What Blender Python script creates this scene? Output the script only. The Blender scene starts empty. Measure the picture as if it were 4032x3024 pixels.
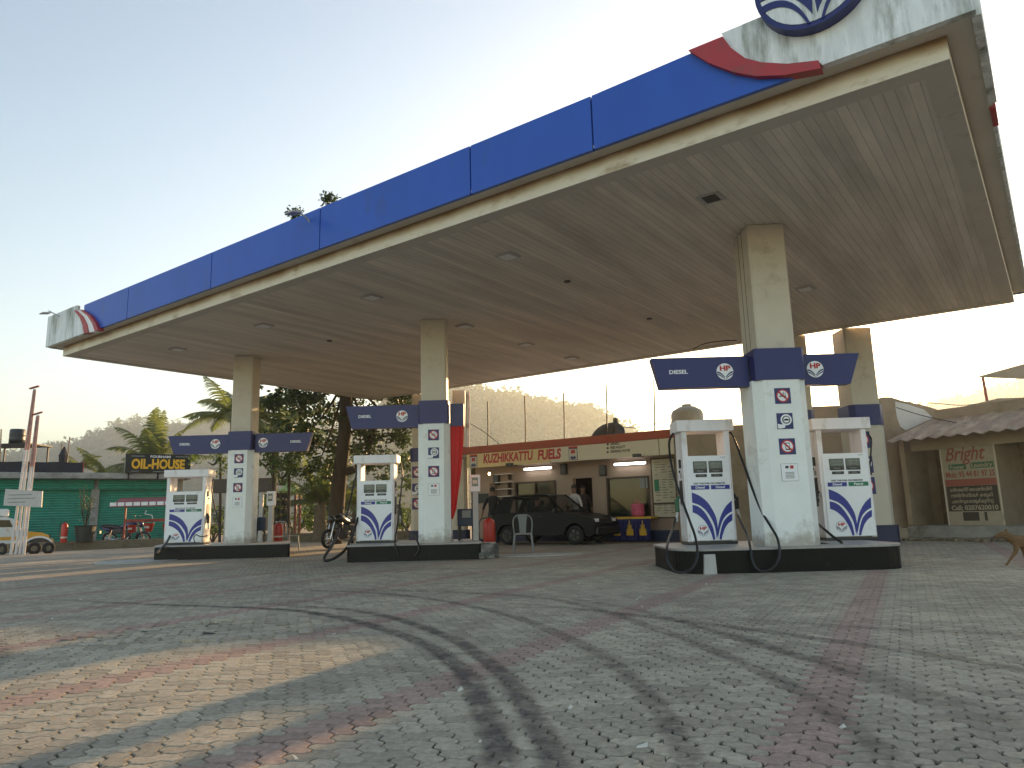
import bpy, bmesh, math, random
import numpy as np
from mathutils import Matrix, Vector
random.seed(7)
R = math.radians
sc = bpy.context.scene
COL = sc.collection
# ------------------------------------------------------------ camera
FPX, PITCH, ROLL, HC = 2852.23, .1782, -.0261, .89
cam = bpy.data.cameras.new('camera'); co = bpy.data.objects.new('camera', cam); COL.objects.link(co)
cam.sensor_fit = 'HORIZONTAL'; cam.sensor_width = 36.0; cam.lens = 36.0*FPX/4032
cam.clip_start = .05; cam.clip_end = 6000
co.matrix_world = Matrix.Translation((0, 0, HC)) @ Matrix.Rotation(PITCH, 4, 'X') @ Matrix.Rotation(R(90), 4, 'X') @ Matrix.Rotation(ROLL, 4, 'Z').inverted().inverted()
sc.camera = co
# ------------------------------------------------------------ light
SUN_AZ, SUN_EL = R(27.0), R(10.8)
w = bpy.data.worlds.new('World'); sc.world = w; w.use_nodes = True
nt = w.node_tree; nt.nodes.clear()
sky = nt.nodes.new('ShaderNodeTexSky'); sky.sky_type = 'NISHITA'; sky.sun_disc = False
sky.sun_elevation = SUN_EL; sky.sun_rotation = SUN_AZ; sky.altitude = 50; sky.air_density = 1.0; sky.dust_density = .65; sky.ozone_density = 1.0
bg = nt.nodes.new('ShaderNodeBackground'); bg.inputs['Strength'].default_value = .14
wo = nt.nodes.new('ShaderNodeOutputWorld'); nt.links.new(sky.outputs[0], bg.inputs[0]); nt.links.new(bg.outputs[0], wo.inputs[0])
sl = bpy.data.lights.new('sun', 'SUN'); sl.energy = 5.0; sl.angle = R(.6); sl.color = (1, .68, .36)
so = bpy.data.objects.new('sun', sl); COL.objects.link(so)
sd = Vector((math.sin(SUN_AZ)*math.cos(SUN_EL), math.cos(SUN_AZ)*math.cos(SUN_EL), math.sin(SUN_EL)))
so.rotation_euler = sd.to_track_quat('Z', 'Y').to_euler()
so.location = (0, 0, 30)
sc.view_settings.view_transform = 'Standard'; sc.view_settings.look = 'None'
sc.view_settings.exposure = 1.4; sc.view_settings.gamma = 1.0
sc.view_settings.use_white_balance = True; sc.view_settings.white_balance_temperature = 7400; sc.view_settings.white_balance_tint = 12
sc.render.engine = 'CYCLES'
# ------------------------------------------------------------ photograph pixel -> point helpers
def ray(px, py):
    X0, Y0 = px-2016, py-1512
    cr, sr = math.cos(ROLL), math.sin(ROLL)
    X = X0*cr+Y0*sr; Y = -X0*sr+Y0*cr
    r, u = X/FPX, -Y/FPX; c, s = math.cos(PITCH), math.sin(PITCH)
    return Vector((r, c-u*s, s+u*c))
def gz(px, py, z=0.0):
    d = ray(px, py); return d*((z-HC)/d.z)+Vector((0, 0, HC))
def at(px, py, y):
    d = ray(px, py); return d*(y/d.y)+Vector((0, 0, HC))
class Wall:
    """vertical plane through o at angle a (deg)"""
    def __init__(s, o, a): s.o = Vector((o[0], o[1], 0)); s.a = R(a); s.d = Vector((math.cos(s.a), math.sin(s.a), 0)); s.n = Vector((-s.d.y, s.d.x, 0))
    def hit(s, px, py, off=0):
        d = ray(px, py); c = Vector((0, 0, HC)); o = s.o+s.n*off
        t = (o-c).dot(s.n)/d.dot(s.n); p = c+d*t
        return ((p-o).dot(s.d), p.z)
# ------------------------------------------------------------ materials
MATS = {}
def mat(name, col, rough=.6, metal=0, var=.12, scale=6, bump=.0, dirt=None, dirtamt=0, dirtscale=3, stretch=None, spec=None, emit=None, estr=0, alpha=None, trans=0, coat=0):
    m = bpy.data.materials.new(name); m.use_nodes = True; MATS[name] = m
    t = m.node_tree; b = t.nodes['Principled BSDF']; L = t.links
    b.inputs['Roughness'].default_value = rough; b.inputs['Metallic'].default_value = metal
    if spec is not None: b.inputs['Specular IOR Level'].default_value = spec
    if coat: b.inputs['Coat Weight'].default_value = coat; b.inputs['Coat Roughness'].default_value = .08
    tc = t.nodes.new('ShaderNodeTexCoord'); mp = t.nodes.new('ShaderNodeMapping'); L.new(tc.outputs['Object'], mp.inputs[0])
    if stretch: mp.inputs['Scale'].default_value = stretch
    n = t.nodes.new('ShaderNodeTexNoise'); n.inputs['Scale'].default_value = scale; n.inputs['Detail'].default_value = 6; n.inputs['Roughness'].default_value = .65
    L.new(mp.outputs[0], n.inputs['Vector'])
    r = t.nodes.new('ShaderNodeValToRGB'); r.color_ramp.elements[0].position = .3; r.color_ramp.elements[1].position = .72
    c = Vector(col[:3])
    r.color_ramp.elements[0].color = (*[max(0, x*(1-var)) for x in c], 1); r.color_ramp.elements[1].color = (*[min(1, x*(1+var)) for x in c], 1)
    L.new(n.outputs['Fac'], r.inputs[0]); out = r.outputs[0]
    if dirt:
        n2 = t.nodes.new('ShaderNodeTexNoise'); n2.inputs['Scale'].default_value = dirtscale; n2.inputs['Detail'].default_value = 8; n2.inputs['Roughness'].default_value = .7
        L.new(mp.outputs[0], n2.inputs['Vector'])
        r2 = t.nodes.new('ShaderNodeValToRGB'); r2.color_ramp.elements[0].position = .62-dirtamt*.4; r2.color_ramp.elements[1].position = .78-dirtamt*.25
        L.new(n2.outputs['Fac'], r2.inputs[0])
        mx = t.nodes.new('ShaderNodeMixRGB'); L.new(r2.outputs[0], mx.inputs[0]); L.new(out, mx.inputs[1]); mx.inputs[2].default_value = (*dirt, 1); out = mx.outputs[0]
    L.new(out, b.inputs['Base Color'])
    if bump:
        bn = t.nodes.new('ShaderNodeBump'); bn.inputs['Strength'].default_value = bump; bn.inputs['Distance'].default_value = .02
        L.new(n.outputs['Fac'], bn.inputs['Height']); L.new(bn.outputs[0], b.inputs['Normal'])
    if emit: b.inputs['Emission Color'].default_value = (*emit, 1); b.inputs['Emission Strength'].default_value = estr
    if alpha is not None: b.inputs['Alpha'].default_value = alpha
    if trans: b.inputs['Transmission Weight'].default_value = trans
    return m
M = MATS
mat('column_beige', (.58, .52, .43), .6, var=.06, scale=2, dirt=(.30, .25, .18), dirtamt=.15, dirtscale=1.2, bump=.1)
mat('clad_white', (.80, .82, .80), .5, var=.05, scale=3, dirt=(.42, .40, .36), dirtamt=.2, dirtscale=1.5)
mat('navy', (.013, .018, .125), .42, var=.1, scale=3)
mat('navy_ink', (.012, .015, .11), .45, var=.06)
mat('blue_panel', (.008, .080, .44), .36, var=.10, scale=1.2, stretch=(1, 1, .4), bump=.25, dirt=(.03, .07, .26), dirtamt=.12, dirtscale=2)
mat('blue_strip', (.018, .03, .26), .4, var=.05)
mat('white_paint', (.80, .77, .79), .42, var=.04, scale=4, dirt=(.50, .42, .36), dirtamt=.22, dirtscale=5, stretch=(1, 1, .3))
mat('white_sticker', (.83, .84, .86), .45, var=.03, dirt=(.55, .55, .50), dirtamt=.08, dirtscale=3)
mat('pale_white', (.8, .8, .8), .5, var=.04)
mat('stained_white', (.74, .77, .77), .6, var=.16, scale=9, stretch=(1, 1, .18), dirt=(.12, .13, .07), dirtamt=.33, dirtscale=3.0, bump=.15)
mat('lower_band', (.72, .65, .53), .5, var=.08, scale=1.5, stretch=(1, 1, 2), dirt=(.34, .24, .12), dirtamt=.25, dirtscale=1.5)
mat('soffit_edge', (.60, .55, .48), .6, var=.08, scale=1.5, dirt=(.40, .34, .27), dirtamt=.15)
mat('red_metal', (.42, .03, .035), .45, var=.12, scale=4, dirt=(.2, .06, .04), dirtamt=.25)
mat('red_cloth', (.62, .012, .015), .7, var=.12, scale=3, bump=.3)
mat('red_ink', (.5, .02, .02), .5, var=.05)
mat('red_fire', (.50, .03, .02), .35, var=.08)
mat('black_granite', (.006, .006, .006), .4, var=.5, scale=30, dirt=(.045, .04, .036), dirtamt=.0, dirtscale=5, spec=.2)
mat('worn_concrete', (.22, .21, .19), .85, var=.5, scale=7, dirt=(.02, .02, .02), dirtamt=.5, dirtscale=6, bump=.5)
mat('grey_lip', (.30, .28, .27), .4, var=.2, scale=10)
mat('rubber', (.012, .012, .013), .45, var=.2)
mat('black_plastic', (.012, .012, .013), .4, var=.2)
mat('green_plastic', (.01, .09, .04), .4, var=.15)
mat('steel', (.5, .5, .5), .35, metal=1, var=.1)
mat('grey_post', (.45, .43, .42), .5, var=.1)
mat('screen', (.10, .13, .12), .2, var=.3, scale=20)
mat('bezel', (.03, .03, .03), .35, var=.1)
mat('digit', (.24, .26, .25), .5, var=.1)
mat('green_ink', (.01, .18, .09), .5, var=.05)
mat('black_ink', (.03, .03, .03), .6, var=.05)
mat('grey_plastic', (.20, .21, .21), .45, var=.1)
mat('dark_blue_box', (.015, .03, .07), .5, var=.3, scale=5)
mat('wall_pink', (.34, .25, .20), .8, var=.07, scale=2, dirt=(.36, .28, .22), dirtamt=.2, dirtscale=1.5, bump=.15)
mat('wall_base', (.03, .035, .08), .6, var=.2)
mat('parapet_red', (.40, .07, .04), .7, var=.15, scale=3, dirt=(.2, .08, .06), dirtamt=.25)
mat('sign_cream', (.72, .54, .26), .5, var=.05)
mat('sign_white', (.66, .58, .45), .5, var=.05)
mat('paper', (.6, .56, .48), .7, var=.05)
mat('board_paper', (.50, .46, .36), .7, var=.08)
mat('board_ink', (.10, .10, .09), .7, var=.1)
mat('dark_wood', (.05, .025, .015), .5, var=.3)
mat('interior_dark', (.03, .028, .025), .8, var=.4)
mat('interior_warm', (.55, .42, .22), .8, var=.15)
mat('tube', (.9, .9, .9), .3, emit=(.92, .97, 1), estr=6)
mat('bulb', (.9, .8, .6), .3, emit=(1, .6, .25), estr=14)
mat('yellow_cloth', (.62, .36, .04), .8, var=.2, scale=6)
mat('blue_cloth', (.02, .02, .10), .8, var=.2)
mat('pink_bag', (.55, .10, .16), .7, var=.3, scale=12)
mat('tank_tan', (.34, .32, .24), .5, var=.15)
mat('tank_black', (.02, .02, .02), .4, var=.2)
mat('concrete', (.30, .29, .27), .85, var=.3, scale=2, dirt=(.10, .10, .08), dirtamt=.3, dirtscale=1.3, bump=.3)
mat('concrete_tan', (.32, .25, .18), .85, var=.15, scale=1.5, dirt=(.22, .17, .11), dirtamt=.3, dirtscale=1.2, bump=.25)
mat('plaster_white', (.66, .66, .64), .8, var=.08, dirt=(.4, .38, .34), dirtamt=.2)
mat('cement_pale', (.42, .41, .38), .8, var=.2, scale=3)
mat('kerb_stone', (.20, .16, .11), .9, var=.4, scale=3, dirt=(.07, .06, .04), dirtamt=.35, bump=.4)
mat('rust_post', (.30, .05, .03), .6, var=.25, scale=8)
mat('pipe_white', (.62, .58, .58), .5, var=.12, scale=6, dirt=(.25, .12, .1), dirtamt=.25)
mat('tarp_black', (.012, .012, .02), .7, var=.5, scale=4, bump=.5)
mat('sign_black', (.008, .009, .008), .4, var=.2)
mat('sign_yellow', (.80, .42, .02), .5, var=.05)
mat('maroon_tile', (.22, .03, .03), .5, var=.2)
mat('jeep_yellow', (.62, .30, .02), .35, var=.08, coat=.4)
mat('jeep_white', (.66, .66, .64), .45, var=.06, dirt=(.5, .25, .12), dirtamt=.12)
mat('car_paint', (.004, .0045, .005), .42, var=.1, spec=.22)
mat('bike_blue', (.01, .015, .09), .25, var=.1, coat=.6)
mat('bike_black', (.01, .01, .01), .3, var=.2, coat=.4)
mat('chrome', (.7, .7, .7), .15, metal=1, var=.05)
mat('tyre', (.015, .015, .015), .8, var=.2)
mat('lamp_glass', (.7, .7, .68), .1, var=.05)
mat('skin', (.20, .11, .07), .55, var=.06)
mat('hair', (.008, .007, .006), .6, var=.2)
mat('pole_faded', (.42, .22, .19), .6, var=.3, scale=6)
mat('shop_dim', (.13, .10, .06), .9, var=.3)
mat('bike_engine', (.05, .05, .05), .5, var=.3)
mat('shirt_dark', (.012, .012, .014), .85, var=.2)
mat('shirt_white', (.55, .52, .52), .85, var=.06)
mat('shirt_check', (.05, .03, .03), .85, var=.4, scale=20)
mat('trousers', (.03, .035, .05), .85, var=.2)
mat('dog_fur', (.14, .07, .026), .85, var=.35, scale=14, bump=.6, dirt=(.16, .08, .03), dirtamt=.3, dirtscale=5)
mat('dog_dark', (.03, .02, .015), .5, var=.1)
mat('bark', (.055, .038, .026), .9, var=.4, scale=5, stretch=(1, 1, .3), bump=.8)
mat('palm_trunk', (.16, .12, .08), .9, var=.35, scale=8, stretch=(1, 1, 2), bump=.6)
mat('soil', (.20, .145, .09), .95, var=.3, scale=1.2, bump=.3)
mat('pot_black', (.03, .035, .03), .6, var=.2)
mat('dirt_debris', (.16, .13, .09), .95, var=.5, scale=8, bump=.6)
mat('wire_black', (.01, .01, .01), .6, var=.1)
mat('gazebo_green', (.30, .42, .16), .6, var=.15)
mat('gazebo_red', (.30, .10, .07), .7, var=.15)
def leafmat(name, col, tr=.5, var=.4):
    m = mat(name, col, .5, var=var, scale=1.3)
    t = m.node_tree; b = t.nodes['Principled BSDF']; out = [n for n in t.nodes if n.type == 'OUTPUT_MATERIAL'][0]
    tl = t.nodes.new('ShaderNodeBsdfTranslucent'); mx = t.nodes.new('ShaderNodeMixShader'); mx.inputs[0].default_value = tr
    src = b.inputs['Base Color'].links[0].from_socket
    hs = t.nodes.new('ShaderNodeHueSaturation'); hs.inputs['Value'].default_value = 1.6; hs.inputs['Saturation'].default_value = 1.15; hs.inputs['Hue'].default_value = .485
    t.links.new(src, hs.inputs['Color']); t.links.new(hs.outputs[0], tl.inputs[0])
    t.links.new(b.outputs[0], mx.inputs[1]); t.links.new(tl.outputs[0], mx.inputs[2]); t.links.new(mx.outputs[0], out.inputs['Surface'])
    return m
leafmat('leaf_dark', (.035, .06, .018), .4); leafmat('leaf_mid', (.06, .10, .025)); leafmat('leaf_palm', (.11, .14, .05), .5)
leafmat('leaf_far', (.05, .085, .035), .35, .3); leafmat('leaf_potted', (.05, .09, .03))
# glass
def glassmat(name, col, alpha):
    m = mat(name, col, .08, var=.02); b = m.node_tree.nodes['Principled BSDF']; b.inputs['Alpha'].default_value = alpha; return m
glassmat('glass_dark', (.02, .025, .02), .8); glassmat('car_glass', (.03, .035, .035), .35); glassmat('window_glass', (.014, .018, .01), .9)
def band_stain():
    m = M['lower_band']; t = m.node_tree; L = t.links; b = t.nodes['Principled BSDF']; src = b.inputs['Base Color'].links[0].from_socket
    tc = t.nodes.new('ShaderNodeTexCoord'); sx = t.nodes.new('ShaderNodeSeparateXYZ'); L.new(tc.outputs['Object'], sx.inputs[0])
    n = t.nodes.new('ShaderNodeTexNoise'); n.inputs['Scale'].default_value = 1.6; n.inputs['Detail'].default_value = 8; L.new(tc.outputs['Object'], n.inputs['Vector'])
    a = t.nodes.new('ShaderNodeMath'); a.operation = 'MULTIPLY_ADD'; L.new(n.outputs['Fac'], a.inputs[0]); a.inputs[1].default_value = .22; L.new(sx.outputs['Z'], a.inputs[2])
    mr = t.nodes.new('ShaderNodeMapRange'); mr.inputs['From Min'].default_value = 5.45; mr.inputs['From Max'].default_value = 5.60; L.new(a.outputs[0], mr.inputs['Value'])
    mx = t.nodes.new('ShaderNodeMixRGB'); L.new(mr.outputs[0], mx.inputs[0]); L.new(src, mx.inputs[1]); mx.inputs[2].default_value = (.30, .19, .09, 1); L.new(mx.outputs[0], b.inputs['Base Color'])
band_stain()
def splash(name, top):
    m = M[name]; t = m.node_tree; L = t.links; b = t.nodes['Principled BSDF']; src = b.inputs['Base Color'].links[0].from_socket
    tc = t.nodes.new('ShaderNodeTexCoord'); sx = t.nodes.new('ShaderNodeSeparateXYZ'); L.new(tc.outputs['Object'], sx.inputs[0])
    n = t.nodes.new('ShaderNodeTexNoise'); n.inputs['Scale'].default_value = 9; n.inputs['Detail'].default_value = 8; L.new(tc.outputs['Object'], n.inputs['Vector'])
    a = t.nodes.new('ShaderNodeMath'); a.operation = 'MULTIPLY_ADD'; L.new(n.outputs['Fac'], a.inputs[0]); a.inputs[1].default_value = -.5; L.new(sx.outputs['Z'], a.inputs[2])
    mr = t.nodes.new('ShaderNodeMapRange'); mr.inputs['From Min'].default_value = top-.25; mr.inputs['From Max'].default_value = top-.42; mr.inputs['To Max'].default_value = .75; L.new(a.outputs[0], mr.inputs['Value'])
    mx = t.nodes.new('ShaderNodeMixRGB'); L.new(mr.outputs[0], mx.inputs[0]); L.new(src, mx.inputs[1]); mx.inputs[2].default_value = (.34, .29, .23, 1); L.new(mx.outputs[0], b.inputs['Base Color'])
splash('clad_white', .22); splash('white_paint', .18)
# slatted soffit: boards run front to back, joints as dark grooves (local x = along the long side)
def soffit_mat():
    m = mat('soffit_slats', (.71, .64, .56), .55, var=.22, scale=1.0, stretch=(3.0, .35, 1), dirt=(.75, .72, .66), dirtamt=.10, dirtscale=1.4)
    t = m.node_tree; L = t.links; b = t.nodes['Principled BSDF']
    tc = t.nodes.new('ShaderNodeTexCoord'); sx = t.nodes.new('ShaderNodeSeparateXYZ'); L.new(tc.outputs['Object'], sx.inputs[0])
    d = t.nodes.new('ShaderNodeMath'); d.operation = 'DIVIDE'; d.inputs[1].default_value = .12; L.new(sx.outputs['X'], d.inputs[0])
    f = t.nodes.new('ShaderNodeMath'); f.operation = 'FRACT'; L.new(d.outputs[0], f.inputs[0])
    fl = t.nodes.new('ShaderNodeMath'); fl.operation = 'FLOOR'; L.new(d.outputs[0], fl.inputs[0])
    wn = t.nodes.new('ShaderNodeTexWhiteNoise'); wn.noise_dimensions = '1D'; L.new(fl.outputs[0], wn.inputs['W'])
    rr = t.nodes.new('ShaderNodeValToRGB'); e = rr.color_ramp.elements
    e[0].position = 0; e[0].color = (.40, .40, .40, 1); e[1].position = .10; e[1].color = (1, 1, 1, 1)
    L.new(f.outputs[0], rr.inputs[0])
    src = b.inputs['Base Color'].links[0].from_socket
    m1 = t.nodes.new('ShaderNodeMixRGB'); m1.blend_type = 'MULTIPLY'; m1.inputs[0].default_value = 1; L.new(src, m1.inputs[1]); L.new(rr.outputs[0], m1.inputs[2])
    mr = t.nodes.new('ShaderNodeMapRange'); mr.inputs['To Min'].default_value = .92; mr.inputs['To Max'].default_value = 1.06; L.new(wn.outputs['Value'], mr.inputs['Value'])
    m2 = t.nodes.new('ShaderNodeMixRGB'); m2.blend_type = 'MULTIPLY'; m2.inputs[0].default_value = 1; L.new(m1.outputs[0], m2.inputs[1]); L.new(mr.outputs[0], m2.inputs[2])
    L.new(m2.outputs[0], b.inputs['Base Color'])
    bn = t.nodes.new('ShaderNodeBump'); bn.inputs['Strength'].default_value = .4; bn.inputs['Distance'].default_value = .006; L.new(rr.outputs[0], bn.inputs['Height']); L.new(bn.outputs[0], b.inputs['Normal'])
soffit_mat()
def ribbed(name, col, pitch, axis='Z', rough=.4, metal=0, depth=.02, var=.1, dirt=None, dirtamt=.2):
    m = mat(name, col, rough, metal, var=var, scale=2, dirt=dirt, dirtamt=dirtamt)
    t = m.node_tree; L = t.links; b = t.nodes['Principled BSDF']
    tc = t.nodes.new('ShaderNodeTexCoord'); wv = t.nodes.new('ShaderNodeTexWave'); wv.bands_direction = axis; wv.inputs['Scale'].default_value = .31415/pitch/1.0
    wv.inputs['Distortion'].default_value = .4; wv.inputs['Detail'].default_value = 1
    L.new(tc.outputs['Object'], wv.inputs['Vector'])
    bn = t.nodes.new('ShaderNodeBump'); bn.inputs['Strength'].default_value = 1; bn.inputs['Distance'].default_value = depth; L.new(wv.outputs['Fac'], bn.inputs['Height']); L.new(bn.outputs[0], b.inputs['Normal'])
    src = b.inputs['Base Color'].links[0].from_socket
    mr = t.nodes.new('ShaderNodeMapRange'); mr.inputs['To Min'].default_value = .62; mr.inputs['To Max'].default_value = 1.1; L.new(wv.outputs['Fac'], mr.inputs['Value'])
    m2 = t.nodes.new('ShaderNodeMixRGB'); m2.blend_type = 'MULTIPLY'; m2.inputs[0].default_value = 1; L.new(src, m2.inputs[1]); L.new(mr.outputs[0], m2.inputs[2]); L.new(m2.outputs[0], b.inputs['Base Color'])
ribbed('shutter_green', (.008, .27, .18), .11, 'Z', .45, dirt=(.01, .17, .12), dirtamt=.3)
# paving
TH = R(17); PA = .095; PER = 28; K0 = None
def paver_mat(name, far):
    m = bpy.data.materials.new(name); m.use_nodes = True; MATS[name] = m
    t = m.node_tree; L = t.links; b = t.nodes['Principled BSDF']; N = t.nodes.new
    b.inputs['Roughness'].default_value = .82; b.inputs['Specular IOR Level'].default_value = .25
    tc = N('ShaderNodeTexCoord')
    def noise(s, d=6, r=.6):
        n = N('ShaderNodeTexNoise'); n.inputs['Scale'].default_value = s; n.inputs['Detail'].default_value = d; n.inputs['Roughness'].default_value = r; L.new(tc.outputs['Object'], n.inputs['Vector']); return n.outputs['Fac']
    def mix(a, c, f, mode='MIX'):
        x = N('ShaderNodeMixRGB'); x.blend_type = mode
        for i, v in ((0, f), (1, a), (2, c)):
            if isinstance(v, (int, float)): x.inputs[i].default_value = v
            elif isinstance(v, tuple): x.inputs[i].default_value = (*v, 1)
            else: L.new(v, x.inputs[i])
        return x.outputs[0]
    def ramp(v, a, bb, c0=(0, 0, 0), c1=(1, 1, 1)):
        x = N('ShaderNodeValToRGB'); x.color_ramp.elements[0].position = a; x.color_ramp.elements[1].position = bb
        x.color_ramp.elements[0].color = (*c0, 1); x.color_ramp.elements[1].color = (*c1, 1); L.new(v, x.inputs[0]); return x.outputs[0]
    at_ = N('ShaderNodeAttribute'); at_.attribute_name = 'tint'
    s = N('ShaderNodeSeparateColor'); L.new(at_.outputs['Color'], s.inputs[0])
    def math_(op, a, c=None):
        x = N('ShaderNodeMath'); x.operation = op
        for i, v in ((0, a), (1, c)):
            if v is None: continue
            if isinstance(v, (int, float)): x.inputs[i].default_value = v
            else: L.new(v, x.inputs[i])
        return x.outputs[0]
    if far:
        sx = N('ShaderNodeSeparateXYZ'); L.new(tc.outputs['Object'], sx.inputs[0])
        k = math_('ADD', math_('MULTIPLY', sx.outputs['X'], (math.cos(TH)+math.sin(TH))), math_('MULTIPLY', sx.outputs['Y'], (math.sin(TH)-math.cos(TH))))
        k = math_('FRACT', math_('DIVIDE', math_('ADD', k, STRIPE0), PER*PA))
        red = math_('LESS_THAN', k, 4/28)
        mp = N('ShaderNodeMapping'); mp.inputs['Rotation'].default_value = (0, 0, -TH); L.new(tc.outputs['Object'], mp.inputs[0])
        br = N('ShaderNodeTexBrick'); br.inputs['Scale'].default_value = 1; br.inputs['Brick Width'].default_value = .19; br.inputs['Row Height'].default_value = .095; br.inputs['Mortar Size'].default_value = .005
        br.inputs['Color1'].default_value = (0, 0, 0, 1); br.inputs['Color2'].default_value = (1, 1, 1, 1); br.inputs['Mortar'].default_value = (.5, .5, .5, 1)
        L.new(mp.outputs[0], br.inputs[0]); rnd = br.outputs['Color']; mort = br.outputs['Fac']
    else:
        red = s.outputs[1]; rnd = s.outputs[0]; mort = None
    g = mix((.36, .315, .245), (.53, .465, .36), rnd)
    g = mix(g, (.27, .262, .225), ramp(noise(.35, 4), .45, .7), 'MIX') if False else g
    rd = mix((.37, .262, .218), (.48, .34, .28), rnd)
    c = mix(g, rd, red)
    c = mix(c, ramp(noise(.5, 5), .3, .75, (.74, .74, .76), (1.12, 1.12, 1.1)), 1.0, 'MULTIPLY')
    c = mix(c, ramp(noise(26, 8, .8), .32, .68, (.58, .57, .55), (1.24, 1.24, 1.24)), 1.0, 'MULTIPLY')
    c = mix(c, (.17, .16, .13), ramp(noise(2.2, 8, .7), .6, .8, (0, 0, 0), (.6, .6, .6)))
    if mort is not None: c = mix(c, (.10, .09, .078), mort)
    L.new(c, b.inputs['Base Color'])
    bn = N('ShaderNodeBump'); bn.inputs['Strength'].default_value = .6; bn.inputs['Distance'].default_value = .005
    L.new(noise(60, 6, .7), bn.inputs['Height']); L.new(bn.outputs[0], b.inputs['Normal'])
    return m
STRIPE0 = 3.30+.0   # stripe starts where 1.248x-.664y = -3.375 (and every 2.7)
K_OFF = round(-3.375/PA)
STRIPE0 = -K_OFF*PA
paver_mat('pavers', False); paver_mat('pavers_far', True)
mat('joint_dirt', (.03, .026, .02), .95, var=.4, scale=20)
# ------------------------------------------------------------ mesh builder
class MB:
    def __init__(s): s.v = []; s.f = []; s.m = []; s.mi = 0; s.sm = []; s.smooth = False
    def add(s, vs, fs):
        o = len(s.v); s.v += [tuple(v) for v in vs]
        for f in fs: s.f.append([o+i for i in f]); s.m.append(s.mi); s.sm.append(s.smooth)
        return s
    def mat(s, i): s.mi = i; return s
    def box(s, x0, x1, y0, y1, z0, z1, M4=None, taper=0):
        t = taper
        vs = [Vector(p) for p in ((x0, y0, z0), (x1, y0, z0), (x1, y1, z0), (x0, y1, z0), (x0+t, y0+t, z1), (x1-t, y0+t, z1), (x1-t, y1-t, z1), (x0+t, y1-t, z1))]
        if M4: vs = [M4 @ v for v in vs]
        return s.add(vs, [(0, 3, 2, 1), (4, 5, 6, 7), (0, 1, 5, 4), (1, 2, 6, 5), (2, 3, 7, 6), (3, 0, 4, 7)])
    def bbox(s, x0, x1, y0, y1, z0, z1, b=.01, M4=None):
        "box with chamfered vertical+horizontal edges (rounded look)"
        bm = bmesh.new(); bmesh.ops.create_cube(bm, size=1)
        for v in bm.verts: v.co = Vector(((x0+x1)/2+v.co.x*(x1-x0), (y0+y1)/2+v.co.y*(y1-y0), (z0+z1)/2+v.co.z*(z1-z0)))
        bmesh.ops.bevel(bm, geom=bm.edges[:], offset=b, segments=2, affect='EDGES', profile=.5)
        bm.verts.ensure_lookup_table()
        vs = [(M4 @ v.co) if M4 else v.co.copy() for v in bm.verts]; fs = [[v.index for v in f.verts] for f in bm.faces]; bm.free()
        return s.add(vs, fs)
    def cyl(s, p, q, r, r2=None, n=12, caps=True, arc=None):
        p, q = Vector(p), Vector(q); r2 = r if r2 is None else r2
        z = (q-p).normalized(); a = z.orthogonal().normalized(); b = z.cross(a)
        vs = []
        for c, rr in ((p, r), (q, r2)):
            for i in range(n): t = 2*math.pi*i/n; vs.append(c+(a*math.cos(t)+b*math.sin(t))*rr)
        fs = [(i, (i+1) % n, n+(i+1) % n, n+i) for i in range(n)]
        if caps: fs += [tuple(range(n))[::-1], tuple(range(n, 2*n))]
        return s.add(vs, fs)
    def tube(s, pts, r, n=8, caps=True):
        pts = [Vector(p) for p in pts]; rs = r if isinstance(r, (list, tuple)) else [r]*len(pts)
        vs = []; a = None
        for i, p in enumerate(pts):
            t = (pts[min(i+1, len(pts)-1)]-pts[max(i-1, 0)]).normalized()
            a = t.orthogonal().normalized() if a is None else (a-t*a.dot(t)).normalized()
            b = t.cross(a)
            for k in range(n): th = 2*math.pi*k/n; vs.append(p+(a*math.cos(th)+b*math.sin(th))*rs[i])
        fs = [(i*n+k, i*n+(k+1) % n, (i+1)*n+(k+1) % n, (i+1)*n+k) for i in range(len(pts)-1) for k in range(n)]
        if caps: fs += [tuple(range(n))[::-1], tuple(range((len(pts)-1)*n, len(pts)*n))]
        return s.add(vs, fs)
    def lathe(s, prof, o=(0, 0, 0), n=20, M4=None):
        vs = []
        for r, z in prof:
            for k in range(n): t = 2*math.pi*k/n; vs.append(Vector((o[0]+r*math.cos(t), o[1]+r*math.sin(t), o[2]+z)))
        if M4: vs = [M4 @ v for v in vs]
        m = len(prof); fs = [(i*n+k, i*n+(k+1) % n, (i+1)*n+(k+1) % n, (i+1)*n+k) for i in range(m-1) for k in range(n)]
        fs += [tuple(range(n))[::-1], tuple(range((m-1)*n, m*n))]
        return s.add(vs, fs)
    def prism(s, poly, fn, d0, d1):
        "poly 2D points; fn(a,b,depth)->3D; extruded between depths"
        n = len(poly)
        vs = [fn(a, b, d0) for a, b in poly]+[fn(a, b, d1) for a, b in poly]
        return s.add(vs, [tuple(range(n)), tuple(range(n, 2*n))[::-1]]+[(i, n+i, n+(i+1) % n, (i+1) % n) for i in range(n)])
    def strip(s, A, B, fn, d0, d1):
        "thick band between two polylines (same count)"
        n = len(A)
        vs = [fn(a, b, d) for d in (d0, d1) for P in (A, B) for a, b in P]
        fs = []
        for i in range(n-1):
            fs += [(i, i+1, n+i+1, n+i), (2*n+i, 3*n+i, 3*n+i+1, 2*n+i+1), (i, 2*n+i, 2*n+i+1, i+1), (n+i, n+i+1, 3*n+i+1, 3*n+i)]
        fs += [(0, n, 3*n, 2*n), (n-1, 3*n-1, 4*n-1, 2*n-1)]
        return s.add(vs, fs)
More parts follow.
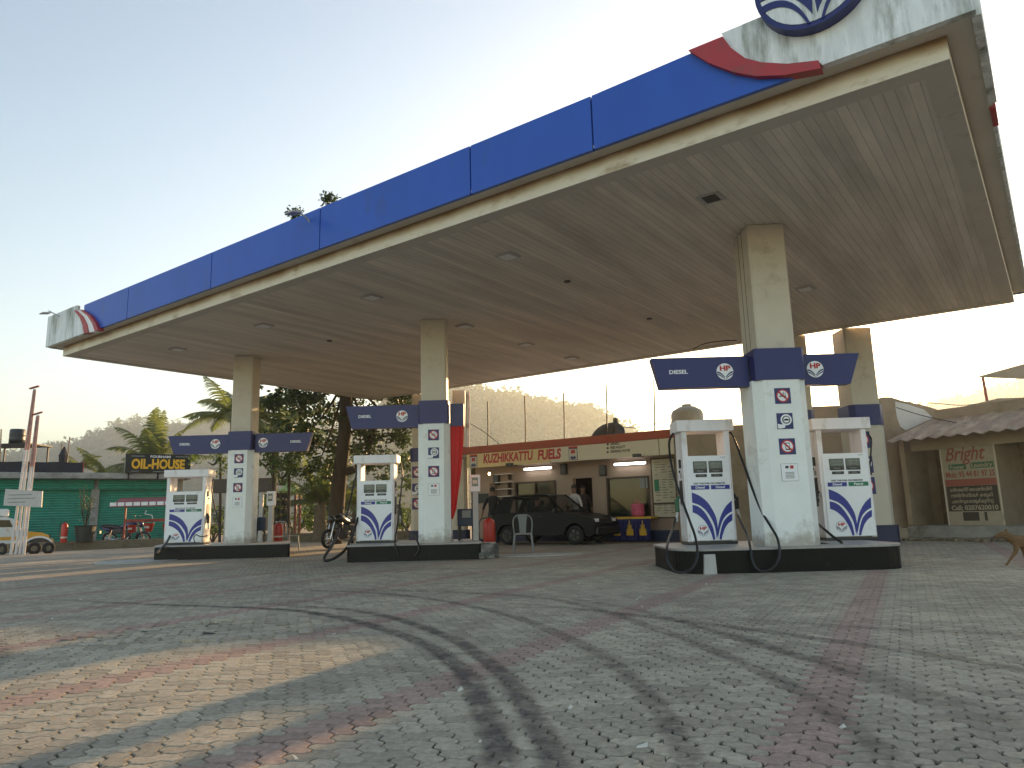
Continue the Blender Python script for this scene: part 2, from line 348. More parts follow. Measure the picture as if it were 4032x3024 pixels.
    def ell(s, c, r, n=12, m=8, M4=None):
        c = Vector(c); vs = []
        for i in range(m+1):
            ph = math.pi*i/m
            for k in range(n): t = 2*math.pi*k/n; vs.append(Vector((r[0]*math.sin(ph)*math.cos(t), r[1]*math.sin(ph)*math.sin(t), r[2]*math.cos(ph))))
        vs = [(M4 @ v if M4 else v)+c for v in vs]
        return s.add(vs, [(i*n+k, (i+1)*n+k, (i+1)*n+(k+1) % n, i*n+(k+1) % n) for i in range(m) for k in range(n)])
    def torus(s, c, Rr, r, axis='y', n=24, m=8, sq=1.0):
        vs = []
        for i in range(n):
            t = 2*math.pi*i/n
            for k in range(m):
                p = 2*math.pi*k/m; rr = Rr+r*math.cos(p); h = r*sq*math.sin(p)
                x, y, z = rr*math.cos(t), h, rr*math.sin(t)
                if axis == 'x': x, y = y, x
                if axis == 'z': y, z = z, y
                vs.append((c[0]+x, c[1]+y, c[2]+z))
        return s.add(vs, [(i*m+k, i*m+(k+1) % m, ((i+1) % n)*m+(k+1) % m, ((i+1) % n)*m+k) for i in range(n) for k in range(m)])
    def build(s, name, mats, parent=None, smooth=False, world=False):
        if isinstance(mats, str): mats = [mats]
        me = bpy.data.meshes.new(name)
        vs = s.v
        if world and parent is not None:
            inv = TM[parent.name].inverted(); vs = [tuple(inv @ Vector(v)) for v in vs]
        me.from_pydata([tuple(v) for v in vs], [], s.f)
        for m_ in mats: me.materials.append(M[m_])
        me.polygons.foreach_set('material_index', s.m)
        if smooth is True: me.polygons.foreach_set('use_smooth', [True]*len(s.f))
        elif any(s.sm): me.polygons.foreach_set('use_smooth', s.sm)
        bm = bmesh.new(); bm.from_mesh(me); bmesh.ops.recalc_face_normals(bm, faces=bm.faces); bm.to_mesh(me); bm.free()
        me.update()
        return link(name, me, parent)
TM = {}
def link(name, me, parent=None):
    o = bpy.data.objects.new(name, me); COL.objects.link(o)
    if parent is not None:
        o.parent = parent; TM[o.name] = TM[parent.name].copy()
    else: TM[o.name] = Matrix.Identity(4)
    return o
def tag(o, label=None, cat=None, group=None, kind=None):
    if label: o['label'] = label
    if cat: o['category'] = cat
    if group: o['group'] = group
    if kind: o['kind'] = kind
    return o
def thing(name, label, cat, loc=(0, 0, 0), rz=0, group=None):
    o = bpy.data.objects.new(name, None); COL.objects.link(o); o.empty_display_size = .2
    o.location = loc; o.rotation_euler = (0, 0, rz)
    TM[o.name] = Matrix.Translation(loc) @ Matrix.Rotation(rz, 4, 'Z')
    return tag(o, label, cat, group)
def dup(o, loc, rz=0, label=None, scale=None):
    c = o.copy(); COL.objects.link(c); c.location = loc; c.rotation_euler = (0, 0, rz)
    if scale: c.scale = (scale,)*3
    TM[c.name] = Matrix.Translation(loc) @ Matrix.Rotation(rz, 4, 'Z')
    if label: c['label'] = label
    def rec(a, b):
        for ch in [x for x in bpy.data.objects if x.parent == a]:
            d = ch.copy(); COL.objects.link(d); d.parent = b; rec(ch, d)
    rec(o, c); return c
def text_mesh(s, size, sx=1.0, bold=0.0, align='CENTER', extrude=.002, shear=0):
    cu = bpy.data.curves.new('t', 'FONT'); cu.body = s; cu.size = size; cu.align_x = align; cu.align_y = 'CENTER'
    cu.extrude = extrude; cu.offset = bold; cu.shear = shear; cu.resolution_u = 3
    o = bpy.data.objects.new('t', cu); COL.objects.link(o)
    dg = bpy.context.evaluated_depsgraph_get(); dg.update()
    me = bpy.data.meshes.new_from_object(o.evaluated_get(dg)); bpy.data.objects.remove(o); bpy.data.curves.remove(cu)
    vs = [(v.co.x*sx, v.co.y, v.co.z) for v in me.vertices]; fs = [list(p.vertices) for p in me.polygons]; bpy.data.meshes.remove(me)
    return vs, fs
def put_text(mb, s, c, size, sx=1, bold=0, y=0, align='CENTER', rot=0, shear=0):
    "text standing in the local XZ plane facing -y, centre c=(x,z)"
    vs, fs = text_mesh(s, size, sx, bold, align, shear=shear); ca, sa = math.cos(rot), math.sin(rot)
    mb.add([(c[0]+a*ca-b*sa, y-h, c[1]+a*sa+b*ca) for a, b, h in vs], fs); return mb
def catmull(pts, k=6):
    P = [Vector(p) for p in pts]; P = [P[0]*2-P[1]]+P+[P[-1]*2-P[-2]]; out = []
    for i in range(1, len(P)-2):
        for j in range(k):
            t = j/k; a, b, c, d = P[i-1:i+3]
            out.append(.5*((2*b)+(c-a)*t+(2*a-5*b+4*c-d)*t*t+(3*b-a-3*c+d)*t**3))
    out.append(P[-2]); return out
FR = lambda a, b, d: Vector((a, d, b))     # local x,z face
# ------------------------------------------------------------ ground
def sheet(name, x0, x1, y0, y1, z, m, div=1):
    b = MB(); nx = ny = div
    vs = [(x0+(x1-x0)*i/nx, y0+(y1-y0)*j/ny, z) for j in range(ny+1) for i in range(nx+1)]
    b.add(vs, [(j*(nx+1)+i, j*(nx+1)+i+1, (j+1)*(nx+1)+i+1, (j+1)*(nx+1)+i) for j in range(ny) for i in range(nx)])
    return b.build(name, m)
tag(sheet('ground', -1500, 1500, -300, 3000, -.06, 'soil', 20), kind='structure')
YN = 12.5
def pavers():
    ct, st = math.cos(TH), math.sin(TH)
    inreg = lambda x, y: (y > 1.7) & (y < YN) & (np.abs(x) < .80*y+1.3)
    rng = np.random.default_rng(3)
    I, J = np.meshgrid(np.arange(-260, 300), np.arange(-260, 300), indexing='ij')
    I = I.ravel(); J = J.ravel(); K = (I-J) % 4
    hor = K == 0; ver = K == 3
    zz = lambda s: np.interp(s % 1.0, [0, .25, .75, 1], [0, .15, -.15, 0])
    V = []; F = []; T = []; base = 0
    ss = np.array([0, .25, .75])
    o = []
    for x0, y0, dx, dy, n in ((0, 0, 1, 0, 2), (2, 0, 0, 1, 1), (2, 1, -1, 0, 2), (0, 1, 0, -1, 1)):
        for u in range(n):
            for s_ in ss: o.append((x0+dx*(u+s_), y0+dy*(u+s_), dx != 0))
    OH = np.array([(a, b) for a, b, c in o], float); EH = np.array([c for a, b, c in o])
    for horiz, sel in ((True, hor), (False, ver)):
        i = I[sel]; j = J[sel]
        O = OH if horiz else OH[:, ::-1]; E = EH if horiz else ~EH
        u = i[:, None]+O[None, :, 0]; v = j[:, None]+O[None, :, 1]
        du = np.where(E[None, :], 0, zz(v)); dv = np.where(E[None, :], zz(u), 0)
        u2 = u+du; v2 = v+dv
        cu = i+(1 if horiz else .5); cv = j+(.5 if horiz else 1)
        cx = (cu*ct-cv*st)*PA; cy = (cu*st+cv*ct)*PA
        keep = inreg(cx, cy)
        u2, v2, cu, cv, cx, cy, i, j = [q[keep] for q in (u2, v2, cu, cv, cx, cy, i, j)]
        hx, hy = (1, .5) if horiz else (.5, 1)
        g = .036+rng.random(len(cu))*.032
        rot = rng.normal(0, .012, len(cu)); off = rng.normal(0, .018, (len(cu), 2))
        def ring(inset):
            a = (u2-cu[:, None])*(1-(g+inset)[:, None]/hx); b = (v2-cv[:, None])*(1-(g+inset)[:, None]/hy)
            a, b = a-b*rot[:, None], b+a*rot[:, None]
            uu = cu[:, None]+a+off[:, 0:1]; vv = cv[:, None]+b+off[:, 1:2]
            return (uu*ct-vv*st)*PA, (uu*st+vv*ct)*PA
        x0, y0 = ring(np.zeros(len(cu))); x1, y1 = ring(np.full(len(cu), .022))
        ht = rng.normal(0, .0006, len(cu)); ax = rng.normal(0, .006, len(cu)); ay = rng.normal(0, .006, len(cu))
        # a patch that has sunk and broken
        q = ((cx+2.6)/1.0)**2+((cy-6.3)/.55)**2
        ht = ht-np.where(q < 1, .010*(1-q), 0)+np.where((q > .55) & (q < 1.2), rng.normal(.004, .007, len(cu)), 0)
        ax = ax+np.where((q > .4) & (q < 1.25), rng.normal(0, .07, len(cu)), 0)
        zt = ht[:, None]+(x1-cx[:, None])*ax[:, None]+(y1-cy[:, None])*ay[:, None]
        n = len(cu)
        top = np.stack([x1, y1, zt], -1); bot = np.stack([x0, y0, zt-.0035], -1); low = np.stack([x0, y0, zt*0-.014], -1)
        V.append(np.concatenate([top, bot, low], 1).reshape(-1, 3))
        kk = (i-j) if horiz else (i-j)
        ph = (kk-K_OFF) % PER
        red = ((ph >= 0) & (ph <= 3)).astype(float)
        red = np.where(rng.random(n) < .03, 1-red, red)*(.75+.25*rng.random(n)) if False else red
        tint = np.zeros((n, 54, 4)); tint[:, :, 0] = rng.random(n)[:, None]; tint[:, :, 1] = red[:, None]; tint[:, :, 3] = 1
        T.append(tint.reshape(-1, 4))
        F.append(n)
    V = np.concatenate(V); T = np.concatenate(T); N = sum(F)
    me = bpy.data.meshes.new('paving_blocks'); me.vertices.add(len(V)); me.vertices.foreach_set('co', V.ravel())
    r = np.arange(18); r2 = np.roll(r, -1)
    quads = np.concatenate([np.stack([r, 18+r, 18+r2, r2], 1), np.stack([18+r, 36+r, 36+r2, 18+r2], 1)])
    loops = np.concatenate([r, quads.ravel()]); per = len(loops)
    al = (np.arange(N)[:, None]*54+loops[None, :]).ravel()
    sizes = np.tile(np.concatenate([[18], np.full(36, 4)]), N); starts = np.concatenate([[0], np.cumsum(sizes)[:-1]])
    me.loops.add(len(al)); me.loops.foreach_set('vertex_index', al.astype(np.int32))
    me.polygons.add(len(sizes)); me.polygons.foreach_set('loop_start', starts.astype(np.int32))
    me.update(calc_edges=True)
    a = me.attributes.new('tint', 'FLOAT_COLOR', 'POINT'); a.data.foreach_set('color', T.ravel().astype(np.float32))
    me.polygons.foreach_set('use_smooth', np.zeros(len(sizes), bool)); me.materials.append(M['pavers']); me.validate()
    bm = bmesh.new(); bm.from_mesh(me); bm.faces.ensure_lookup_table()
    if bm.faces[0].normal.z < 0: bmesh.ops.reverse_faces(bm, faces=bm.faces[:])
    bm.to_mesh(me); bm.free()
    return me
pv = link('forecourt_paving', pavers()); tag(pv, kind='structure')
jd = sheet('paving_bed', -14, 14, -2, YN+.1, -.011, 'joint_dirt'); tag(jd, kind='structure')
# far part of the same paving, plus strips beside the near field
b = MB(); X = lambda y: .80*y+1.3
b.add([(-60, YN, -.002), (60, YN, -.002), (60, 45, -.002), (-60, 45, -.002)], [(0, 1, 2, 3)])
b.add([(-60, -6, -.003), (-X(1.7), 1.7, -.003), (-X(YN), YN, -.003), (-60, YN, -.003)], [(0, 1, 2, 3)])
b.add([(60, -6, -.003), (X(1.7), 1.7, -.003), (X(YN), YN, -.003), (60, YN, -.003)], [(0, 1, 2, 3)])
b.add([(-60, -6, -.003), (60, -6, -.003), (X(1.7), 1.7, -.003), (-X(1.7), 1.7, -.003)], [(0, 1, 2, 3)])
tag(b.build('forecourt_paving_beyond', 'pavers_far'), kind='structure')
# tyre marks
def tyre_mat():
    m = mat('tyre_mark', (.06, .06, .062), .6, var=.2); t = m.node_tree; L = t.links; N = t.nodes.new; bb = t.nodes['Principled BSDF']
    tc = N('ShaderNodeTexCoord'); uv = N('ShaderNodeUVMap'); uv.uv_map = 'uv'
    sx = N('ShaderNodeSeparateXYZ'); L.new(uv.outputs[0], sx.inputs[0])
    n = N('ShaderNodeTexNoise'); n.inputs['Scale'].default_value = 7; n.inputs['Detail'].default_value = 8; n.inputs['Roughness'].default_value = .75; L.new(tc.outputs['Object'], n.inputs['Vector'])
    r1 = N('ShaderNodeValToRGB'); r1.color_ramp.elements[0].position = .32; r1.color_ramp.elements[1].position = .68; L.new(n.outputs['Fac'], r1.inputs[0])
    # soft edges across u, fading ends along v
    e = N('ShaderNodeValToRGB'); e.color_ramp.interpolation = 'EASE'; els = e.color_ramp.elements; els[0].position = 0; els[0].color = (0, 0, 0, 1); els[1].position = 1; els[1].color = (0, 0, 0, 1)
    for p in (.35, .65): q = els.new(p); q.color = (1, 1, 1, 1)
    L.new(sx.outputs['X'], e.inputs[0])
    f = N('ShaderNodeMath'); f.operation = 'MULTIPLY'; L.new(r1.outputs[0], f.inputs[0]); L.new(e.outputs[0], f.inputs[1])
    g = N('ShaderNodeMath'); g.operation = 'MULTIPLY'; L.new(f.outputs[0], g.inputs[0]); L.new(sx.outputs['Y'], g.inputs[1])
    L.new(g.outputs[0], bb.inputs['Alpha'])
tyre_mat()
def ribbon(pts, wd, strength=.8):
    P = catmull([(*p, 0) for p in pts], 8); n = len(P); vs = []; uvs = []
    for i, p in enumerate(P):
        t = (P[min(i+1, n-1)]-P[max(i-1, 0)]).normalized(); s_ = Vector((-t.y, t.x, 0))
        fade = min(1, i/10, (n-1-i)/10)*strength*.72
        vs += [p-s_*wd/2, p+s_*wd/2]; uvs += [(0, fade), (1, fade)]
    me = bpy.data.meshes.new('tyre_mark'); me.from_pydata([(v.x, v.y, .0035+.0002*len([1 for o in bpy.data.objects if o.name.startswith('tyre_mark')])) for v in vs], [], [(2*i, 2*i+1, 2*i+3, 2*i+2) for i in range(n-1)])
    ul = me.uv_layers.new(name='uv')
    for l in me.loops: ul.data[l.index].uv = uvs[l.vertex_index]
    me.materials.append(M['tyre_mark']); o = link('tyre_mark', me); tag(o, kind='structure')
for pts, wd, s_ in [
    ([(-.05, 2.0), (-.07, 2.79), (-.15, 3.45), (-.37, 4.58), (-.93, 5.86), (-2.2, 7.48), (-4.29, 8.5), (-6.75, 9.77)], .19, 1.25),
    ([(.12, 2.0), (.12, 2.78), (.05, 3.43), (-.12, 4.42), (-.60, 5.82), (-1.6, 7.37), (-3.6, 8.7)], .17, 1.1),
    ([(.6, 2.0), (.6, 2.74), (.63, 3.79), (.46, 5.07), (-.08, 6.75), (-1.14, 8.46), (-2.44, 9.44), (-4.47, 10.07)], .16, .8),
    ([(3.6, 2.6), (2.9, 3.7), (2.44, 4.6), (1.41, 6.06), (.53, 7.1), (-.5, 8.0)], .2, .8),
    ([(1.25, 1.9), (1.31, 2.69), (1.36, 3.9), (1.19, 5.14), (.77, 6.89), (.16, 8.16), (-1.23, 9.14), (-4, 10.4)], .17, .75),
    ([(1.9, 2.6), (1.8, 3.9), (1.45, 5.6), (.9, 7.3), (-.2, 9.0)], .16, .7),
    ([(4.4, 4.3), (3.4, 5.1), (2.4, 5.7), (1.3, 6.7)], .2, .7),
    ([(-2.9, 3.3), (-3.2, 4.4), (-3.9, 5.7), (-5.2, 7.0)], .2, .6),
    ([(1.9, 2.1), (2.0, 3.2), (1.7, 4.8), (1.2, 6.2)], .22, .6)]:
    ribbon(pts, wd, s_)
# cement patches
for (px, py, sx_, sy_) in ((2090, 2186, 1.1, .5), (520, 2212, .9, .9)):
    p = gz(px, py); bb = MB(); pl = [(p.x+sx_*math.cos(a)*(1+.15*math.sin(3*a)), p.y+sy_*math.sin(a)) for a in [i*math.pi/8 for i in range(16)]]
    bb.prism(pl, lambda a, b_, d: Vector((a, b_, d)), -.002, .012); tag(bb.build('cement_patch', 'cement_pale'), kind='structure')
rng = random.Random(12); m = MB()
for k in range(46):
    y_ = rng.uniform(2.6, 12); x_ = rng.uniform(-.65, .65)*y_; q = Vector((x_, y_, .004)); a_ = rng.uniform(0, 6.3); s_ = rng.uniform(.006, .02)
    d1_ = Vector((math.cos(a_), math.sin(a_), .1))*s_; d2_ = Vector((-math.sin(a_), math.cos(a_), .15))*s_*.5
    m.add([q-d1_-d2_, q+d1_-d2_, q+d1_*1.2+d2_+Vector((0, 0, s_*.5)), q-d1_+d2_], [(0, 1, 2, 3)])
tag(m.build('litter', 'paper'), 'tiny pale leaves and paper scraps scattered over the paving', 'litter', kind='stuff')
# ------------------------------------------------------------ canopy
ZS, ZU, ZT = 5.24, 5.50, 6.22
SC = [gz(247, 1403, ZS), gz(3740, 231, ZS), gz(3995, 1191, ZS), gz(1471, 1576, ZS)]   # FL FR BR BL
SC = [Vector((p.x, p.y, 0)) for p in SC]
can = thing('fuel_canopy', 'large flat fuel canopy with blue and stained white fascia over the pumps', 'canopy', (SC[0].x, SC[0].y, 0), math.atan2(SC[1].y-SC[0].y, SC[1].x-SC[0].x))
CI = TM[can.name].inverted(); Q = [CI @ p for p in SC]
def offs(poly, o):
    n = len(poly); out = []
    for i in range(n):
        a, b_, c = poly[i-1], poly[i], poly[(i+1) % n]
        d1 = (b_-a).normalized(); d2 = (c-b_).normalized(); n1 = Vector((d1.y, -d1.x, 0)); n2 = Vector((d2.y, -d2.x, 0))
        bis = (n1+n2).normalized(); out.append(b_+bis*(o/bis.dot(n1)))
    return out
def ringwall(mb, inner, outer, z0, z1):
    n = 4
    for i in range(n):
        j = (i+1) % n
        vs = [Vector((p.x, p.y, z)) for z in (z0, z1) for p in (inner[i], outer[i], outer[j], inner[j])]
        mb.add(vs, [(0, 1, 2, 3), (4, 7, 6, 5), (1, 5, 6, 2), (0, 3, 7, 4)])
Qi = offs(Q, -.25)
m = MB(); m.add([Vector((p.x, p.y, ZS+.02)) for p in Qi]+[Vector((p.x, p.y, ZS+.06)) for p in Qi], [(0, 1, 2, 3), (4, 7, 6, 5), (0, 4, 5, 1), (1, 5, 6, 2), (2, 6, 7, 3), (3, 7, 4, 0)])
m.build('soffit', 'soffit_slats', can)
m = MB(); ringwall(m, Qi, offs(Q, -.002), ZS, ZS+.03); m.build('soffit_border', 'soffit_edge', can)
m = MB(); ringwall(m, offs(Q, -.03), Q, ZS+.003, ZU+.03); m.build('lower_fascia', 'lower_band', can)
Qo = offs(Q, .27)
m = MB(); ringwall(m, offs(Q, .002), Qo, ZU, ZU+.04); m.build('fascia_underside', 'soffit_edge', can)
m = MB(); m.add([Vector((p.x, p.y, ZU+.3)) for p in Q]+[Vector((p.x, p.y, ZU+.34)) for p in Q], [(0, 1, 2, 3), (4, 7, 6, 5), (0, 4, 5, 1), (1, 5, 6, 2), (2, 6, 7, 3), (3, 7, 4, 0)]); m.build('roof_deck', 'concrete', can)
# front fascia plane (local)
Fw = Wall((TM[can.name] @ Qo[0]).xy, math.degrees(math.atan2(SC[1].y-SC[0].y, SC[1].x-SC[0].x)))
FL = (Qo[1]-Qo[0]).length
fd = (Qo[1]-Qo[0]).normalized(); fn = Vector((-fd.y, fd.x, 0))
fpt = lambda s_, z, d: Qo[0]+fd*s_+fn*d+Vector((0, 0, z))
hs = lambda px, py: Fw.hit(px, py)
seams = [hs(330, 1260)[0]]+[hs(x, y)[0] for x, y in ((506, 1200), (835, 1080), (1263, 920), (1856, 700), (2335, 500))]+[hs(3225, 290)[0]]
SEAM = seams
print('FASCIA', [round(s_, 2) for s_ in seams], [tuple(round(v, 2) for v in hs(*p)) for p in ((199, 1250), (1856, 598), (2335, 397), (3854, 35), (2862, 150))])
ztop = lambda s_: ZT
for i in range(len(seams)-1):
    a, c = seams[i]+.012, seams[i+1]-.012
    m = MB()
    if i < len(seams)-2:
        m.prism([(a, ZU-.03), (c, ZU-.03), (c, ZT), (a, ZT)], fpt, -.02, .04)
    else:
        top = [hs(2725, 212), hs(2800, 262), hs(2900, 300), hs(2990, 316), hs(3100, 312), hs(3225, 292)]
        pts = [(a, ZU-.03), (c, ZU-.03)]+[(x, max(z, ZU+.0)) for x, z in top[::-1]]+[(a, ZT)]
        m.prism(pts, fpt, -.02, .04)
    m.build('fascia_panel', 'blue_panel', can)
# seam covers behind the panels
m = MB(); m.prism([(seams[0], ZU), (seams[-1]-1.5, ZU), (seams[-1]-1.5, ZT-.01), (seams[0], ZT-.01)], fpt, .05, .09); m.build('fascia_backing', 'soffit_edge', can)
sw_lo = [hs(*p) for p in ((2723, 214), (2800, 262), (2900, 300), (2990, 316), (3100, 312), (3240, 286))]
sw_hi = [hs(*p) for p in ((2857, 160), (2890, 205), (2945, 245), (3010, 262), (3110, 268), (3232, 255))]
m = MB(); m.strip(sw_lo, sw_hi, fpt, -.10, .04); m.build('red_swoosh', 'red_metal', can)
wt = [hs(2846, 140), hs(3060, 62)]; zt = wt[0][1]; ZW = max(zt, ZT+.05)
wp_ = [(x, z) for x, z in sw_hi]
m = MB()
poly = [(wt[0][0], ZW)]+wp_+[(wp_[-1][0]+.02, ZU-.03), (FL, ZU-.03), (FL, ZW)]
m.prism(poly, fpt, -.05, .04); m.build('stained_end_panel', 'stained_white', can)
# left end
sl_a = [hs(*p) for p in ((308, 1226), (330, 1252), (342, 1282), (347, 1316))]
sl_b = [hs(*p) for p in ((338, 1222), (372, 1245), (393, 1275), (404, 1302))]
mid = lambda P, Q_, t: [(p[0]*(1-t)+q[0]*t, p[1]*(1-t)+q[1]*t) for p, q in zip(P, Q_)]
m = MB(); m.strip(sl_a, mid(sl_a, sl_b, .33), fpt, -.10, .04); m.strip(mid(sl_a, sl_b, .75), sl_b, fpt, -.10, .04); m.mat(1); m.strip(mid(sl_a, sl_b, .33), mid(sl_a, sl_b, .75), fpt, -.08, .04); m.build('red_swoosh', ['red_metal', 'pale_white'], can)
m = MB(); m.prism([(0, ZU-.03), (sl_a[-1][0], ZU-.03)]+[(x, z) for x, z in sl_a[::-1]]+[(sl_a[0][0], ZT+.06), (0, ZT+.06)], fpt, -.05, .04); m.build('stained_end_panel', 'stained_white', can)
# side and back fascias
def side(i, j, name, segs):
    A, B = Qo[i], Qo[j]; d = (B-A).normalized(); n = Vector((-d.y, d.x, 0)); Lg = (B-A).length
    f = lambda s_, z, dd: A+d*s_+n*dd+Vector((0, 0, z))
    for t0, t1, zt_, pr, mt in segs:
        m = MB(); m.prism([(t0*Lg+.01, ZU-.03), (t1*Lg-.01, ZU-.03), (t1*Lg-.01, zt_), (t0*Lg+.01, zt_)], f, -pr, .04); m.build(name, mt, can)
side(1, 2, 'side_fascia', [(.004, .17, ZT, .04, 'stained_white'), (.18, .225, ZU+.30, .02, 'red_metal'), (.225, .45, ZT, .0, 'stained_white'), (.45, .72, ZT, .0, 'stained_white'), (.72, 1, ZT, .0, 'stained_white')])
side(3, 0, 'side_fascia', [(0, .3, ZT, 0, 'stained_white'), (.3, .65, ZT, 0, 'stained_white'), (.65, .996, ZT+.06, .05, 'stained_white')])
side(2, 3, 'back_fascia', [(0, .33, ZT, 0, 'blue_panel'), (.33, .66, ZT, 0, 'blue_panel'), (.66, 1, ZT, 0, 'blue_panel')])
# emblem (leaf and letters) shared builder: centre (x,z), facing -y in frame fn3(a,b,depth)
def arcpts(p0, p1, p2, n=8):
    return [((1-t)**2*p0[0]+2*t*(1-t)*p1[0]+t*t*p2[0], (1-t)**2*p0[1]+2*t*(1-t)*p1[1]+t*t*p2[1]) for t in [i/n for i in range(n+1)]]
def circle(cx, cz, r, n=28): return [(cx+r*math.cos(2*math.pi*i/n), cz+r*math.sin(2*math.pi*i/n)) for i in range(n)]
def emblem(mb, cx, cz, r, f3, d, letters=True, th=.003, mw=0, mn=1, mr=2):
    mb.mat(mn).prism(circle(cx, cz, r), f3, d, d-th)
    mb.mat(mw).prism(circle(cx, cz, r*.95), f3, d-th*1.2, d-th*2.2)
    for sgn in (-1, 1):
        P = lambda L: [(cx+sgn*x*r, cz+z*r) for x, z in L]
        for A, B in (
            (arcpts((.88, .02), (.45, -.02), (.05, -.62)), arcpts((.93, -.14), (.52, -.16), (.07, -.72))),
            (arcpts((.93, -.24), (.55, -.26), (.07, -.80)), arcpts((.90, -.34), (.58, -.44), (.05, -.88)))):
            mb.mat(mn).strip(P(A), P(B), f3, d-th*2.4, d-th*3.4)
    if letters:
        vs, fs = text_mesh('HP', r*.78, 1.25, r*.035)
        mb.mat(mr).add([f3(cx+a, cz+r*.36+b_, d-th*2.6-h) for a, b_, h in vs], fs)
ec = hs(3212, -60)
m = MB(); f3 = fpt
m.mat(1).prism(circle(ec[0], ec[1], .60, 40), f3, -.05, -.20)
m.mat(0).prism(circle(ec[0], ec[1], .545, 40), f3, -.201, -.206)
for sgn in (-1, 1):
    P = lambda L: [(ec[0]+sgn*x*.6, ec[1]+z*.6) for x, z in L]
    m.mat(1).strip(P(arcpts((.86, .14), (.30, .10), (.02, -.50), 12)), P(arcpts((.90, -.14), (.36, -.06), (.04, -.78), 12)), f3, -.207, -.215)
    m.mat(1).strip(P(arcpts((.88, -.24), (.34, -.12), (.09, -.93), 12)), P(arcpts((.85, -.38), (.38, -.28), (.14, -.93), 12)), f3, -.207, -.215)
vs, fs = text_mesh('HP', .5, 1.2, .02); m.mat(2).add([f3(ec[0]+a, ec[1]+.24+b_, -.21-h) for a, b_, h in vs], fs)
m.build('round_emblem', ['stained_white', 'navy', 'red_ink'], can)
# soffit fittings
def fitting(px, py, kind):
    p = CI @ gz(px, py, ZS+.02)
    m = MB()
    if kind == 'hole':
        m.mat(0).box(p.x-.16, p.x+.16, p.y-.16, p.y+.16, ZS+.004, ZS+.018); m.mat(1).box(p.x-.10, p.x+.10, p.y-.12, p.y+.12, ZS-.002, ZS+.003)
    elif kind == 'light':
        m.mat(0).box(p.x-.16, p.x+.16, p.y-.16, p.y+.16, ZS-.012, ZS+.018, taper=0); m.mat(2).box(p.x-.12, p.x+.12, p.y-.12, p.y+.12, ZS-.018, ZS-.013)
    else:
        m.mat(1).lathe([(.06, 0), (.07, .02)], (p.x, p.y, ZS-.002), 12)
    m.build({'hole': 'broken_light_recess', 'light': 'canopy_light', 'vent': 'vent_hole'}[kind], ['grey_post', 'bezel', 'pale_white'], can)
for x, y, k in ((2800, 778, 'hole'), (1999, 1006, 'light'), (1463, 1168, 'light'), (3170, 1134, 'light'), (2072, 1354, 'light'), (2250, 1408, 'light'), (1040, 1280, 'light'), (700, 1373, 'light'), (1830, 1282, 'light'),
                (2234, 1107, 'vent'), (1297, 1341, 'vent'), (2557, 1254, 'vent')): fitting(x, y, k)
